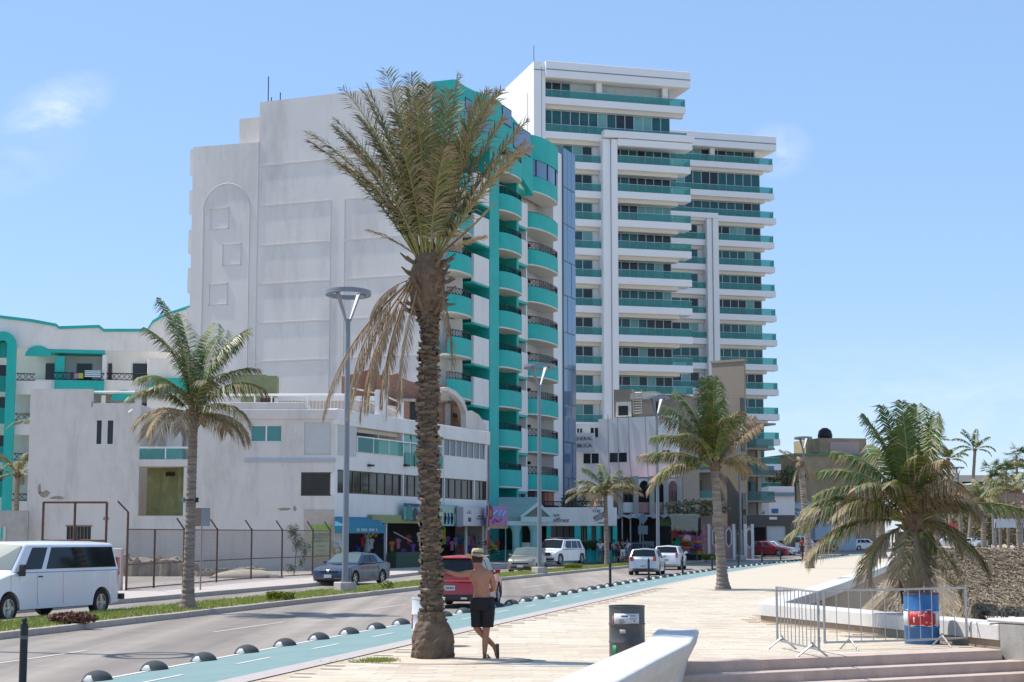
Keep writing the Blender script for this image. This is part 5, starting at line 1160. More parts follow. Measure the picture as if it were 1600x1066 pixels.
# ------------------------------------------------------------- middle distance buildings
def mid_buildings():
 F = Frame(V(1048, 0, 152).x, 152, 69.2, -.1); t = thing('white_block_building', 'bright white blank-sided building between the hotel tower and the plaza palm', 'building', F.o, F.a)
 def D(u, v):
  d = ray(u, v); o = Vector((F.o.x, F.o.y, 0)); s = o.dot(F.dx) / d.dot(F.dx); p = d * s - o; return p.dot(F.dy), EYE + d.z * s + .1
 dl = D(895, 660)[0]; zt = D(1048, 649)[1]; zm = D(935, 655)[1]; dm = D(935, 655)[0]
 w = MB(); w.prism([(0, 0), (1.2, 0), (1.2, dm), (0, dm)], 0, [zt, zt, zm, zm]); w.prism([(0, dm), (12, dm), (12, dl), (0, dl)], 0, D(920, 657)[1] - .3); w.build('wall', mat('bright_white_paint', (.74, .74, .73), .7, var=.05, vscale=.4, dirt=.2, dcol=(.4, .38, .35)), t)
 for u0, u1, v0, v1 in ((923, 935, 669, 683), (902, 910, 670, 676), (912, 936, 709, 724), (953, 980, 708, 722), (1035, 1047, 704, 711)):
  a, z1 = D(u0, v0); b_, z0 = D(u1, v1); z0 = D(u1, v1)[1]
  w = MB(); w.box(-.05, .02, b_, a, z0, z1); o = w.build('window', WIN, t); w = MB(); w.box(-.08, -.051, (a+b_)/2 - .04, (a+b_)/2 + .04, z0, z1); w.build('mullion', WHITE, o)
  w = MB(); w.box(-.07, -.052, b_ - .08, b_, z0 - .08, z1 + .08); w.box(-.07, -.052, a, a + .08, z0 - .08, z1 + .08); w.build('window_trim', WHITE, o)
 w = MB(); w.box(1.2, 10, .4, dm, 0, zm - .5); w.build('street_side_wall', BROWN_W, t)
 for u in (950, 965, 982, 1008):
  a, z1 = D(u, 654); w = MB(); w.tube([(-.05, a, z1 + .4), (-.08, a - .1, z1 - 2.5 - (u % 3)), (-.04, a - .3, z1 - 6)], .03, 4); w.build('cable', GREYM, t)
 a, z1 = D(900, 678); b_, z0 = D(932, 706); g = thing('public_sign', 'pale sign board reading GENERAL PUBLICA beside the blue curtain wall', 'sign', F.o + F.dx * -.6 + F.dy * b_, F.a)
 L_ = a - b_; w = MB(); w.box(-.1, .25, 0, L_, z0, z1); w.build('sign_board', mat('sign_pale_blue', (.55, .60, .66), .6), g)
 INK = MATS['black_lettering']; MR = Matrix.Rotation(R(-90), 4, 'Z')
 text('GENERAL', .5, INK, g, T(-.12, L_ * .60, z0 + (z1 - z0) * .70) @ MR); text('PUBLICA', .5, INK, g, T(-.12, L_ * .60, z0 + (z1 - z0) * .32) @ MR)
 g = thing('rooftop_shed', 'brown rooftop shed with a white-framed opening and a ladder', 'shed', F.o, F.a)
 def SH(u0, u1, v0, v1, y, y2, m, name):
  a = D(u0, v0); b_ = D(u1, v1); w = MB(); w.box(y, y2, b_[0], a[0], zm - .3, a[1]); return w.build(name, m, g)
 SH(955, 983, 608, 650, .8, 3.8, BROWN_W, 'shed_wall');
 w = MB(); a, z = D(959, 628); b_, z2 = D(983, 650); w.box(.70, .78, b_, a, z2, z); w.build('opening_frame', WHITE, g); w = MB(); w.box(.62, .69, b_ + .3, a - .25, z2 + .1, z - .35); w.build('opening', DARK, g)
 SH(983, 1019, 611, 650, 1.2, 4.6, mat('tan_render', (.36, .30, .24), .9, var=.1), 'shed_wall')
 w = MB(); a, z = D(982, 606); b_, _ = D(1022, 611); w.box(.5, 5, b_, a, z - 1.0, z - .5); w.build('shed_roof', WHITE_OLD, g)
 w = MB()
 for i in range(9): a, z = D(994, 613 + i * 4); w.tube([(.4, a - .4, z), (.4, a + .4, z)], .035, 4)
 for s_ in (-.4, .4): w.tube([(.4, a + s_, D(994, 608)[1]), (.4, a + s_, z)], .04, 4)
 w.build('ladder', STEEL, g)
 g2 = thing('rooftop_shed', 'plain brown boxy shed at the right end of the white block roof', 'shed', F.o, F.a); a = D(1022, 620); b_ = D(1064, 620); w = MB(); w.box(1.2, 6, b_[0], a[0], zm - .6, a[1] + .1); w.build('shed_wall', mat('taupe_render', (.24, .205, .165), .9, var=.05), g2); w = MB(); w.box(1.1, 6.1, b_[0] - .1, a[0] + .1, a[1] + .1, a[1] + .25); w.build('shed_roof', BROWN_W, g2)
 A = Frame(V(958, 0, 146).x, 146, -3, -.1); X = A.x; Z = A.z
 t = thing('arcade_building', 'pink and white building with arched upper windows behind the market stalls', 'building', A.o, A.a)
 w = MB(); w.box(X(958), X(1068), 1.2, 7, 0, Z(1000, 745)); w.build('rear_wall', PINK, t)
 for i, (u0, u1) in enumerate(((972, 991), (996, 1016), (1020, 1038), (1042, 1059))):
  x0, x1 = X(u0), X(u1); zb, zs, zt = Z(1000, 785), Z(1000, 766), Z(1000, 748); cx = (x0+x1)/2; rx = (x1-x0)/2
  w = MB(); w.box(x0, x1, 0, .25, Z(1000, 801), zb); w.build('arch_parapet', [WHITE, PINK, PINK, PINK][i], t)
  pts = [(x0, zt), (x0, zs)] + [(cx - rx*.88*math.cos(R(th)), zs + .85*math.sin(R(th))) for th in range(0, 181, 20)] + [(x1, zs), (x1, zt)]
  w = MB(); w.vprism(pts[::-1] if False else pts, .0, .25); w.build('arch_head', [WHITE, WHITE, WHITE, WHITE][i], t)
  if i != 2 and i != 1 or True:
   w = MB(); w.box(x0, x1, .8, .85, zb, zs + .9); w.build('arch_window', DARK if i != 3 else PINK, t)
  if i in (0, 3):
   for k in range(3): w = MB(); q = (x1 - x0)/3; w.box(x0 + k*q + .12, x0 + (k+1)*q - .12, .7, .78, zb, zs); w.build('narrow_pane', WIN, t)
 for u in (969, 993, 1018, 1040, 1061):
  w = MB(); w.box(X(u) - .22, X(u) + .22, -.25, .4, Z(1000, 805), Z(1000, 744)); w.build('concrete_pillar', CONC, t)
 B = Frame(V(1060, 0, 165).x, 165, 4, -.1); X = B.x; Z = B.z
 t = thing('balcony_block', 'grey unfinished block with dark balconies behind the plaza palm', 'building', B.o, B.a)
 w = MB(); w.box(X(1060), X(1118), 2, 9, 0, Z(1090, 660)); w.build('rear_wall', BROWN_W, t)
 for v in (690, 734, 778):
  w = MB(); w.box(X(1060), X(1118), 0, 2, Z(1090, v + 4), Z(1090, v)); w.build('floor_slab', CONC, t)
  w = MB(); w.box(X(1066), X(1112), .05, .1, Z(1090, v), Z(1090, v - 11)); w.build('glass_railing', RAILGLASS, t)
  for u0, u1 in ((1066, 1078), (1083, 1102)):
   w = MB(); w.box(X(u0), X(u1), 1.9, 1.98, Z(1090, v - 2), Z(1090, v - 28)); w.build('window', WIN, t)
  for u in (1061, 1080, 1116): w = MB(); w.box(X(u) - .25, X(u) + .25, .3, .8, Z(1090, v + 40), Z(1090, v + 4)); w.build('pillar', CONC, t)
 C_ = Frame(V(1153, 0, 172).x, 172, 52, -.1); t = thing('brown_tower', 'narrow brown rendered tower standing before the white apartment tower', 'tower', C_.o, C_.a)
 h = C_.z(1153, 563); dpt = 4.0;
 def DD(u):
  d = ray(u, 600); o = Vector((C_.o.x, C_.o.y, 0)); s = o.dot(C_.dx) / d.dot(C_.dx); return (d * s - o).dot(C_.dy)
 w = MB(); w.box(0, C_.x(1167), 0, DD(1112), 0, h); w.build('wall', BROWN_W, t); w = MB(); w.box(-.1, C_.x(1167) + .1, -.1, DD(1112) + .1, h, h + .25); w.build('cap', BROWN_W, t)
 for v in (622, 680, 725, 770, 805):
  w = MB(); w.box(C_.x(1158), C_.x(1164), -.06, .02, C_.z(1160, v + 26), C_.z(1160, v)); w.build('slot_window', WIN, t)
 w = MB(); w.box(.5, 4, DD(1112), DD(1101), 0, C_.z(1112, 598)); w.build('lower_wall', BROWN_W, t)
 E_ = Frame(V(1166, 0, 176).x, 176, 20, -.1); X = E_.x; Z = E_.z
 t = thing('glass_balcony_block', 'narrow grey block of glass balconies right of the brown tower', 'apartment block', E_.o, E_.a)
 w = MB(); w.box(X(1166), X(1200), 2.5, 8, 0, Z(1180, 668)); w.build('rear_wall', mat('grey_render', (.30, .29, .28), .9), t)
 for v in (700, 742, 782):
  w = MB(); w.box(X(1164), X(1208), -.4, 2.5, Z(1180, v + 3), Z(1180, v)); w.build('floor_slab', BROWN_W, t)
  w = MB(); w.box(X(1166), X(1207), -.3, -.25, Z(1180, v), Z(1180, v - 14)); w.build('glass_railing', glass_tint('pale_rail_glass', (.45, .62, .62), .3), t)
  for u0, u1 in ((1172, 1184), (1187, 1198)): w = MB(); w.box(X(u0), X(u1), 2.4, 2.48, Z(1180, v), Z(1180, v - 30)); w.build('window', WIN_T, t)
  for u in (1171, 1193): w = MB(); w.box(X(u) - .2, X(u) + .2, 1, 1.5, Z(1180, v + 38), Z(1180, v + 3)); w.build('pillar', CONC, t)
 w = MB(); w.box(X(1164), X(1210), -.4, 2.5, Z(1180, 664), Z(1180, 661)); w.build('top_slab', BROWN_W, t)
 g = Frame(V(1170, 0, 168).x, 168, 0, -.1); X = g.x; Z = g.z; t = thing('garage_building', 'dark grey garage front with a pale shutter behind the red parked car', 'garage', g.o)
 hs = [(X(1196), X(1226), 0, Z(1200, 822)), (X(1173), X(1194), 0, Z(1200, 824))]
 w = MB(); w.wall(X(1166), X(1240), 0, Z(1200, 805), hs, .3); w.build('wall', mat('charcoal_render', (.10, .095, .09), .9), t)
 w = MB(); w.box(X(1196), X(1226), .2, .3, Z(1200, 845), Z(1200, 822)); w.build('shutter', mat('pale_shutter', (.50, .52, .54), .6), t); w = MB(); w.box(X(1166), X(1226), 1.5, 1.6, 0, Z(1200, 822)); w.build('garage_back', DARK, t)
 w = MB(); w.box(X(1200), X(1212), .0, -.06, Z(1200, 812), Z(1200, 808)); w.build('house_number_plate', WHITE, t)
 k_ = Frame(V(1205, 0, 195).x, 195, 0, -.1); X = k_.x; Z = k_.z; t = thing('white_shop_house', 'low white house with a blue sign behind the small median palm', 'house', k_.o)
 w = MB(); w.box(X(1200), X(1240), 0, 8, 0, Z(1220, 760)); w.build('wall', WHITE, t); w = MB(); w.box(X(1204), X(1214), -.1, .0, Z(1210, 802), Z(1210, 795)); w.build('blue_sign', mat('blue_sign_paint', (.06, .12, .35), .6), t); w = MB(); w.box(X(1198), X(1240), -.3, 0, Z(1220, 775), Z(1220, 770)); w.build('cornice', GREYM, t)
 k_ = Frame(V(1236, 0, 215).x, 215, 0, -.1); X = k_.x; Z = k_.z; t = thing('light_blue_wall_building', 'flat pale blue-grey walled building below the tan building', 'building', k_.o)
 w = MB(); w.box(X(1236), X(1300), 0, 6, 0, Z(1260, 784)); w.box(X(1268), X(1330), -1.5, 0, 0, Z(1260, 803)); w.build('wall', mat('pale_blue_paint', (.42, .50, .58), .8, var=.04), t)
 w = MB(); w.box(X(1270), X(1288), -.2, 0, Z(1260, 803), Z(1260, 789)); w.build('lilac_panel', mat('lilac_paint', (.50, .36, .48), .8), t); w = MB(); w.box(X(1268), X(1292), -1.56, -1.5, Z(1260, 803), Z(1260, 799)); w.build('dark_window_band', WIN, t)
 k_ = Frame(V(1243, 0, 235).x, 235, 12, -.1); X = k_.x; Z = k_.z; t = thing('tan_building', 'stained tan concrete building with a green top edge and pink roof room', 'building', k_.o, k_.a)
 TAN = mat('stained_tan_concrete', (.36, .27, .17), .9, var=.2, vscale=.6, dirt=.5, dcol=(.2, .16, .12), dscale=.4)
 w = MB(); w.box(X(1243), X(1372), 0, 18, 0, Z(1300, 712)); w.build('wall', TAN, t); w = MB(); w.box(X(1243) - .2, X(1372), -.2, 18, Z(1300, 712), Z(1300, 709)); w.build('green_coping', mat('green_coping', (.12, .24, .14), .8), t)
 w = MB(); w.box(X(1298), X(1372), 4, 14, Z(1300, 712), Z(1300, 682)); w.build('roof_room', TAN, t); w = MB(); w.box(X(1314), X(1360), 3.9, 4, Z(1300, 710), Z(1300, 688)); w.build('pink_panel', mat('dusty_pink', (.52, .36, .34), .8), t)
 w = MB(); w.lathe([(1.0, 0), (1.1, .6), (.9, 1.3), (.4, 1.7), (.0, 1.75)], 12, c=(X(1324), 8, Z(1300, 682))); w.build('water_tank', IRON, t, smooth=True); w = MB(); w.box(X(1283), X(1291), 3, 4, Z(1300, 709), Z(1300, 706)); w.build('roof_unit', IRON, t)
 k_ = Frame(V(1462, 0, 420).x, 420, 3, -.3); X = k_.x; Z = k_.z; t = thing('modern_building', 'long low modern building with a flat cream roof slab on the hill behind', 'building', k_.o, k_.a)
 w = MB(); w.box(X(1466), X(1600), 2, 20, 0, Z(1500, 757)); w.build('rear_wall', mat('dark_green_glass_wall', (.05, .075, .07), .4), t)
 CR = mat('cream_render', (.47, .44, .38), .8)
 w = MB(); w.box(X(1462), X(1537), -2, 20, Z(1500, 753), Z(1500, 743)); w.box(X(1484), X(1514), 0, 1.5, Z(1500, 769), Z(1500, 760)); w.box(X(1534), X(1556), -1, 5, Z(1500, 770), Z(1500, 753)); w.build('roof_slab', CR, t)
 w = MB(); w.box(X(1462), X(1620), 0, 1.9, Z(1500, 830), Z(1500, 770)); w.build('lower_wall', mat('brown_stone_wall', (.27, .19, .14), .9, var=.2, vscale=.3), t)
 w = MB(); w.box(X(1492), X(1515), -.3, 0, Z(1500, 787), Z(1500, 776)); w.build('ribbon_window', WIN, t)
 for u in (1498, 1522): w = MB(); w.box(X(u) - .3, X(u) + .3, -1, 0, Z(1500, 770), Z(1500, 753)); w.build('column', CR, t)
mid_buildings()
# ------------------------------------------------------------- street lamps
LED = mat('white_lamp_panel', (.75, .75, .74), .4)
def lamp_proto(label):
 t = thing('street_lamp', label, 'street lamp'); H = 11.2
 b_ = MB(); b_.tube([(0, 0, .3), (0, 0, 2.5), (0, 0, H - 1.05)], [.125, .115, .088], 14); b_.build('pole', GREYM, t, smooth=True, sharp=50)
 b_ = MB(T(0, 0, H) @ Matrix.Rotation(R(-3.5), 4, Vector((math.cos(R(-33)), math.sin(R(-33)), 0))) @ T(0, 0, -H)); n = 40; ro, ri, h = .86, .70, .15
 b_.lathe([(ri, H - h), (ro, H - h), (ro, H), (ri, H), (ri, H - h)], n, caps=False); b_.build('ring', GREYM, t, smooth=True, sharp=35)
 for s_, m_ in ((-1, GREYM), (1, LED)):
  b_ = MB(); lo, hi = Vector((s_ * .05, 0, H - 1.15)), Vector((s_ * .44, 0, H - .02)); d = (hi - lo).normalized(); nn = Vector((d.z, 0, -d.x)) * s_
  for_w = .11; th = .045
  v_ = [lo + Vector((0, -for_w*.5, 0)), lo + Vector((0, for_w*.5, 0)), hi + Vector((0, for_w*1.3, 0)), hi + Vector((0, -for_w*1.3, 0))]
  b_.add(v_ + [p + nn * th for p in v_], [(3,2,1,0), (4,5,6,7), (0,1,5,4), (1,2,6,5), (2,3,7,6), (3,0,4,7)]); b_.build('fork_arm', GREYM, t)
  b_ = MB(); q = [p.lerp(v_[(i+2) % 4], .06) - nn * .012 for i, p in enumerate(v_)]; b_.add(q + [p + nn*.008 for p in q], [(3,2,1,0), (4,5,6,7), (0,1,5,4), (1,2,6,5), (2,3,7,6), (3,0,4,7)]); b_.build('lamp_panel', LED, t)
  b_ = MB(); b_.box(s_*.40, s_*.78, -.05, .05, H - .10, H - .03); b_.build('spoke', GREYM, t)
 b_ = MB(); b_.box(-.32, .32, -.32, .32, -.02, .34); b_.build('footing', CONC, t, bevel=.03)
 b_ = MB(); b_.lathe([(.22, .34), (.22, .37), (.13, .375), (.13, .5)], 12); b_.build('base_plate', GREYM, t)
 return t
LAMPL = ['nearest street lamp, its ring head against the blank white tower wall', 'second street lamp, in front of the turquoise balconies', 'third street lamp, before the bright white block building', 'fourth street lamp with its top hidden behind the plaza palm leaves', 'fifth street lamp, rising against the sky above the ragged palm', 'far small street lamp before the pair of tall palms', 'farthest street lamp, among the fan palms at the far right']
lp0 = lamp_proto(LAMPL[0]); lp0['group'] = 'ring-headed street lamps along the median'
for i, (u, Y) in enumerate([(540, 62.2), (843, 90), (1028, 111.5), (1157, 137), (1258, 158), (1500, 230), (1553, 243)]):
 p = V(u, 834, Y); o = lp0 if i == 0 else dup(lp0); o.location = (p.x, Y, -.115); o.rotation_euler = (0, 0, R(32 + 3 * (i % 3))); o['label'] = LAMPL[i]
p = P(31.5, 7.9); o = dup(lp0, loc=(p.x, p.y, -.115), label='street lamp beyond the left edge, casting its ring shadow on the road')
# ------------------------------------------------------------- reflective domes along the cycle lane
DOMEM = mat('dome_rubber', (.04, .05, .055), .85, var=.2, vscale=12)
def dome_proto(label):
 t = thing('lane_dome', label, 'road dome', group='lane separator domes'); b_ = MB(); n = 18; pr = [(.255 * math.cos(a), .175 * math.sin(a)) for a in [R(x) for x in (0, 12, 26, 40, 55, 70, 82, 90)]]
 b_.lathe([(.27, 0), (.265, .015)] + pr[1:-1] + [(0, .175)], n); b_.build('dome_shell', DOMEM, t, smooth=True, sharp=60)
 for s_ in (-1, 1):
  vs = []; m_ = MB(); K = 5
  for i in range(K + 1):
   a = R(6 + 30 * i / K)
   for j in range(K + 1):
    th = R(-26 + 52 * j / K) * (1 - .6 * i / K) + (math.pi if s_ < 0 else 0); r_ = .262 * math.cos(a); vs.append((r_ * math.cos(th), r_ * math.sin(th), .180 * math.sin(a)))
  m_.add(vs, [(i*(K+1)+j, i*(K+1)+j+1, (i+1)*(K+1)+j+1, (i+1)*(K+1)+j) for i in range(K) for j in range(K)]); m_.build('reflector', mat('white_reflector', (.50, .52, .52), .5), t)
 return t
lab = 'dark half-dome with white reflector patches on the edge of the turquoise cycle lane'
ORD = lambda n: str(n) + ('th' if n % 100 in (11, 12, 13) else {1: 'st', 2: 'nd', 3: 'rd'}.get(n % 10, 'th'))
d0 = dome_proto(lab); Y = 25.95; i = 0
while Y < 175:
 p = P(Y, -.12); o = d0 if i == 0 else dup(d0); o.location = (p.x, p.y, -.245); o.scale = (.92, .92, .95); o.rotation_euler = (0, 0, heading(Y) + R(-14)); o['label'] = ('nearest' if i == 0 else ORD(i + 1)) + ' dark reflective dome counting from the lower left along the turquoise lane'; i += 1
 Y += 1.98 if Y < 80 else 2.15
# ------------------------------------------------------------- bollards
def bollard_proto(label):
 t = thing('bollard', label, 'bollard', group='thin black bollards along the cycle lane'); b_ = MB()
 b_.tube([(0, 0, 0), (0, 0, .98)], .055, 12); b_.build('post', BLACKP, t, smooth=True, sharp=50)
 b_ = MB(); b_.lathe([(.055, .98), (.028, 1.0), (.028, 1.02), (.045, 1.035), (.03, 1.07), (0, 1.08)], 12); b_.build('cap', BLACKP, t, smooth=True)
 b_ = MB(); b_.lathe([(.058, .78), (.058, .83)], 12); b_.build('band', mat('dull_reflective_band', (.09, .09, .09), .4), t)
 return t
BL = [(43, 23.6), (953, 70.5), (1013, 80.5), (1066, 91.5), (1112, 102), (1153, 113), (1190, 123), (1219, 133), (1253, 141)]
BLAB = ['black bollard at the lower left corner, nearest of all', 'black bollard in front of the median by the restaurant palm', 'black bollard before the silver hatchback', 'black bollard just right of the white car', 'black bollard left of the plaza palm trunk', 'black bollard just right of the plaza palm trunk', 'black bollard before the small median palm', 'black bollard left of the person in red', 'black bollard at the far end by the ragged palm']
b0 = bollard_proto(BLAB[0])
for i, (u, Y) in enumerate(BL):
 p = V(u, 834, Y); q = P(Y, 0); o = b0 if i == 0 else dup(b0); o.location = (p.x, Y, -.245); o['label'] = BLAB[i]
for i, (u, v) in enumerate(((1117, 870), (1143, 869))):
 p = G(u, v, -.115); t = thing('thick_bollard', ['thick black post on the median left of the fourth lamp', 'thick black post on the median beside the fourth lamp'][i], 'bollard', p, 0, 'thick posts on the median'); b_ = MB(); b_.tube([(0, 0, 0), (0, 0, .95)], .13, 12); b_.build('post', BLACKP, t, smooth=True, sharp=50); b_ = MB(); b_.lathe([(.14, .95), (.14, 1.0), (.0, 1.06)], 12); b_.build('cap', BLACKP, t)
# ------------------------------------------------------------- oil drums used as bins
def drum(name, label, loc, r_, h, m, seed=0, open_top=True):
 t = thing(name, label, 'drum bin', loc); b_ = MB(); pr = [(r_*.985, 0), (r_, .012)]
 for k in (.33, .66): pr += [(r_, h*k - .02), (r_*1.03, h*k - .008), (r_*1.03, h*k + .008), (r_, h*k + .02)]
 pr += [(r_, h - .03), (r_*1.025, h - .022), (r_*1.025, h - .002), (r_*.975, h), (r_*.965, h - .03), (r_*.965, h - .25), (0, h - .26)]
 b_.lathe(pr, 36); b_.build('drum_body', m, t, smooth=True, sharp=40); return t
def band(parent, r_, z0, z1, a0, a1, m, name, off=.004, wob=0.0, seed=0):
 q = MB(); n = 14; rr = random.Random(seed); vs = []
 for i in range(n + 1): th = R(a0 + (a1 - a0) * i / n); vs.append((r_ * math.cos(th), r_ * math.sin(th), z0 + rr.uniform(-wob, wob))); vs.append((r_ * math.cos(th), r_ * math.sin(th), z1 + rr.uniform(-wob, wob)))
 q.add(vs, [(2*i, 2*i+2, 2*i+3, 2*i+1) for i in range(n)]); o = q.build(name, m, parent, smooth=True)
 md = o.modifiers.new('s', 'SOLIDIFY'); md.thickness = off; md.offset = 1; return o
gp = G(980, 1031); gd = drum('drum_bin', 'dark grey steel drum bin with paper labels behind the bench wall', gp, .285, .86, mat('grey_drum_paint', (.10, .102, .105), .5, metal=.3, var=.25, vscale=5, bump=.1, dirt=.4, dcol=(.13, .11, .09), dscale=3), 0)
LAB = mat('label_paper', (.60, .60, .60), .6, var=.08, vscale=18); INKB = mat('label_print_blue', (.12, .10, .35), .6); INKK = mat('label_print_dark', (.07, .07, .08), .6)
band(gd, .288, .56, .74, -138, -52, LAB, 'label', .002)
for z0, z1, a0, a1, m_ in ((.685, .715, -112, -90, INKB), (.64, .65, -120, -104, INKK), (.62, .628, -120, -102, INKK), (.60, .608, -119, -100, INKK), (.58, .588, -119, -106, INKK), (.70, .71, -86, -66, INKK), (.66, .665, -86, -62, INKK), (.615, .64, -72, -67, INKK), (.65, .655, -84, -74, INKK), (.58, .584, -86, -60, INKK)):
 band(gd, .2915, z0, z1, a0, a1, m_, 'label_print', .0012)
band(gd, .289, .43, .49, -117, -98, mat('torn_label', (.52, .46, .40), .8), 'small_label', .002, .006, 3); band(gd, .289, .55, .70, -146, -140, mat('orange_sticker', (.4, .1, .05), .6), 'red_sticker', .002); band(gd, .289, .10, .24, -146, -130, mat('green_sticker', (.02, .25, .12), .6), 'green_sticker', .002)
bp = G(1441, 1006); BLUE = mat('blue_drum_paint', (.022, .13, .34), .45, metal=.1, var=.12, vscale=6, bump=.1, dirt=.3, dcol=(.10, .13, .18), dscale=3)
bd = drum('drum_bin', 'blue steel drum bin with a white and red painted band behind the barrier', bp, .315, .92, BLUE)
band(bd, .319, .33, .62, -200, 20, mat('white_drum_band', (.62, .62, .62), .5, dirt=.4, dcol=(.35, .35, .38), dscale=4), 'white_band', .003, .02, 1)
band(bd, .3235, .345, .60, -152, -62, mat('red_drum_patch', (.42, .02, .025), .5, var=.15), 'red_patch', .003, .018, 2); band(bd, .324, .36, .555, -62, -54, MATS['red_drum_patch'], 'red_patch_edge', .003, .012, 4)
for a, z, w_, h_ in ((-128, .44, 4, .10), (-112, .52, 3, .03), (-100, .53, 12, .012), (-96, .53, 2.5, .06), (-88, .40, 5, .02), (-74, .385, 3, .025), (-120, .56, 3, .02)): band(bd, .3275, z - h_/2, z + h_/2, a - w_/2, a + w_/2, MATS['white_drum_band'], 'chipped_spot', .001, .004, int(a) + 300)
b_ = MB(); b_.lathe([(.326, .895), (.326, .925), (.30, .925)], 36, caps=False); b_.build('rusty_rim', RUST, bd)
wp = G(669, 1009); wd = drum('drum_bin', 'white drum bin with a red stripe hidden behind the big palm trunk', wp, .295, .86, mat('white_drum_paint', (.62, .64, .66), .45, var=.06, dirt=.3)); band(wd, .299, .30, .56, -190, -158, mat('red_drum_stripe', (.45, .02, .03), .5), 'red_stripe', .003)
# ------------------------------------------------------------- crowd barriers
def barrier(label, p0, p1, nb, h=1.05, bent=0.0, feet=(.12, .86), sag=0.0, z0=.14):
 L_ = (p1 - p0).length; a = math.atan2(p1.y - p0.y, p1.x - p0.x); t = thing('crowd_barrier', label, 'barrier', p0, a, 'galvanised crowd barriers'); r_ = random.Random(nb)
 for nm, z in (('top_rail', h), ('bottom_rail', z0)):
  q = MB(); q.tube([(0, 0, z), (L_/2, .0, z - sag), (L_, 0, z)], .019, 8); q.build(nm, STEEL, t, smooth=True, sharp=50)
 for x in (0, L_): q = MB(); q.tube([(x, 0, z0 - .02), (x, 0, h + .012)], .022, 8); q.build('end_post', STEEL, t, smooth=True, sharp=50)
 for i in range(nb):
  x = L_ * (i + 1) / (nb + 1); q = MB(); bx = bent * math.sin(i * 1.7) ; q.tube([(x, 0, z0), (x + bx * .5 + r_.uniform(-.004, .004), bx*.3, (h + z0)/2 + .1), (x + r_.uniform(-.006, .006), 0, h)], .008, 6); q.build('bar', STEEL, t)
 for f in feet:
  x = L_ * f; q = MB(); q.tube([(x - .02, -.26, .0), (x, 0, z0 + .06)], .016, 6); q.tube([(x - .02, .26, .0), (x, 0, z0 + .06)], .016, 6); q.tube([(x, 0, z0), (x, 0, z0 + .1)], .02, 6); q.build('foot', STEEL, t)
 for z in (.35, .8): q = MB(); q.tube([(L_ + .02, 0, z), (L_ + .06, 0, z), (L_ + .06, 0, z - .1)], .008, 5); q.build('hook', STEEL, t)
 return t
barrier('left crowd barrier with closely spaced bent bars, seen at an angle', G(1215, 1013), G(1280, 1029), 10, 1.06, bent=.03)
barrier('right long crowd barrier with thin bars in front of the blue drum', G(1289, 1017), G(1511, 1009), 11, 1.03, feet=(.17, .82), sag=.01)
# ------------------------------------------------------------- thatched roofs on the beach side
THA = mat('palm_thatch', (.40, .32, .22), .95, col2=(.42, .35, .25), vscale=4, bump=.5, bscale=25); THB = mat('palm_thatch_dark', (.19, .14, .095), .95, col2=(.29, .23, .16), vscale=4)
THC = mat('palm_thatch_pale', (.44, .37, .27), .95)
def thatch_slope(mb, r_, A_, B_, C_, D_, dens, ln=.35):         # quad A-B (eave) C-D (ridge): tufts pointing down the slope
 A_, B_, C_, D_ = map(Vector, (A_, B_, C_, D_)); area = ((B_ - A_).length + (C_ - D_).length) / 2 * ((D_ - A_).length + (C_ - B_).length) / 2
 nrm_ = (B_ - A_).cross(D_ - A_).normalized()
 for _ in range(int(area * dens)):
  s_, t_ = r_.random(), r_.random() ** .9; p_ = A_.lerp(B_, s_).lerp(D_.lerp(C_, s_), t_); dn = (A_.lerp(B_, s_) - D_.lerp(C_, s_)).normalized(); sd_ = dn.cross(nrm_)
  dd = (dn + sd_ * r_.gauss(0, .16) + nrm_ * r_.uniform(.0, .16)).normalized(); cl = math.sin(p_.x * 5.1 + 2 * math.sin(p_.y * 2.3)) * math.sin(p_.y * 4.7 + p_.x * 1.9); l = ln * r_.uniform(.6, 1.7) * (1.25 + .35 * cl); w_ = sd_ * r_.uniform(.006, .017); b0_ = p_ + nrm_ * r_.uniform(0, .05)
  mb.add([b0_ - w_, b0_ + w_, b0_ + dd * l], [(0, 1, 2)], r_.choices((0, 1, 2), (.5, .42 - .25 * cl, .10 + .08 * cl))[0])
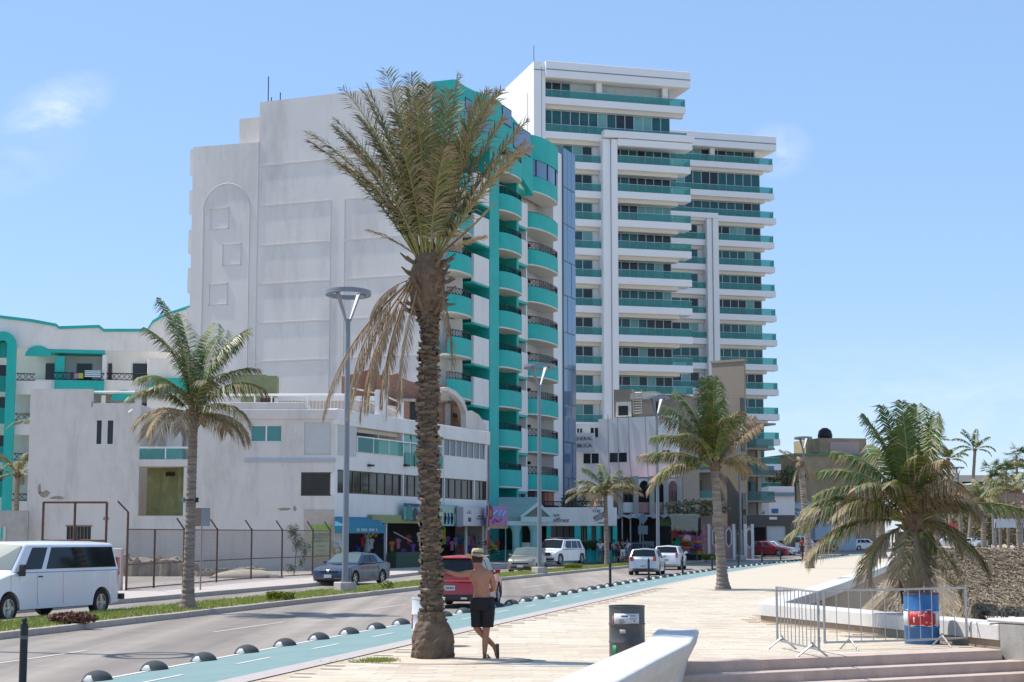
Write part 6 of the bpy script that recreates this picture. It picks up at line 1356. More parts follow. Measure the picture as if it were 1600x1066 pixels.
def palapa(label, corners, ridge, ez, rz, seed, dens=150, posts=True, nm='thatched_roof'):
 cx = sum(c[0] for c in corners) / 4; cy = sum(c[1] for c in corners) / 4; t = thing('palapa', label, 'thatched roof', (cx, cy, -2.3)); o = Vector((cx, cy, -2.3)); r_ = random.Random(seed)
 E_ = [Vector((c[0], c[1], ez)) - o for c in corners]; R0, R1 = [Vector((c[0], c[1], rz)) - o for c in ridge]
 core = MB(); dz_ = Vector((0, 0, -.06)); v_ = [e + dz_ for e in E_] + [R0 + dz_, R1 + dz_]
 core.add(v_, [(0, 1, 5, 4), (1, 2, 5), (2, 3, 4, 5), (3, 0, 4), (3, 2, 1, 0)]); core.build('roof_core', THB, t)
 m_ = MB();
 for a_, b_2, c_2, d_2 in ((E_[0], E_[1], R1, R0), (E_[1], E_[2], R1, R1), (E_[2], E_[3], R0, R1), (E_[3], E_[0], R0, R0)):
  thatch_slope(m_, r_, a_, b_2, c_2, d_2, dens)
 for i in range(4):                                            # fringe
  a_, b_2 = E_[i], E_[(i+1) % 4]; n_ = int((b_2 - a_).length * 60); out = (b_2 - a_).cross(Vector((0, 0, 1))).normalized()
  for _ in range(n_):
   p_ = a_.lerp(b_2, r_.random()) + out * r_.uniform(-.05, .1) + Vector((0, 0, .05)); w_ = (b_2 - a_).normalized() * .02; m_.add([p_ - w_, p_ + w_, p_ + out * r_.uniform(0, .12) + Vector((r_.gauss(0, .04), 0, -r_.uniform(.15, .5)))], [(0, 1, 2)], r_.choices((0, 1, 2), (.5, .2, .3))[0])
 m_.build('thatch', [THA, THB, THC], t, kind='stuff')
 for i in range(4): b_ = MB(); q = E_[i].lerp((R0 + R1) / 2, .18); b_.tube([(q.x, q.y, 0), (q.x, q.y, q.z - .05)], .09, 7); b_.build('post', FIBRE, t)
 return t
palapa('wide thatched roof filling the right edge behind the planter wall', [(9.5, 33.8), (24, 31.0), (27, 48), (11.0, 50)], [(10.9, 44.0), (22.5, 42)], .42, 1.62, 3, dens=400)
palapa('smaller steep thatched roof to the left of the low wide palm', [(7.3, 35.0), (10.2, 34.6), (11.6, 40.5), (8.0, 41.0)], [(9.2, 38.0), (9.5, 38.6)], -.35, 1.36, 4, dens=520)
t = thing('steel_handrail', 'small grey steel handrail where the planter wall ends beyond the thatch', 'handrail', G(1369, 897, .1)); b_ = MB(); b_.tube([(0, 0, -1), (0, 0, .75)], .035, 6); b_.tube([(0, 0, .75), (1.6, .8, .75)], .035, 6); b_.tube([(0, 0, .3), (1.6, .8, .3)], .025, 6); b_.tube([(1.6, .8, -1), (1.6, .8, .75)], .035, 6); b_.build('rail', STEEL, t)
# ------------------------------------------------------------- chain-link fence round the vacant lot
pts = [G(u, v, -.1) for u, v in ((197, 923), (240, 919), (286, 915), (338, 910), (392, 905.5), (440, 902.5), (488, 899.5), (515, 897))]
ft = thing('chain_link_fence', 'rusty chain-link fence with bent post tops around the vacant lot', 'fence', pts[0]); o_ = pts[0]; H_ = 2.28
tops = [790, 819, 808, 806, 805, 805, 807, 808]
for i, p in enumerate(pts):
 q = p - o_; b_ = MB(); tall = i != 1
 if i == 0: b_.tube([q, q + Vector((0, 0, 2.9))], .045, 6); b_.tube([q + Vector((0, 0, 2.9)), q + Vector((-.35, -.2, 3.3))], .035, 5)
 else: b_.tube([q, q + Vector((0, 0, H_ + (.05 if tall else 0)))], .042, 6)
 if i > 1: b_.tube([q + Vector((0, 0, H_)), q + Vector((-.28, -.2, H_ + .45))], .035, 5)
 b_.build('post', RUST, ft)
for a_, c_ in zip(pts, pts[1:]):
 for z in (H_ - .02, .95, .06): b_ = MB(); b_.tube([a_ - o_ + Vector((0, 0, z)), c_ - o_ + Vector((0, 0, z))], .025, 5); b_.build('rail', RUST, ft)
m_ = MB(); WIRE = mat('dull_wire', (.22, .19, .17), .6, metal=.5)
for a_, c_ in zip(pts, pts[1:]):
 L_ = (c_ - a_).length; d = (c_ - a_) / L_; st = .12; k = -int(H_ / st)
 while k * st < L_:
  for s_ in (1, -1):
   x0 = k * st if s_ > 0 else k * st + H_; z0 = 0; x1 = x0 + s_ * H_; z1 = H_
   if s_ > 0: t0 = max(0, -x0 / H_); t1 = min(1, (L_ - x0) / H_)
   else: t0 = max(0, (x0 - L_) / H_); t1 = min(1, x0 / H_)
   if t1 > t0: m_.tube([a_ - o_ + d * (x0 + s_ * H_ * t0) + Vector((0, 0, H_ * t0)), a_ - o_ + d * (x0 + s_ * H_ * t1) + Vector((0, 0, H_ * t1))], .006, 3, caps=False)
  k += 1
m_.build('chain_link_mesh', WIRE, ft, kind='stuff')
q0 = V(66, 850, 64); fr = thing('pipe_frame', 'tall rusty pipe frame standing above the white van', 'frame', (q0.x, 64, -.1)); W_ = V(189, 0, 64).x - q0.x; zt = V(0, 785, 64).z + .1; zm_ = V(0, 845, 64).z + .1
for x in (0, W_ * .5, W_): b_ = MB(); b_.tube([(x, 0, 0), (x, 0, zt)], .05, 6); b_.build('upright', RUST, fr)
for z in (zt, zm_): b_ = MB(); b_.tube([(0, 0, z), (W_, 0, z)], .045, 6); b_.build('cross_bar', RUST, fr)
q0 = V(183, 850, 62.5); gp_ = thing('gate_pier', 'narrow beige masonry pier at the end of the fence behind the van', 'pier', (q0.x, 62.5, -.1)); b_ = MB(); b_.box(-.35, .18, 0, .35, 0, V(0, 857, 62.5).z + .1); b_.build('pier_body', MATS['cream_wall'], gp_, bevel=.02); b_ = MB(); b_.box(-.2, .06, -.04, .0, .1, 1.0); b_.build('pier_panel', mat('ochre_board2', (.42, .30, .16), .9), gp_)
rb = thing('broken_low_wall', 'low broken stone wall with rubble behind the fence', 'rubble', (0, 0, 0)); r_ = random.Random(9); STONE = mat('rough_rubble_stone', (.30, .25, .19), .95, var=.3, vscale=4, bump=.8, bscale=15)
for i in range(46):
 u = 196 + i * 4.6 + r_.uniform(-2, 2); p = V(u, 890, 84 + r_.uniform(-.4, .4)); s_ = r_.uniform(.25, .5); h = (.9 if u < 305 else .35) * r_.uniform(.6, 1.25)
 b_ = MB(); n = 7; pl_ = [(p.x + s_ * math.cos(2*math.pi*k/n) * r_.uniform(.7, 1.1), p.y + s_ * math.sin(2*math.pi*k/n) * r_.uniform(.7, 1.1)) for k in range(n)]; b_.prism(pl_, -.12, [-.1 + h * r_.uniform(.7, 1.1) for _ in range(n)]); b_.build('stone', STONE, rb)
hp = V(385, 895, 80); b_ = MB(); b_.lathe([(1.0, 0), (.8, .22), (.4, .38), (0, .42)], 14); o = b_.build('sand_heap', mat('pale_sand_heap', (.52, .45, .36), .95, bump=.6, bscale=9), smooth=True, loc=(hp.x, 80, -.1)); o.scale = (1.8, .6, 1.0); tag(o, 'pale flat heap of building sand behind the fence', 'sand heap')
c_ = V(460, 850, 86); vt = thing('creeper', 'dark green creeper climbing the fence beside the green shop poster', 'vine', (c_.x, c_.y, -.1)); m_ = MB(); rr = random.Random(12)
VINE = mat('creeper_leaf', (.03, .07, .025), .6, col2=(.05, .10, .03), vscale=6)
for u, v, rx, rz, n in ((458, 832, .42, .50, 700), (466, 850, .40, .50, 600), (476, 862, .18, .5, 260), (470, 878, .22, .45, 260), (455, 888, .35, .3, 260), (484, 855, .2, .3, 100)):
 q = V(u, v, 85.6) - vt.location; leafy(m_, q, rx, .18, rz, n, .045, rr, (0, 0, 1), shell=.1)
m_.build('foliage', [VINE, TREEL2], vt); b_ = MB(); b_.tube([(0, 0, 0), (.1, 0, 1.2), (0, 0, 2.2)], .03, 5); b_.build('stems', FIBRE, vt)
q = G(313, 922, -.1); sg = thing('road_sign', 'grey road sign seen from behind beside the left coconut palm trunk', 'sign', q); sc_ = q.y / FPX
b_ = MB(); b_.tube([(0, 0, 0), (0, 0, 127 * sc_)], .03, 6); b_.build('pole', mat('brown_painted_pole', (.25, .20, .17), .6), sg); b_ = MB(); b_.box(-9 * sc_, 13 * sc_, -.04, -.02, 98 * sc_, 127 * sc_); b_.build('sign_plate', GREYM, sg, bevel=.01); b_ = MB(); b_.box(-9.5*sc_, -2*sc_, -.06, -.045, 98*sc_, 126*sc_); b_.build('rusty_strip', mat('rusty_brown_strip', (.25, .15, .10), .8), sg)
q = V(1005, 880, 128); sg = thing('road_sign', 'pair of blue-grey sign plates, a diamond above a square, on one pole', 'sign', (q.x, 128, -.1)); b_ = MB(); b_.tube([(0, 0, 0), (0, 0, 3.6)], .035, 6); b_.build('pole', GREYM, sg)
BG = mat('blue_grey_plate', (.12, .17, .20), .5); b_ = MB(); b_.vprism([(0, 2.75), (.38, 3.25), (0, 3.75), (-.38, 3.25)], -.06, -.04); b_.build('diamond_plate', BG, sg); b_ = MB(); b_.box(-.37, .37, -.06, -.04, 2.05, 2.7); b_.build('square_plate', BG, sg)
q = G(293, 952, -.115); b_ = MB(); b_.lathe([(.165, -.02), (.165, .02)], 14); bx = thing('strap_light', 'small dark strap with boxes round the left coconut palm trunk', 'light', (q.x, q.y, 3.05 - .1)); b_.build('strap', BLACKP, bx);
for s_ in (-1, 1): b_ = MB(); b_.box(s_*.19 - .05, s_*.19 + .05, -.06, .06, -.07, .07); b_.build('box', GREYM if s_ < 0 else BLACKP, bx)
# ------------------------------------------------------------- vehicles
TYRE = mat('tyre_rubber', (.018, .018, .02), .85); RIM = mat('alloy_rim', (.5, .5, .52), .3, metal=.9); CARGL = mat('car_glass', (.012, .016, .02), .05, spec=.35)
CARGL2 = mat('car_glass_pale', (.10, .13, .12), .06, spec=.9); TRIM = mat('car_black_trim', (.025, .025, .028), .6); CHROME = mat('chrome_trim', (.6, .6, .62), .15, metal=1.0)
HLAMP = mat('headlamp_lens', (.62, .64, .66), .1, spec=1, coat=1); TLAMP = mat('tail_lamp_red', (.42, .01, .012), .15, spec=.8, coat=1); PLATE = mat('licence_plate_white', (.60, .60, .60), .5); AMB = mat('amber_lens', (.6, .18, .02), .2)
def paint(name, c, metal=0.0): return mat(name, c, .32, metal=metal, coat=.8, var=.02)
WHEELS = {}
def wheel(parent, x, y, r_, side, w=.2, dark=False, spokes=5, steel=False):
 key = (round(r_, 3), side, dark, steel)
 if key not in WHEELS:
  M_ = Matrix.Rotation(R(90) * -side, 4, 'X')
  a = MB(M_); a.lathe([(r_*.60, -w/2), (r_*.93, -w/2), (r_, -w*.36), (r_, w*.36), (r_*.93, w/2), (r_*.66, w/2), (r_*.62, w*.35), (r_*.60, -w/2)], 28, caps=False); t_ = a.build('wheel', TYRE, None, smooth=True, sharp=40)
  b_ = MB(M_); b_.lathe([(r_*.64, w*.40), (r_*.58, w*.42), (r_*.56, w*.25), (0, w*.2)], 24, caps=False); h_ = b_.build('rim', TRIM if not steel else RIM, None, smooth=True, sharp=30)
  c_ = MB(M_); c_.lathe([(r_*.56, w*.30), (r_*.58, w*.44), (r_*.645, w*.44), (r_*.65, w*.36)], 26, caps=False)
  for k in range(spokes if not steel else 8):
   an = 2*math.pi*k/(spokes if not steel else 8); u_ = Vector((math.cos(an), math.sin(an), 0)); v_ = Vector((-u_.y, u_.x, 0)); w0, w1 = r_*.09, r_*.13
   q = [u_*r_*.08 - v_*w0, u_*r_*.08 + v_*w0, u_*r_*.59 + v_*w1, u_*r_*.59 - v_*w1]
   if not steel or k % 2 == 0: c_.add([p + Vector((0, 0, w*.38)) for p in q] + [p + Vector((0, 0, w*.26)) for p in q], [(0,1,2,3), (0,4,5,1), (2,6,7,3), (1,5,6,2), (3,7,4,0)])
  c_.lathe([(r_*.15, w*.28), (r_*.15, w*.44), (0, w*.46)], 12); s_ = c_.build('spokes', RIM, None, smooth=True, sharp=30)
  WHEELS[key] = (t_.data, h_.data, s_.data)
  for o in (t_, h_, s_): bpy.data.objects.remove(o)
 a, b_, c_ = WHEELS[key]; o = link('wheel', a, parent, (x, y, r_)); link('rim', b_, o); link('spokes', c_, o); return o
def car(name, label, cat, spec, pos, ang_, pm, group=None):
 """x forward, y left.  spec: dict of shape numbers"""
 t = thing(name, label, cat, pos, ang_, group); g = spec.get; L, W, H = spec['L'], spec['W'], spec['H']; hl = L/2; wr = spec['wr']; xf, xr = spec['ax']; zb = g('zb', .2)
 top = spec['top']             # list (x, z) from nose to tail along the top edge of the lower body
 ar = wr * 1.17
 def arch(cx): return [(cx - ar - .002, zb), (cx - ar, wr)] + [(cx - ar * math.cos(R(a)), wr + ar * math.sin(R(a))) for a in range(15, 180, 15)] + [(cx + ar, wr), (cx + ar + .002, zb)]
 nose, tail = spec['nose'], spec['tail']   # lists (x,z) from bottom upward
 ni = max(range(len(nose)), key=lambda i_: nose[i_][0]); ti = min(range(len(tail)), key=lambda i_: tail[i_][0])
 cb = tail[:ti + 1][::-1] + arch(xr) + arch(xf) + nose[:ni + 1]; ct = tail[ti:] + top[::-1] + nose[ni:][::-1]
 xs_ = sorted(set(round(p[0], 4) for p in cb + ct))
 def zat(ch, x):
  for (xa, za), (xb_, zb_) in zip(ch, ch[1:]):
   if xa - 1e-4 <= x <= xb_ + 1e-4: return za if xb_ - xa < 1e-5 else za + (zb_ - za) * (x - xa) / (xb_ - xa)
  return ch[-1][1]
 m_n = len(xs_); outline = [(x, zat(cb, x)) for x in xs_] + [(x, zat(ct, x)) for x in xs_[-2:0:-1]]
 capf = [(0, 1, len(outline) - 1)] + [(i_, i_ + 1, len(outline) - i_ - 1, len(outline) - i_) for i_ in range(1, m_n - 2)] + [(m_n - 2, m_n - 1, m_n)]
 ysd = lambda z: W/2 * (1 - .035 * max(0, min(1, (z - .45) / .5)) - .05 * max(0, (.40 - z) / .4))
 n = len(outline); lay = [(0, 0, 0), (.62, .012, 0), (.86, .05, .005), (.955, .12, .018), (1.0, .21, .05)]
 def place(x, z, f, pull, drop):
  e_ = (xf if x > 0 else -xr) + ar + .03; k = max(0, (abs(x) - e_) / (hl - e_)); k = min(1, k) ** 1.6
  tz = max(0, min(1, (z - .45) / .5)); zz = z - drop * (1 if z > spec['belt'] * .77 else 0)
  yy = W/2 * f * (1 - .035 * tz - .05 * max(0, (.40 - z) / .4))
  return (x - math.copysign(pull * k * 1.6, x), yy, zz)
 vs = []; rings = []
 seq = [(-1, l) for l in lay[::-1]] + [(1, l) for l in lay[1:]]
 for s_, (f, pull, drop) in seq: vs += [(lambda q: (q[0], q[1]*s_, q[2]))(place(x, z, f, pull, drop)) for x, z in outline]
 k = len(seq); mb = MB()
 fs = [(i*n + j, i*n + (j+1) % n, (i+1)*n + (j+1) % n, (i+1)*n + j) for i in range(k-1) for j in range(n)]
 mb.add(vs, fs); bmx = bmesh.new(); vv = [bmx.verts.new(p) for p in vs]
 for f in fs: bmx.faces.new([vv[i] for i in f])
 for f in capf: bmx.faces.new([vv[i] for i in f]); bmx.faces.new([vv[(k-1)*n + i] for i in f][::-1])
 bmesh.ops.recalc_face_normals(bmx, faces=bmx.faces[:])
 me = bpy.data.meshes.new('body'); bmx.to_mesh(me); bmx.free(); me.materials.append(pm); me.polygons.foreach_set('use_smooth', [True]*len(me.polygons)); me.set_sharp_from_angle(angle=R(32)); body = link('body', me, t)
 u_ = MB(); u_.box(-hl*.86, hl*.86, -W*.40, W*.40, zb - .03, zb + .25); u_.build('underbody', TRIM, t)
 xb0, xt0, xt1, xb1 = spec['cab']; zbelt, yb, yt = spec['belt'], W/2 * .945, W/2 * g('yt', .76); z0 = zbelt - .06
 zr = H; zf, zre = g('zwf', zbelt), g('zwr', zbelt)
 cw = MB(); mid = (xt0 + xt1) / 2
 rows = [[(xb0, zf), (xb0, zf)], ]
 def ring(z_, t_): pass
 cor = {}
 for s_ in (-1, 1):
  cor[s_] = dict(bf=Vector((xb0 - .14, s_*yb, zf)), br=Vector((xb1 + .10, s_*yb, zre)), tf=Vector((xt0 - .06, s_*yt, zr - .07)), tr=Vector((xt1 + .05, s_*yt, zr - .075)), tm=Vector((mid, s_*yt, zr - .0725)), bm=Vector((mid, s_*yb, (zf + zre)/2)))
 cf, crr = Vector((xb0, 0, zf + .01)), Vector((xb1, 0, zre)); ctf, ctr, ctm = Vector((xt0, 0, zr - .015)), Vector((xt1, 0, zr - .025)), Vector((mid, 0, zr))
 def face(*p): cw.add(list(p), [tuple(range(len(p)))])
 for s_ in (1, -1):
  c = cor[s_]; q = (lambda *p: face(*(p if s_ > 0 else p[::-1])))
  q(c['bf'], c['tf'], c['tm'], c['bm']); q(c['bm'], c['tm'], c['tr'], c['br'])
  hs_ = lambda a, b_: a.lerp(b_, .5) + Vector((0, 0, .0))
  q(cf, ctf, c['tf'], c['bf']); q(c['br'], c['tr'], ctr, crr)
  q(ctf, ctm, c['tm'], c['tf']); q(ctm, ctr, c['tr'], c['tm'])
 bm_ = bmesh.new(); vv = [bm_.verts.new(p) for p in cw.v]
 for f in cw.f: bm_.faces.new([vv[i] for i in f])
 bmesh.ops.remove_doubles(bm_, verts=bm_.verts[:], dist=.001); bmesh.ops.recalc_face_normals(bm_, faces=bm_.faces[:])
 me = bpy.data.meshes.new('cabin'); bm_.to_mesh(me); bm_.free(); me.materials.append(g('roofmat', pm)); cab = link('cabin', me, t); bv = cab.modifiers.new('b', 'BEVEL'); bv.width = g('bev', .07); bv.segments = 3; bv.limit_method = 'ANGLE'; bv.angle_limit = R(20)
 me.polygons.foreach_set('use_smooth', [True]*len(me.polygons))
 def pane(P00, P10, P11, P01, s0, s1, t0, t1, nm, m=CARGL, off=.012, skew=0):
  f = lambda s_, t_: P00.lerp(P10, s_).lerp(P01.lerp(P11, s_), t_)
  nn = (P10 - P00).cross(P01 - P00).normalized(); ce = (P00 + P10 + P11 + P01) / 4
  if nn.dot(ce - Vector((mid, 0, H*.6))) < 0: nn = -nn
  q = [f(s0, t0), f(s1, t0), f(s1 + skew, t1), f(s0 + skew, t1)]; mb_ = MB(); mb_.add([p + nn*off for p in q] + [p - nn*.02 for p in q], [(0,1,2,3), (3,2,1,0), (0,4,5,1), (1,5,6,2), (2,6,7,3), (3,7,4,0)]); return mb_.build(nm, m, t)
 L_, R_ = cor[1], cor[-1]
 def glaze(bl, bc, br_, tl, tc_, tr_, s0, t0, t1, nm, m, off):
  mb_ = MB(); q = []
  for (a, b_, c, d, u0, u1) in ((bl, bc, tc_, tl, s0, 1), (bc, br_, tr_, tc_, 0, 1 - s0)):
   f = lambda s_, t_: a.lerp(b_, s_).lerp(d.lerp(c, s_), t_)
   nn = (b_ - a).cross(d - a).normalized(); ce = (a + b_ + c + d) / 4
   if nn.dot(ce - Vector((mid, 0, H*.5))) < 0: nn = -nn
   p = [f(u0, t0) + nn*off, f(u1, t0) + nn*off, f(u1, t1) + nn*off, f(u0, t1) + nn*off]; mb_.add(p, [(0, 1, 2, 3)])
  return mb_.build(nm, m, t)
 glaze(R_['bf'], cf, L_['bf'], R_['tf'], ctf, L_['tf'], .09, .09, .93, 'windscreen', g('wsm', CARGL), .012)
 glaze(L_['br'], crr, R_['br'], L_['tr'], ctr, R_['tr'], .14, g('rwt', .16), .90, 'rear_window', CARGL, .014)
 for s_ in (1, -1):
  c = cor[s_]; N = spec['win']
  for (s0, s1) in N: pane(c['bf'], c['br'], c['tr'], c['tf'], s0, s1, .10, .86, 'side_window', CARGL, .014)
 for s_ in (1, -1):
  for x in (xf, xr): wheel(t, x, s_ * (W/2 - .115), wr, s_, w=.21, steel=g('steel', False))
  mx = xb0 - .36; q = MB(); q.obox(Vector((mx, s_*(W/2 + .07), zbelt + .06)), .09, .17, g('mh', .12)); q.obox(Vector((mx, s_*(W/2 - .02), zbelt + .0)), .06, .1, .05); q.build('mirror', g('mirm', pm), t, bevel=.03, segs=2)
  for hx in spec['hand']: q = MB(); q.obox(Vector((hx, s_*(ysd(zbelt - .12) + .008), zbelt - .12)), .17, .03, .032); q.build('door_handle', g('handm', pm), t)
  for dx in spec['doors']:
   q = MB(); zz_ = [zb + .12, .42, .6, .8, zbelt - .05]; q.add([(dx + e, s_*(ysd(z) + .0025), z) for z in zz_ for e in (-.005, .005)], [(2*i_, 2*i_+1, 2*i_+3, 2*i_+2) for i_ in range(4)]); q.build('door_seam', TRIM, t)
  q = MB(); q.box(xr + ar, xf - ar, s_*(W/2*.95), s_*(W/2*.965 + .004), zb - .0, zb + .07); q.build('sill_trim', TRIM, t)
 nx, tx_ = nose[-1][0], tail[-1][0]
 for s_ in (1, -1):
  x, z, w_, h_, sw = spec['hl']; q = MB(); yo, yi = W/2 - .07, W/2 - .12 - w_; pl_ = [(x + .015, s_*yi), (x - sw*.35, s_*(yi + w_*.6)), (x - sw - .02, s_*yo), (x - sw - .12, s_*(yo - .05)), (x - .2, s_*yi)]; q.prism(pl_ if s_ < 0 else pl_[::-1], z - h_/2, [z + h_*.35, z + h_*.45, z + h_*.6, z + h_*.6, z + h_*.4][::(1 if s_ < 0 else -1)]); q.build('headlight', HLAMP, t)
  x, z, w_, h_ = spec['tl']; q = MB(); q.box(x + .0, x + .14, s_*(W/2 - .19 - w_*.6), s_*(W/2 - .125), z - h_/2, z + h_/2); q.build('tail_light', TLAMP, t, bevel=.02, segs=2)
 if g('fpl'): x, z = spec['fpl']; q = MB(); q.box(x, x + .025, -.18, .18, z - .07, z + .07); q.build('licence_plate', PLATE, t)
 if g('rpl'): x, z = spec['rpl']; q = MB(); q.box(x - .025, x, -.17, .17, z - .075, z + .075); o = q.build('licence_plate', PLATE, t); q = MB(); [q.box(x - .029, x - .026, -.13 + .045*k, -.105 + .045*k, z - .03, z + .03) for k in range(6)]; q.build('plate_characters', TRIM, o)
 for nm, b in spec.get('extra', []):
  q = MB();
  for bb in b[1]: q.box(*bb)
  q.build(nm, b[0], t, bevel=.01)
 return t
def hatch(L=3.95, W=1.68, H=1.47, suv=0.0, r_=.29):
 hl = L/2; b = .93 + suv*.12; z = .2 + suv*.05
 return dict(L=L, W=W, H=H, wr=r_, ax=(hl - .78, -hl + .66), zb=z,
  nose=[(hl - .12, z), (hl - .03, .35), (hl, .52), (hl - .05, .66 + suv*.1)], top=[(hl - .22, .78 + suv*.12), (hl - .7, .87 + suv*.14), (hl - 1.05, b), (0, b + .01), (-hl + .35, b + .02), (-hl + .12, b)],
  tail=[(-hl + .13, z + .06), (-hl + .0, .38), (-hl, .6), (-hl + .05, .86 + suv*.1)], cab=(hl - .98, hl - 1.72, -hl + .42, -hl + .10), belt=b, win=[(.12, .40), (.44, .70), (.74, .90)] if L > 3.8 else [(.12, .45), (.5, .86)],
  hand=(-.05, -.95), doors=(.62, -.42, -1.2), hl=(hl - .08, .68 + suv*.1, .28, .18, .32), tl=(-hl + .0, .88 + suv*.12, .2, .24), fpl=(hl + .005, .42), rpl=(-hl - .003, .62), yt=.77)
def dirv(Y): h = heading(Y); return Vector((math.cos(h), math.sin(h), 0)), h
def put(u, v, z=-.25): return G(u, v, z)
hl = 3.05; van = dict(L=6.1, W=2.0, H=2.06, wr=.37, ax=(hl - .95, -hl + 1.05), zb=.32, nose=[(hl - .06, .30), (hl, .5), (hl - .02, .8), (hl - .06, 1.0)], top=[(hl - .5, 1.13), (hl - .95, 1.24), (hl - 1.2, 1.28), (0, 1.28), (-hl + .2, 1.28), (-hl + .04, 1.26)],
 tail=[(-hl + .02, .36), (-hl, .6), (-hl, 1.0), (-hl + .02, 1.2)], cab=(hl - .98, hl - 1.75, -hl + .22, -hl + .04), belt=1.26, win=[(.085, .24), (.285, .965)], hand=(hl - 2.25,), doors=(hl - 1.02, hl - 2.12, hl - 3.25), hl=(hl - .05, .82, .3, .2, .3), tl=(-hl + .02, 1.35, .1, .5), rpl=(-hl, .8), fpl=(hl, .5), yt=.80, handm=TRIM, mirm=TRIM, mh=.3, rw=(.08, .92), steel=True, wsm=CARGL2, bev=.10,
 extra=[('rear_bumper', (TRIM, [(-hl - .14, -hl + .02, -.95, .95, .42, .58)])), ('front_bumper', (TRIM, [(hl - .1, hl + .1, -.96, .96, .38, .62)])), ('grille', (TRIM, [(hl - .05, hl + .012, -.5, .5, .7, .95)]))])
rw_ = put(153, 962.5); fw_ = put(17, 979); mid_ = rw_.lerp(fw_, .5); av = math.atan2(-.94, -.34); side = Vector((math.sin(av), -math.cos(av), 0))
if side.y > 0: side = -side
ctr_ = rw_ + Vector((math.cos(av), math.sin(av), 0)) * (hl - 1.05) - side * .88
vn = car('passenger_van', 'white passenger van with dark side windows driving left on the far roadway', 'van', van, (ctr_.x, ctr_.y, -.25), av, mat('van_white_paint', (.74, .75, .77), .3, coat=.6, var=.02))
hl = 2.3; sedan = dict(L=4.6, W=1.78, H=1.44, wr=.315, ax=(hl - .92, -hl + 1.0), zb=.19, nose=[(hl - .14, .2), (hl - .02, .34), (hl, .52), (hl - .05, .66)], top=[(hl - .2, .74), (hl - .8, .86), (hl - 1.25, .93), (0, .95), (-hl + .95, .99), (-hl + .35, .99), (-hl + .12, .95)],
 tail=[(-hl + .14, .26), (-hl + .02, .4), (-hl, .62), (-hl + .04, .86)], cab=(hl - 1.15, hl - 1.95, -hl + 1.25, -hl + .62), zwr=.98, belt=.93, win=[(.13, .42), (.45, .74)], hand=(.05, -.9), doors=(.72, -.35, -1.2), hl=(hl - .08, .63, .3, .16, .35), tl=(-hl, .82, .3, .2), fpl=(hl + .0, .42), rpl=(-hl, .62), yt=.75, wsm=CARGL2,
 extra=[('grille', (TRIM, [(hl - .06, hl + .003, -.42, .42, .60, .67)])), ('lower_grille', (TRIM, [(hl - .06, hl + .0, -.65, .65, .24, .34)])), ('badge', (CHROME, [(hl - .05, hl + .012, -.05, .05, .60, .70)]))])
a_ = put(503, 918); b_ = put(592, 913); dv, hh = dirv(74); fwd = -dv; hh += math.pi; nrm2 = Vector((dv.y, -dv.x, 0)); ctr_ = a_.lerp(b_, .5)
cpos = a_ - fwd * (hl - .92) - nrm2 * .1 + Vector((.0, 0, 0))
cpos = V(549, 915, 74.5); car('blue_sedan', 'dark blue sedan driving towards the left behind the first lamp post', 'car', sedan, (cpos.x, 74.8, -.25), hh - R(8), paint('dark_blue_paint', (.018, .035, .085), .3))
red = hatch(3.98, 1.76, 1.60, suv=.7, r_=.34); red['yt'] = .82; red['cab'] = (red['cab'][0], red['cab'][1], -1.78, -1.90); red['tl'] = (-1.985, .93, .2, .24); red['rw'] = (.12, .88)
red['extra'] = [('rear_bumper_trim', (TRIM, [(-2.02, -1.9, -.72, .72, .26, .42)])), ('exhaust', (CHROME, [(-2.06, -1.9, -.55, -.35, .28, .34)])), ('roof_spoiler', (paint('red_paint', (.46, .012, .018)), [(-1.93, -1.7, -.58, .58, 1.50, 1.545)])), ('tailgate_step', (MATS['red_paint'], [(-2.02, -1.9, -.70, .70, .80, .84)])), ('aerial', (TRIM, [(-1.5, -1.48, -.01, .01, 1.58, 1.66)]))]
dv, hh = dirv(53); rear = V(699, 945, 50.8); c = rear + dv * 1.99; car('red_hatchback', 'bright red hatchback seen from behind beyond the leaning man', 'car', red, (c.x, c.y, -.25), hh + R(2), MATS['red_paint'])
be = hatch(3.75, 1.62, 1.50, suv=.4, r_=.285); be['wsm'] = CARGL2; be['extra'] = [('grille', (TRIM, [(1.80, 1.885, -.48, .48, .52, .60), (1.80, 1.88, -.55, .55, .28, .40)])), ('grille_bar', (CHROME, [(1.82, 1.90, -.5, .5, .61, .64)]))]
dv, hh = dirv(97); c = V(824, 895, 96.5); car('beige_hatchback', 'beige hatchback facing the camera behind the second lamp post', 'car', be, (c.x, c.y + .6, -.25), hh + math.pi + R(2), paint('champagne_paint', (.30, .275, .22), .5))
su = hatch(4.9, 1.98, 1.78, suv=1.0, r_=.38); su['extra'] = [('grille', (TRIM, [(2.36, 2.46, -.55, .55, .62, .84)])), ('front_skirt', (TRIM, [(2.30, 2.455, -.8, .8, .3, .46)])), ('roof_rack', (TRIM, [(-1.3, .6, -.6, .6, 1.78, 1.86)]))]; su['wsm'] = CARGL
dv, hh = dirv(118); c = V(873, 882, 117.5); car('white_suv', 'white SUV with a dark roof load parked facing the camera by the restaurant', 'SUV', su, (c.x, c.y, -.25 + .13), hh + math.pi - R(10), paint('pearl_white_paint', (.70, .71, .73)))
si = hatch(3.98, 1.70, 1.47, suv=.1, r_=.30); si['rpl'] = (-1.995, .50); si['extra'] = [('rear_bumper_trim', (TRIM, [(-1.99, -1.9, -.6, .6, .22, .30)])), ('badge', (CHROME, [(-2.0, -1.97, -.05, .05, .80, .9)]))]
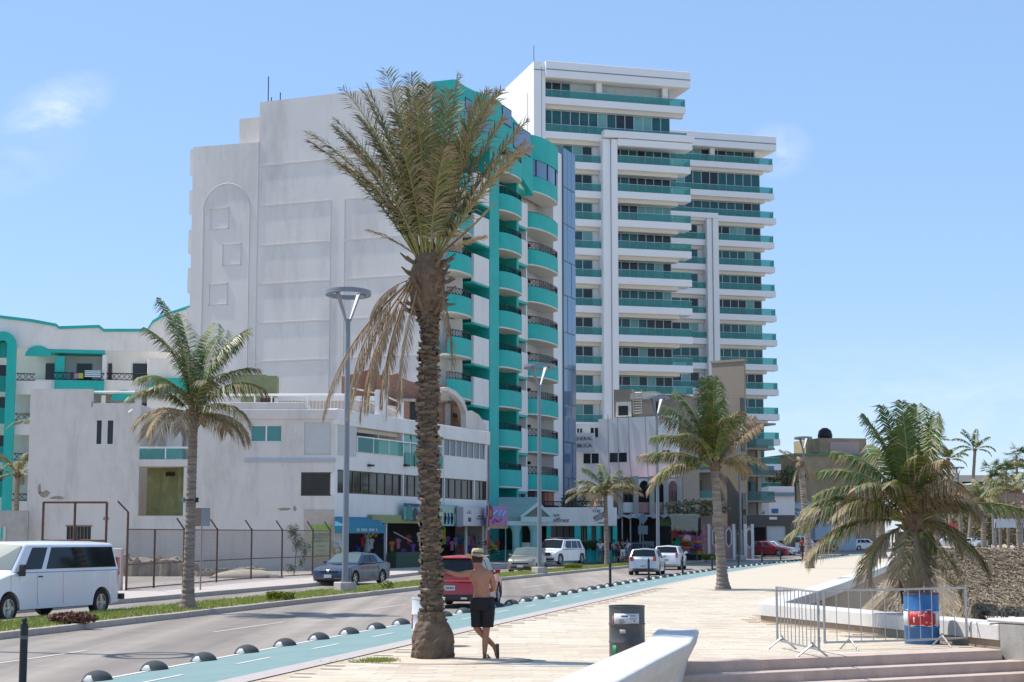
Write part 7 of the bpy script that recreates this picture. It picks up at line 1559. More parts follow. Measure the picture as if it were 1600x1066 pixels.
dv, hh = dirv(93); rear = V(1001, 900, 91.3); c = rear + dv * 2.0; car('silver_hatchback', 'silver hatchback seen from behind, nearer of two pale cars driving away', 'car', si, (c.x, c.y, -.25), hh + R(4), paint('silver_paint', (.50, .52, .55), .6))
wh = hatch(4.2, 1.75, 1.53, suv=.5, r_=.32); wh['tl'] = (-2.09, .92, .16, .28)
rear = V(1038, 890, 104.5); c = rear + dv * 2.1; car('white_hatchback', 'white hatchback driving away just ahead of the silver one', 'car', wh, (c.x + .0, c.y, -.25), hh + R(3), paint('white_car_paint', (.72, .72, .73)))
def far_car(label, u, Y, spec, deg, m, name='parked_car', cat='car', group=None, z=-.12):
 p = V(u, 834, Y); return car(name, label, cat, spec, (p.x, Y, z), R(deg), m, group)
REDP = paint('dark_red_paint', (.22, .01, .015)); WHP = MATS['white_car_paint']; SIP = MATS['silver_paint']; DKP = paint('black_car_paint', (.015, .016, .02)); BLP = paint('blue_grey_paint', (.10, .14, .19), .4)
far_car('dark red sedan parked in front of the charcoal garage', 1196, 158, sedan, -18, REDP, 'parked_car', z=-.1)
far_car('pale silver car parked just behind the dark red sedan', 1208, 163, sedan, -25, SIP, z=-.1)
far_car('dark car parked under the stalls beyond the silver hatchback', 988, 132, sedan, 200, DKP, z=-.1)
far_car('silver-roofed car parked beside the restaurant columns', 972, 137, hatch(), 195, SIP, z=-.1)
G_ = 'cars parked far off to the right'
PICK = hatch(5.0, 1.85, 1.7, suv=1, r_=.36)
far_car('white van parked by the pale blue wall, left part of the far row', 1252, 190, hatch(4.8, 1.9, 1.9, suv=1, r_=.36), 10, WHP, group=G_)
far_car('red car half hidden behind the ragged palm trunk', 1283, 200, hatch(), 12, REDP, group=G_)
far_car('silver car seen under the left leaves of the low wide palm', 1366, 240, hatch(4.4, 1.8, 1.5), 8, SIP, group=G_)
far_car('small white car under the left leaves of the low wide palm', 1352, 215, hatch(), 14, WHP, group=G_)
far_car('white pickup seen just right of the low wide palm trunk', 1480, 262, PICK, 178, WHP, group=G_)
far_car('grey car behind the white pickup', 1499, 268, hatch(), 170, BLP, group=G_)
far_car('white car with red tail lights, in the far row right of the pickup', 1515, 262, hatch(), 60, WHP, group=G_)
far_car('silver car, rightmost of the far row', 1533, 270, sedan, 70, SIP, group=G_)
p = V(1466, 830, 280); rt = thing('red_kiosk', 'bright red kiosk beyond the parked white pickup', 'kiosk', (p.x, 280, -.2)); b_ = MB(); b_.box(-1.5, 3.2, 0, 2.5, 0, V(0, 818, 280).z + .2); b_.build('kiosk_body', paint('kiosk_red', (.45, .02, .03)), rt); b_ = MB(); b_.box(-1.2, .4, -.06, 0, 1.6, 2.6); b_.build('kiosk_window', mat('pink_poster', (.6, .25, .3), .6), rt); b_ = MB(); b_.box(-1.8, 3.4, -.8, .1, 3.0, 3.15); b_.build('kiosk_awning', MATS['kiosk_red'], rt)
p = V(1568, 815, 200); rt = thing('white_board', 'blank white notice board with a small yellow sign beside it', 'sign board', (p.x - 1, 200, -.2)); b_ = MB(); b_.box(-.1, 3.4, 0, .15, V(0, 822, 200).z, V(0, 812, 200).z + .3); b_.build('board', mat('pale_board', (.5, .55, .6), .6), rt); b_ = MB(); b_.box(.0, .1, 0, .1, 0, 3.5); b_.box(3.2, 3.3, 0, .1, 0, 3.5); b_.build('board_legs', GREYM, rt); b_ = MB(); b_.box(4.0, 5.0, 0, .1, 2.2, 3.6); b_.build('yellow_sign', mat('yellow_sign_paint', (.5, .30, .02), .6), rt)
# ------------------------------------------------------------- people
def skin_mesh(name, pts, edges, rad, m, parent=None, sub=2, root=0, smooth=True):
 me = bpy.data.meshes.new(name); me.from_pydata([tuple(p) for p in pts], edges, []); o = bpy.data.objects.new(name, me); COL.objects.link(o)
 md = o.modifiers.new('skin', 'SKIN'); md.use_smooth_shade = True; md.branch_smoothing = .6
 for i, r_ in enumerate(rad): me.skin_vertices[0].data[i].radius = (r_, r_) if isinstance(r_, (int, float)) else r_
 me.skin_vertices[0].data[root].use_root = True
 s_ = o.modifiers.new('sub', 'SUBSURF'); s_.levels = sub; s_.render_levels = sub
 dg = bpy.context.evaluated_depsgraph_get(); dg.update(); me2 = bpy.data.meshes.new_from_object(o.evaluated_get(dg)); bpy.data.objects.remove(o)
 me2.materials.clear(); me2.materials.append(m); me2.polygons.foreach_set('use_smooth', [True] * len(me2.polygons)); return link(name, me2, parent)
SKIN = mat('sunburnt_skin', (.36, .165, .095), .55, var=.10, vscale=5, bump=.08, bscale=30); HAIR = mat('dark_hair', (.02, .014, .010), .8); STRAW = mat('straw_hat', (.48, .37, .20), .85, var=.15, vscale=30, bump=.4, bscale=60)
SHORTS = mat('black_shorts_cloth', (.010, .010, .012), .9, bump=.3, bscale=12); SOLE = mat('dark_sandal', (.035, .026, .024), .7)
def hand(parent_pts, wrist, d, up, side, s=1.0, curl=.3):
 """palm and five bent fingers as chains; returns pts, edges, radii offsets"""
 pts, ed, rad = [], [], []; d, up, side = d.normalized(), up.normalized(), side.normalized()
 pts.append(wrist); rad.append(.026*s); pts.append(wrist + d*.05*s); rad.append((.026*s, .036*s)); ed.append((0, 1))
 for k, (off, ln) in enumerate(((-.030, .075), (-.010, .085), (.010, .080), (.029, .062))):
  b = wrist + d*.085*s + side*off*s; i0 = len(pts); pts += [b, b + d*ln*.45*s - up*curl*.01, b + d*ln*.85*s - up*curl*.035*s]; rad += [.0105*s, .009*s, .007*s]; ed += [(1, i0), (i0, i0+1), (i0+1, i0+2)]
 i0 = len(pts); pts += [wrist + d*.03*s + side*-.038*s, wrist + d*.065*s - side*.062*s, wrist + d*.095*s - side*.066*s]; rad += [.012*s, .010*s, .008*s]; ed += [(1, i0), (i0, i0+1), (i0+1, i0+2)]
 return pts, ed, rad
def leaning_man():
 p = G(757, 1031); t = thing('person', 'shirtless man in straw hat and black shorts leaning an arm on the big palm', 'person', p)
 V3 = Vector
 P_ = [V3((-.035, .02, .93)), V3((-.045, .01, 1.06)), V3((-.055, .0, 1.20)), V3((-.07, .01, 1.33)), V3((-.085, .03, 1.435)), V3((-.10, .06, 1.50)), V3((-.115, .085, 1.575)), V3((-.12, .09, 1.66)),   # 0-7 pelvis..head
  V3((-.235, .02, 1.375)), V3((-.42, .02, 1.34)), V3((-.60, .01, 1.395)),                                   # 8-10 left arm out to the trunk
  V3((.095, .02, 1.36)), V3((.155, .07, 1.12)), V3((.04, .23, 1.06)),                                      # 11-13 right arm, forearm forward
  V3((-.12, .02, .86)), V3((-.135, .03, .50)), V3((.03, .10, .33)), V3((.15, .14, .21)), V3((.185, .13, .12)), V3((.19, .12, .035)),         # 14-19 crossing leg
  V3((.045, .0, .86)), V3((.03, -.02, .49)), V3((.012, -.01, .30)), V3((.0, .0, .09)), V3((.0, .13, .035))]                # 20-24 standing leg
 E_ = [(0, 1), (1, 2), (2, 3), (3, 4), (4, 5), (5, 6), (6, 7), (3, 8), (8, 9), (9, 10), (3, 11), (11, 12), (12, 13), (0, 14), (14, 15), (15, 16), (16, 17), (17, 18), (18, 19), (0, 20), (20, 21), (21, 22), (22, 23), (23, 24)]
 Rd = [(.165, .125), (.168, .125), (.165, .12), (.165, .115), (.085, .08), .062, .082, .072, .065, .046, .030, .066, .048, .032, .098, .062, .052, .040, .035, .028, .10, .062, .055, .036, .028]
 hp_, he, hr = hand(None, P_[10] + V3((-.02, 0, .01)), V3((-1, .05, .25)), V3((0, -1, 0)), V3((.1, 0, 1)), 1.0, .4); b0 = len(P_)
 P_ += hp_; Rd += hr; E_ += [(a + b0, c + b0) for a, c in he] + [(10, b0)]
 hp_, he, hr = hand(None, P_[13] + V3((-.03, .02, -.01)), V3((-1, .3, -.2)), V3((0, 0, 1)), V3((0, 1, 0)), 1.0, .8); b0 = len(P_)
 P_ += hp_; Rd += hr; E_ += [(a + b0, c + b0) for a, c in he] + [(13, b0)]
 body = skin_mesh('body', P_, E_, Rd, SKIN, t, 2)
 hc = V3((-.117, .088, 1.60)); q = MB()
 q.lathe([(0, -.125), (.045, -.115), (.072, -.06), (.083, 0), (.080, .05), (.06, .095), (0, .118)], 18); o = q.build('head', SKIN, t, smooth=True); o.location = hc; o.scale = (.98, 1.18, 1.0)
 for s_ in (-1, 1): q = MB(); q.lathe([(0, -.033), (.017, -.02), (.019, .01), (.012, .03), (0, .035)], 10); o = q.build('ear', SKIN, t, smooth=True); o.location = hc + V3((s_*.082, .0, -.01)); o.scale = (.55, 1, 1)
 q = MB(); q.add([(0, .10, -.01), (-.015, .095, -.035), (.015, .095, -.035), (0, .125, -.035)], [(0, 1, 3), (0, 3, 2), (1, 2, 3), (0, 2, 1)]); o = q.build('nose', SKIN, t); o.location = hc
 for s_ in (-1, 1): q = MB(); q.lathe([(0, -.012), (.012, 0), (0, .012)], 8); o = q.build('eye', mat('eye_white', (.6, .6, .58), .3), t, smooth=True); o.location = hc + V3((s_*.032, .088, .01))
 q = MB(); q.box(-.025, .025, .088, .096, -.065, -.057); o = q.build('mouth', mat('lip', (.3, .1, .08), .5), t); o.location = hc
 q = MB(); q.lathe([(.078, -.062), (.087, -.03), (.089, .02), (.085, .06), (.05, .10), (0, .12)], 18, caps=False); o = q.build('hair', HAIR, t, smooth=True); o.location = hc + V3((0, -.014, 0)); o.scale = (1, 1.12, 1)
 q = MB(); K = 30; prof = [(.185, -.005), (.15, .0), (.108, .012), (.100, .03), (.097, .08), (.085, .112), (.05, .118), (0, .108)]; vs = []
 for i, (r_, z) in enumerate(prof):
  for j in range(K): th = 2*math.pi*j/K; dz_ = (.030 * (abs(math.cos(th)) ** 2) - .02 * abs(math.sin(th))) * (1 if i < 2 else 0) * (1.2 if i == 0 else .6); vs.append((r_*math.cos(th)*(1.0), r_*math.sin(th)*1.12, z + dz_))
 q.add(vs, [(i*K + j, i*K + (j+1) % K, (i+1)*K + (j+1) % K, (i+1)*K + j) for i in range(len(prof)-1) for j in range(K)]); o = q.build('straw_hat', STRAW, t, smooth=True); o.location = hc + V3((.0, -.01, .045)); o.rotation_euler = (R(-6), R(4), R(10)); md = o.modifiers.new('s', 'SOLIDIFY'); md.thickness = .006
 q = MB(); q.lathe([(.1035, .022), (.1015, .048)], 30, caps=False); ob = q.build('hat_band', mat('brown_hat_band', (.14, .09, .05), .8), o, smooth=True); ob.scale = (1, 1.12, 1)
 q = MB(); K = 22; vs = []
 def ringp(c, rx, ry, z, tilt=0): return [(c.x + rx*math.cos(2*math.pi*j/K), c.y + ry*math.sin(2*math.pi*j/K), z + tilt*math.cos(2*math.pi*j/K)) for j in range(K)]
 rings = [ringp(V3((-.035, .02, 0)), .178, .137, .985, .006), ringp(V3((-.035, .02, 0)), .185, .145, .93), ringp(V3((-.035, .02, 0)), .195, .150, .85), ringp(V3((-.035, .015, 0)), .196, .145, .78)]
 for rr in rings: vs += rr
 q.add(vs, [(i*K + j, i*K + (j+1) % K, (i+1)*K + (j+1) % K, (i+1)*K + j) for i in range(len(rings)-1) for j in range(K)]);
 for c0, c1, r0, r1 in ((V3((-.13, .02, 0)), V3((-.118, .03, 0)), .108, .092), (V3((.055, .0, 0)), V3((.05, -.01, 0)), .112, .098)):
  vs = []; st = [(.84, 0), (.74, .3), (.64, .6), (.545, .9), (.515, 1.0)]
  for z, tt in st:
   c = c0.lerp(c1, tt); rr = r0 + (r1 - r0) * tt; vs += [(c.x + rr*(1 + .05*math.sin(3*a_ + z*20))*math.cos(a_), c.y + rr*1.15*(1 + .04*math.cos(4*a_ + z*14))*math.sin(a_), z) for a_ in [2*math.pi*j/K for j in range(K)]]
  b0 = vs; q.add(vs, [(i*K + j, (i+1)*K + j, (i+1)*K + (j+1) % K, i*K + (j+1) % K) for i in range(len(st)-1) for j in range(K)])
 o = q.build('shorts', SHORTS, t, smooth=True); md = o.modifiers.new('s', 'SOLIDIFY'); md.thickness = .008
 q = MB(); q.prism([(-.045, -.09), (.045, -.09), (.05, .02), (.055, .12), (.03, .19), (-.03, .19), (-.05, .12), (-.045, .02)], 0, .025); o = q.build('sandal', SOLE, t, bevel=.006); o.rotation_euler = (0, 0, R(-25)); o.location = (0, 0, 0)
 q = MB(); q.tube([(-.05, .06, .02), (-.03, .07, .07), (.03, .07, .07), (.05, .06, .02)], .014, 6); s2 = q.build('strap', SOLE, o)
 q = MB(); q.prism([(-.045, -.12), (.045, -.12), (.05, 0), (.055, .08), (.03, .15), (-.03, .15), (-.05, .08), (-.045, 0)], -.012, .013); o = q.build('sandal', SOLE, t, bevel=.006); o.location = (.205, .10, .125); o.rotation_euler = Euler((R(-90), R(0), R(-66)), 'XYZ')
 for k in range(5): q = MB(); q.lathe([(0, -.012), (.011, 0), (0, .014)], 6); o = q.build('toe', SKIN, t, smooth=True); o.location = (.03 + .018 * (k - 1), .155 - .006 * k, .035)
leaning_man()
def bystander(label, u, v, Y, h, shirt, pants, skin=(.25, .13, .08), face=180, seed=0, z=None, group=None, bare=False):
 p = V(u, v, Y); g_ = -.1 if z is None else z; t = thing('person', label, 'person', (p.x, Y, g_), R(face), group); s = h / 1.72; r_ = random.Random(seed); V3 = Vector
 sk = mat('skin_%d' % seed, skin, .6); a = r_.uniform(-.04, .06)
 P_ = [V3((0, 0, .93)), V3((0, 0, 1.1)), V3((0, 0, 1.3)), V3((0, .0, 1.42)), V3((0, 0, 1.50)), V3((0, .01, 1.58)), V3((0, .01, 1.68)), V3((-.19, 0, 1.37)), V3((-.25, -.02, 1.10)), V3((-.22, .10 + a, .86)), V3((.19, 0, 1.37)), V3((.25, -.02, 1.10)), V3((.23, .06, .84)), V3((-.09, 0, .88)), V3((-.10, .03, .48)), V3((-.10, 0, .07)), V3((-.11, .12, .035)), V3((.09, 0, .88)), V3((.10, .05 + a, .48)), V3((.11, -.04, .07)), V3((.12, .09, .035))]
 P_ = [q * s for q in P_]; E_ = [(0, 1), (1, 2), (2, 3), (3, 4), (4, 5), (5, 6), (2, 7), (7, 8), (8, 9), (2, 10), (10, 11), (11, 12), (0, 13), (13, 14), (14, 15), (15, 16), (0, 17), (17, 18), (18, 19), (19, 20)]
 Rd = [.13, .125, .145, .07, .055, .078, .07, .055, .040, .028, .055, .040, .028, .085, .055, .038, .03, .085, .055, .038, .03]; skin_mesh('body', P_, E_, [x * s for x in Rd], sk, t, 1)
 skin_mesh('shirt', P_[:4] + [P_[7], P_[8].lerp(P_[7], .4), P_[10], P_[11].lerp(P_[10], .4)], [(0, 1), (1, 2), (2, 3), (2, 4), (4, 5), (2, 6), (6, 7)], [x * s for x in (.155, .15, .165, .075, .075, .06, .075, .06)], mat('shirt_%d' % seed, shirt, .9), t, 1)
 k = .6; skin_mesh('trousers', [P_[0], P_[13], P_[14].lerp(P_[15], .1), P_[17], P_[18].lerp(P_[19], .1)], [(0, 1), (1, 2), (0, 3), (3, 4)], [x * s for x in (.15, .10, .075, .10, .075)], mat('trousers_%d' % seed, pants, .9), t, 1)
 q = MB(); q.lathe([(.07, -.02), (.088, .02), (.085, .07), (.05, .11), (0, .12)], 10, c=(0, -.01 * s, 1.61 * s)); q.build('hair', HAIR, t, smooth=True); return t
GP = 'people standing in front of the restaurant'
bystander('person in white shirt and jeans, leftmost of the group by the restaurant', 938, 862, 123, 1.72, (.62, .62, .62), (.10, .14, .24), seed=1, group=GP, z=-.1)
bystander('person in pale shirt, second from left of the group by the restaurant', 945, 862, 124, 1.7, (.50, .52, .60), (.05, .06, .10), seed=2, group=GP, z=-.1, face=160)
bystander('person in a grey top behind the restaurant palm trunk', 960, 862, 124, 1.66, (.40, .38, .36), (.06, .05, .05), seed=3, group=GP, z=-.1, face=200)
bystander('person in dark clothes between the grey and black tops', 966, 862, 123, 1.68, (.08, .06, .06), (.05, .05, .06), seed=4, group=GP, z=-.1, face=20)
bystander('person in a black top and white shorts in the group by the restaurant', 973, 862, 121, 1.7, (.02, .02, .02), (.60, .60, .58), seed=5, group=GP, z=-.1, face=0)
bystander('person in a light blue shirt at the right end of the group by the restaurant', 980, 862, 122, 1.74, (.42, .52, .66), (.20, .22, .28), seed=6, group=GP, z=-.1, face=170)
bystander('person in a red shirt far down the street beside the ragged palm', 1253, 850, 150, 1.75, (.50, .03, .02), (.03, .03, .04), seed=7, z=-.1, face=10)
bystander('person in a pale lilac top by the far parked pickup', 1461, 845, 120, 1.6, (.55, .50, .68), (.04, .05, .08), seed=8, z=-.1)
bystander('person in dark clothes far off under the low palm leaves', 1400, 850, 115, 1.7, (.03, .03, .04), (.03, .03, .04), seed=9, z=0)
# ------------------------------------------------------------- shopfront things
SF_ = S_SHOP
def shop_at(u, v, y):
 x, z = SF_.at(u, v, y); w = SF_.M() @ Vector((x, y, z)); return w, x, z
def on_shop(o, u, v, y): w, x, z = shop_at(u, v, y); o.location = w; o.rotation_euler = (0, 0, SF_.a); return o
def shirt_mesh():
 b_ = MB(); b_.vprism([(-.22, -.62), (.22, -.62), (.23, -.12), (.36, -.22), (.42, -.08), (.20, .0), (.08, .02), (-.08, .02), (-.20, .0), (-.42, -.08), (-.36, -.22), (-.23, -.12)], -.03, .03); return b_
COLS = dict(red=(.40, .03, .03), pink=(.55, .15, .30), blue=(.04, .10, .38), white=(.60, .58, .56), black=(.02, .02, .02), orange=(.60, .18, .03), green=(.05, .35, .12), yellow=(.55, .45, .04), purple=(.20, .05, .30), teal=(.03, .30, .32), grey=(.25, .24, .25), lilac=(.35, .28, .42))
def cloth(c): return mat('cloth_' + c, tuple(v * .62 for v in COLS[c]), .85, var=.15, vscale=6)
items = [(566, 838, 'red'), (580, 842, 'white'), (601, 838, 'blue'), (612, 846, 'orange'), (622, 842, 'pink'), (638, 836, 'red'), (645, 850, 'purple'), (655, 832, 'white'), (700, 838, 'purple'), (706, 846, 'pink'), (712, 840, 'grey'), (718, 836, 'blue'), (722, 852, 'red'), (732, 838, 'lilac'), (738, 840, 'pink'), (745, 836, 'grey'), (735, 852, 'purple'), (746, 854, 'red'), (752, 846, 'teal'), (764, 836, 'black'), (770, 848, 'grey'), (778, 845, 'red'), (757, 858, 'blue'), (630, 858, 'purple'), (572, 856, 'teal'), (588, 860, 'black'), (560, 850, 'blue'), (726, 845, 'teal'), (740, 862, 'white')]
seen = {}
shirt_me = {}
for i, (u, v, c) in enumerate(items):
 if c not in shirt_me: o = shirt_mesh().build('hanging_shirt', cloth(c)); shirt_me[c] = o.data; bpy.data.objects.remove(o)
 o = link('hanging_shirt', shirt_me[c]); on_shop(o, u, v, .5 + .1 * (i % 3)); zone = 'left shop' if u < 660 else 'right shops'
 place = 'under the blue awning and olive beam' if u < 660 else 'in the shops under the right-hand signs'
 same = sorted(q[0] for q in items if q[2] == c); n_ = same.index(u) + 1
 tag(o, ('%s beach shirt hanging %s' % (c, place)) if len(same) == 1 else '%s %s shirt from the left hanging %s' % (ORD(n_), c, place), 'shirt', 'shirts hanging in the shopfronts')
def ringtoy(u, v, c, r_, label, y=.1, c2='white'):
 b_ = MB(); K = 16; k = 8; vs = []; fs = []; ms = []
 for i in range(K):
  a = 2*math.pi*i/K
  for j in range(k): th = 2*math.pi*j/k; q = r_ + r_*.36*math.cos(th); vs.append((q*math.cos(a), r_*.36*math.sin(th), q*math.sin(a)))
 for i in range(K):
  for j in range(k): b_.m
 b_.add(vs, []);
 for i in range(K): b_.f += [(i*k + j, i*k + (j+1) % k, ((i+1) % K)*k + (j+1) % k, ((i+1) % K)*k + j) for j in range(k)]; b_.m += [(i // 2) % 2] * k
 o = b_.build('swim_ring', [cloth(c), cloth(c2)], smooth=True); on_shop(o, u, v, y); return tag(o, label, 'swim ring')
ringtoy(572, 831, 'orange', .28, 'orange swim ring hanging under the blue awning, left of the green one'); ringtoy(578, 832, 'green', .25, 'green swim ring hanging in the middle under the blue awning', c2='yellow'); ringtoy(585, 831, 'orange', .28, 'orange and red swim ring hanging rightmost under the blue awning', c2='red')
ringtoy(693, 829, 'yellow', .22, 'topmost of the yellow swim rings hanging right of the big palm trunk', c2='green'); ringtoy(692, 834, 'yellow', .22, 'second yellow swim ring from the top right of the big palm trunk', c2='yellow'); ringtoy(693, 839, 'orange', .2, 'orange swim ring between yellow ones right of the big palm trunk', c2='red'); ringtoy(694, 845, 'yellow', .2, 'lowest yellow swim ring right of the big palm trunk', c2='green')
def ball(u, v, c, r_, label, y=-.2):
 b_ = MB(); n = 12; vs = []; b_.lathe([(r_*math.cos(R(a)), r_*math.sin(R(a))) for a in (-90, -65, -40, -15, 15, 40, 65, 90)], n); b_.m = [(i % n) // 2 % 2 for i in range(len(b_.m))]; o = b_.build('beach_ball', [cloth(c), cloth('white')], smooth=True); on_shop(o, u, v, y); return tag(o, label, 'beach ball')
ball(527, 860, 'yellow', .26, 'yellow and white beach ball hanging left of the first lamp post'); ball(525, 853, 'white', .2, 'white ball hanging just above the yellow beach ball')
for i, (u, v, c, lb) in enumerate([(768, 858, 'yellow', 'upper straw-yellow stack of hats behind the red car'), (772, 866, 'green', 'lower green stack of hats behind the red car'), (762, 852, 'orange', 'small orange stack of hats beside the red flag')]):
 b_ = MB();
 b_.lathe([(.45, 0), (.42, .05), (.2, .07), (.2, .16), (.42, .17), (.4, .22), (.2, .24), (.18, .34), (0, .36)], 12); o = b_.build('hat_stack', cloth(c), smooth=False); on_shop(o, u, v, -1.0); tag(o, lb, 'hats')
b_ = MB(); b_.lathe([(.22, 0), (.18, .35), (.10, .62), (.13, .8), (.05, .92), (.06, .98), (0, 1.05)], 10); o = b_.build('mannequin', cloth('white')); on_shop(o, 573, 862, .0); tag(o, 'white dressed mannequin under the blue awning', 'mannequin')
x0, z0 = SF_.at(523, 826, -1.2); x1, _ = SF_.at(602, 826, -1.2); zt = SF_.at(560, 808, 0)[1]; zb = SF_.at(560, 822, -1.2)[1]; xs0, xs1 = SF_.x(525), SF_.x(590)
aw = thing('canvas_awning', 'teal blue canvas awning over the leftmost shop', 'awning', SF_.o, SF_.a); AW = mat('blue_canvas', (.03, .20, .28), .8, var=.05)
b_ = MB(); b_.add([(xs0, -.02, zt), (xs1, -.02, zt), (x1, -1.2, zb), (x0, -1.2, zb), (xs0, -.02, zt - .04), (xs1, -.02, zt - .04), (x1, -1.2, zb - .04), (x0, -1.2, zb - .04)], [(3,2,1,0), (4,5,6,7), (0,4,7,3), (1,2,6,5)]); b_.build('canvas', AW, aw)
b_ = MB(); b_.box(x0, x1, -1.23, -1.19, zb - .42, zb); b_.build('valance', AW, aw); b_ = MB(); [b_.box((x0 + x1)/2 - .6 + .2*k, (x0 + x1)/2 - .6 + .2*k + .13, -1.245, -1.235, zb - .3, zb - .14) for k in range(14) if k % 5 != 2]; b_.build('faded_lettering', mat('faded_white', (.4, .5, .55), .8), aw)
def shop_sign(name, label, u0, u1, v0, v1, y, m, draw=None, depth=.08, cat='sign'):
 xa, z1 = SF_.at(u0, v0, y); xb, _ = SF_.at(u1, v0, y); z0_ = SF_.at((u0+u1)/2, v1, y)[1]; z1 = SF_.at((u0+u1)/2, v0, y)[1]
 g_ = thing(name, label, cat, SF_.M() @ Vector((xa, y, z0_)), SF_.a); b_ = MB(); b_.box(0, xb - xa, 0, depth, 0, z1 - z0_); b_.build('sign_board', m, g_)
 if draw: draw(g_, xb - xa, z1 - z0_)
 return g_
AQ = mat('aqua_sign_paint', (.22, .45, .45), .6, var=.1, vscale=3); YEL = mat('cream_letters', (.60, .56, .30), .6)
def d1(g_, w, h):
 text('PLAY', h*.42, YEL, g_, T(w*.5, -.01, h*.72), font_scale=(1.5, 1)); q = MB(); q.box(.1*w, .95*w, -.02, -.003, h*.46, h*.50); q.build('sign_line', YEL, g_)
 for k, c in enumerate(('black', 'blue', 'black', 'white')): q = MB(); x = w*(.28 + .17*k); q.lathe([(.05, 0), (.09, .25), (.12, .45), (.07, .6), (.06, .72), (0, .78)], 8, c=(x, -.03, h*.08)); q.build('painted_figure', cloth(c), g_)
 q = MB(); q.lathe([(0, -.01), (.35, 0), (0, .01)], 16); q2 = MB(Matrix.Translation((w*.06, -.02, h*.45)) @ Matrix.Rotation(R(90), 4, 'X')); q2.lathe([(.0, 0), (.42, 0), (.42, .02), (0, .02)], 18); q2.build('pale_disc', mat('pale_green_disc', (.45, .55, .40), .6), g_)
shop_sign('shop_sign', 'aqua shop sign with cream letters right of the big palm trunk', 686, 717, 789, 822, -.5, AQ, d1)
def d0_(g_, w, h):
 q = MB(); q.box(.0, w, -.02, -.003, h*.78, h); q.build('sign_band', mat('navy_sign', (.04, .05, .14), .6), g_);
 for k in range(3): q = MB(Matrix.Translation((w*(.25 + .3*k), -.012, h*(.42 - .1*(k % 2)))) @ Matrix.Rotation(R(90), 4, 'X')); q.lathe([(0, 0), (.5 - .08*k, 0), (.5 - .08*k, .01), (0, .01)], 12); q.build('painted_shape', [mat('sign_green', (.04, .20, .15), .6), mat('sign_dark', (.02, .04, .05), .6), cloth('red')][k], g_)
shop_sign('shop_sign', 'dark aqua painted shop sign left of the big palm trunk', 632, 662, 787, 812, -.5, mat('deep_aqua_sign', (.10, .32, .33), .6, var=.2, vscale=2), d0_)
def d2(g_, w, h):
 for x0_, x1_, z0_, z1_, m_ in ((.16, .36, .66, .72, INKB), (.18, .36, .77, .80, INKB), (.22, .36, .22, .45, INKK), (.60, .96, .36, .42, INKB), (.66, .80, .50, .56, INKK), (.82, .95, .50, .56, INKK)): q = MB(); q.box(w*x0_, w*x1_, -.012, -.002, h*z0_, h*z1_); q.build('printed_panel', m_, g_)
 q = MB(); q.box(-1.1, -.01, .0, .1, -.05, h); q.build('side_cheek', GREYM, g_)
shop_sign('shop_sign', 'white box sign with small blue and black prints between aqua sign and red flag', 724, 757, 793, 822, -.7, mat('off_white_sign', (.58, .56, .56), .6, var=.04), d2, depth=.5)
def d3(g_, w, h):
 text('Fiesta'[:0] or 'Aloha'[:0] or '~ ~', .6, mat('sign_sky_blue', (.25, .5, .7), .6), g_, T(w*.6, -.02, h*.62));
 q = MB(); q.box(0, w, -.02, -.003, 0, h*.12); q.build('sign_band', mat('ochre_band', (.42, .25, .08), .6), g_)
 q = MB(); q.tube([(w*.25, -.03, h*.62), (w*.45, -.03, h*.8), (w*.5, -.03, h*.55), (w*.65, -.03, h*.82), (w*.7, -.03, h*.55), (w*.85, -.03, h*.78)], .07, 5); q.build('script_stroke', MATS['sign_sky_blue'], g_)
 q = MB(); q.tube([(w*.25, -.03, h*.25), (w*.38, -.03, h*.42), (w*.5, -.03, h*.3), (w*.7, -.03, h*.42)], .08, 5); q.build('script_stroke', cloth('pink'), g_)
 q = MB(Matrix.Translation((w*.12, -.03, h*.72)) @ Matrix.Rotation(R(90), 4, 'X')); q.lathe([(0, 0), (.52, 0), (.52, .03), (0, .03)], 20); q.build('dark_disc', mat('dark_disc', (.03, .02, .05), .5), g_)
 q = MB(Matrix.Translation((w*.12, -.065, h*.68)) @ Matrix.Rotation(R(90), 4, 'X')); q.lathe([(0, 0), (.27, 0), (.27, .02), (0, .02)], 16); q.build('orange_disc', mat('brown_orange', (.35, .12, .03), .6), g_)
shop_sign('shop_sign', 'purple and pink banner sign with a dark round emblem beside the porch', 761, 793, 791, 826, -1.2, mat('purple_sign', (.30, .20, .42), .7, col2=(.45, .18, .35), vscale=1.2), d3)
fl = thing('feather_flag', 'tall red feather flag between white box sign and purple banner', 'flag', shop_at(761, 860, -1.6)[0] * 1, SF_.a); fl.location.z = -.1; z1 = SF_.at(764, 783, -1.6)[1]; b_ = MB(); b_.vprism([(-.1, 1.0), (.35, 1.1), (.42, 2.6), (.40, z1 - .5), (.30, z1), (.16, z1 - .9), (.0, 2.4)], -.01, .01); b_.build('flag_cloth', mat('flag_red', (.36, .03, .03), .8, var=.1), fl); b_ = MB(); b_.tube([(-.05, 0, 0), (-.02, 0, 2.2), (.3, 0, z1)], .02, 5); b_.build('flag_pole', STEEL, fl); b_ = MB(); b_.box(.05, .40, -.03, -.012, 2.35, 2.55); b_.build('flag_band', cloth('white'), fl)
for u in (790,): b_ = MB(); w_, x_, z_ = shop_at(u, 860, -1.2); b_.tube([(0, 0, 0), (0, 0, 3.0)], .04, 6); o = b_.build('sign_post', GREYM, loc=(w_.x, w_.y, -.1)); tag(o, 'thin white post holding the right end of the purple banner', 'post')
A_ = V(482, 820, 96.6); B_ = V(516, 873, 96.6); pg_ = thing('shop_poster', 'green and white poster reading BUENO BONITO Y BARATO on the white wall', 'poster', (A_.x, 96.9, B_.z)); w_ = B_.x - A_.x; h_ = A_.z - B_.z
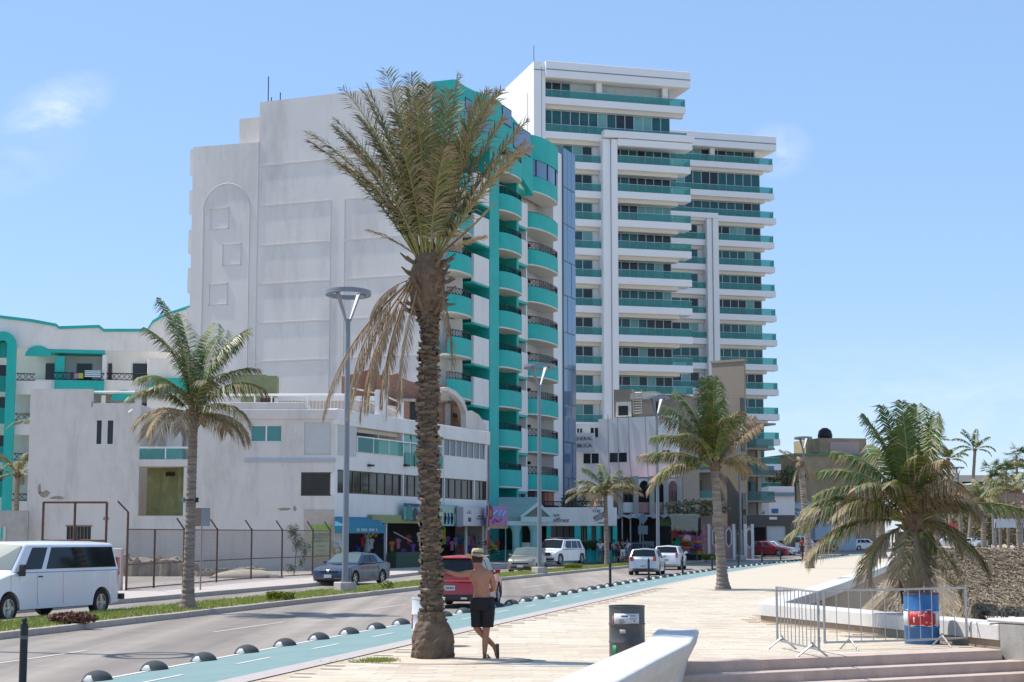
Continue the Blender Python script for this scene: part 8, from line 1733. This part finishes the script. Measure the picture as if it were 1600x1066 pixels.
b_ = MB(); b_.box(0, w_, 0, .05, 0, h_); b_.build('poster_sheet', mat('pale_green_poster', (.42, .50, .30), .7, var=.1, vscale=1), pg_); b_ = MB(); b_.box(.1, w_ - .02, -.015, -.002, h_*.86, h_*.98); b_.build('green_smear', mat('lime_paint', (.28, .42, .06), .7, var=.2, vscale=5), pg_)
DG_ = mat('dark_green_letters', (.05, .09, .05), .7); OG_ = mat('ochre_letters', (.38, .28, .12), .7)
for k, (s_, z_, sz_, m_) in enumerate((('BUENO', .70, .36, DG_), ('BONITO Y', .60, .24, DG_), ('BARATO!', .51, .26, DG_), ('TODO', .36, .24, OG_), ('PARA', .23, .24, OG_), ('PLAYA', .09, .26, OG_))): text(s_, sz_ * .78, m_, pg_, T(w_*.55, -.01, h_*z_))
# ------------------------------------------------------------- market stalls under the arcade
Y_ = 135
def VP(u, v, Y): return V(u, v, Y)
a_ = VP(960, 805, Y_); st = thing('market_stall', 'long dark market stall with ragged tarpaulin roof below the pink arcade', 'stall', (a_.x, Y_, -.1)); X_ = lambda u: VP(u, 800, Y_).x - a_.x; Z_ = lambda v: VP(900, v, Y_).z + .1
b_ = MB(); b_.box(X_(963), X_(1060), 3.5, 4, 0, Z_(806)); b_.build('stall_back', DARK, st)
r_ = random.Random(31); n = 22; b_ = MB(); vs = []
for i in range(n + 1):
 x = X_(963) + (X_(1052) - X_(963)) * i / n; vs += [(x, -.3 + r_.uniform(-.1, .1), Z_(808) + r_.uniform(-.15, .15)), (x, 3.6, Z_(803) + r_.uniform(-.08, .1))]
b_.add(vs, [(2*i, 2*i+2, 2*i+3, 2*i+1) for i in range(n)]); o = b_.build('tarpaulin', mat('dirty_tarpaulin', (.34, .32, .30), .9, var=.4, vscale=1.2), st); md = o.modifiers.new('s', 'SOLIDIFY'); md.thickness = .05
for u in (972, 985, 1000, 1026, 1050): b_ = MB(); b_.box(X_(u) - .05, X_(u) + .05, 0, .1, 0, Z_(808)); b_.build('stall_post', CONC, st)
b_ = MB(); b_.box(X_(1003), X_(1022), .2, 1.2, 0, Z_(846)); b_.build('counter', GREYM, st)
b_ = MB(); b_.box(X_(1030), X_(1047), .0, .8, Z_(822), Z_(808)); b_.build('hanging_plants', mat('stall_foliage', (.10, .13, .04), .9, var=.4, vscale=6, bump=.8), st)
rr = random.Random(77); m_ = MB()
for k in range(16): u, v = rr.uniform(990, 1040), rr.uniform(815, 838); q = VP(u, v, Y_) - a_; leafy(m_, (q.x, .5, q.z + .0), .5, .3, .35, 30, .12, rr, (0, 1))
m_.build('straw_goods', [mat('straw_goods', (.38, .24, .08), .9, var=.3, vscale=5), LEAF_D], st)
a_ = VP(1048, 810, 131); st2 = thing('thatched_stall', 'small souvenir stall with a pale thatched roof right of the third lamp', 'stall', (a_.x, 131, -.1)); X_ = lambda u: VP(u, 800, 131).x - a_.x; Z_ = lambda v: VP(900, v, 131).z + .1
m_ = MB(); r_ = random.Random(6); A1, B1, C1, D1 = (X_(1048), -.6, Z_(821)), (X_(1088), -.6, Z_(823)), (X_(1094), 1.4, Z_(803)), (X_(1050), 1.4, Z_(803))
thatch_slope(m_, r_, A1, B1, C1, D1, 260, .4); m_.add([A1, B1, C1, D1], [(0, 1, 2, 3)], 1)
for _ in range(260): s_ = r_.random(); p_ = Vector(A1).lerp(Vector(B1), s_); m_.add([p_ - Vector((.03, 0, 0)), p_ + Vector((.03, 0, 0)), p_ + Vector((r_.gauss(0, .05), -.05, -r_.uniform(.2, .5)))], [(0, 1, 2)], r_.choice((0, 2)))
m_.build('thatch', [THC, THA, THC], st2, kind='stuff')
for u in (1049, 1087): b_ = MB(); b_.tube([(X_(u), -.4, 0), (X_(u), -.4, Z_(821))], .06, 6); b_.build('stall_post', FIBRE, st2)
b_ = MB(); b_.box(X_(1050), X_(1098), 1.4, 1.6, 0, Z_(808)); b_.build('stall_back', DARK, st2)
for k in range(20):
 u, v = 1054 + 44 * ((k * 7) % 20) / 20, 828 + 8.5 * (k % 4) + rr.uniform(-1, 1); c = list(COLS)[(k * 5) % 12]; q = VP(u, v, 130.5)
 if c not in shirt_me: o = shirt_mesh().build('hanging_shirt', cloth(c)); shirt_me[c] = o.data; bpy.data.objects.remove(o)
 o = link('hanging_shirt', shirt_me[c], None, (q.x, 130.6 + .02 * k, q.z)); tag(o, '%s shirt in the %s row of the thatched souvenir stall, %s from the left' % (c, ('top', 'second', 'third', 'lowest')[k % 4], ORD(1 + sum(1 for j in range(k % 4, 20, 4) if (j * 7) % 20 < (k * 7) % 20))), 'shirt', 'shirts at the thatched stall')
for k, (u, v, c) in enumerate([(1073, 848, 'orange'), (1073, 853, 'red'), (1073, 858, 'orange'), (1091, 850, 'orange'), (1091, 856, 'purple'), (1091, 861, 'red')]):
 b_ = MB(); b_.lathe([(.28, 0), (.36, .05), (.36, .13), (.26, .2), (.1, .24), (0, .25)], 14); q = VP(u, v, 129.5); o = b_.build('bucket_stack', cloth(c), smooth=True, loc=(q.x, 129.5, q.z)); tag(o, ['top orange pot of the left colourful stack', 'middle red pot of the left colourful stack', 'bottom orange pot of the left colourful stack', 'top orange pot of the right colourful stack', 'middle purple pot of the right colourful stack', 'bottom red pot of the right colourful stack'][k] + ' at the thatched stall', 'pot')
b_ = MB(Matrix.Rotation(R(90), 4, 'X')); b_.lathe([(0, 0), (.30, 0), (.30, .05), (0, .06)], 18); q = VP(1074, 842, 129.4); o = b_.build('round_plate', cloth('white'), loc=(q.x, 129.4, q.z)); tag(o, 'round white painted plate above the left colourful stack', 'plate')
a_ = VP(1108, 820, 140); pw_ = thing('ornament_wall', 'pink garden wall with tall white outlined openings by the fourth lamp', 'wall', (a_.x, 140, -.1)); X_ = lambda u: VP(u, 800, 140).x - a_.x; Z_ = lambda v: VP(900, v, 140).z + .1
b_ = MB(); b_.box(X_(1097), X_(1144), 0, .3, 0, Z_(822)); b_.box(X_(1165), X_(1174), 0, .3, 0, Z_(822)); b_.build('wall', PINK, pw_)
for u in (1117, 1138, 1170):
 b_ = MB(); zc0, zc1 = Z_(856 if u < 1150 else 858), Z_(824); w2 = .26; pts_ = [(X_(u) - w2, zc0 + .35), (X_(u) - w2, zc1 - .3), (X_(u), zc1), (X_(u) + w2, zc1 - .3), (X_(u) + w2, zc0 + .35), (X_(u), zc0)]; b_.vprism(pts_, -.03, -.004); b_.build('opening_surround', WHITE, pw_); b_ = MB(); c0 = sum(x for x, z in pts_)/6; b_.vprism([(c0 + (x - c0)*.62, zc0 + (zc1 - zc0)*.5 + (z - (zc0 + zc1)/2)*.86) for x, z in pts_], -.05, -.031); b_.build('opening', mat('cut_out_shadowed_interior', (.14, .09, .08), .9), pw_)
for u in (1107, 1128, 1146, 1164, 1175): b_ = MB(); b_.box(X_(u) - .12, X_(u) + .12, -.1, .35, 0, Z_(819)); b_.build('pillar', WHITE if u != 1128 else PINK, pw_)
b_ = MB(); [b_.box(X_(u) - .04, X_(u) + .04, 1.0, 1.1, 0, Z_(828)) for u in (1147, 1152, 1157, 1162)]; b_.box(X_(1146), X_(1164), 1.0, 1.1, Z_(836), Z_(834)); b_.build('gate', mat('cream_gate', (.48, .40, .28), .8), pw_)
p = VP(1085, 790, 138); bush('leafy green plants above the thatched stall roof', (p.x, 138, p.z - .9), 3.0, 1.0, .75, 900, .16, [TREEL2, LEAF_D, TREEL], 95)
p = VP(1010, 795, 152);
p = VP(897, 782, 130); bush('dark bushy plant on the restaurant roof terrace behind the palm leaves', (p.x, 130, p.z - .8), 1.1, .8, .8, 700, .12, [TREEL], 96)
p = VP(870, 850, 0.001 + 125.6)
b_ = thing('clipped_hedge', 'dark clipped hedge on the turquoise planter of the restaurant', 'hedge', (VP(921, 850, 125.7).x, 125.7, VP(921, 858, 125.7).z)); m_ = MB(); rr = random.Random(5); leafy(m_, (0, 0, .35), 1.35, .3, .36, 1600, .06, rr, (0,), shell=.3); m_.build('foliage', [TREEL], b_)
b_ = thing('potted_palm', 'small palm leaning out from behind the low white building at the left edge', 'palm tree', (0, 0, 0)); bpy.data.objects.remove(b_)
coco('small_palm', 'leafy palm rising behind the block wall at the left edge', V(22, 900, 104) - Vector((0, 0, V(22, 900, 104).z + .1)), 5.6, .18, .14, vary([(a, e, 2.6, 80, .2) for a, e in ((10, 60), (40, 40), (80, 70), (130, 50), (170, 65), (200, 30), (240, 60), (280, 40), (320, 66), (350, 25), (100, 20), (150, 15))], 12), 41, leaf=.55, n=30, w=.03, flare=1.1)
coco('small_palm', 'palm crown showing just above the left end of the low white building', V(52, 900, 115) - Vector((0, 0, V(52, 900, 115).z + .1)), 9.3, .18, .14, vary([(a, e, 2.2, 90, .1) for a, e in ((10, 50), (40, 40), (80, 70), (130, 50), (170, 45), (200, 30), (240, 60), (280, 40), (320, 56))], 13), 42, leaf=.55, n=26, w=.03, flare=1.1)
bpy.context.view_layer.update()
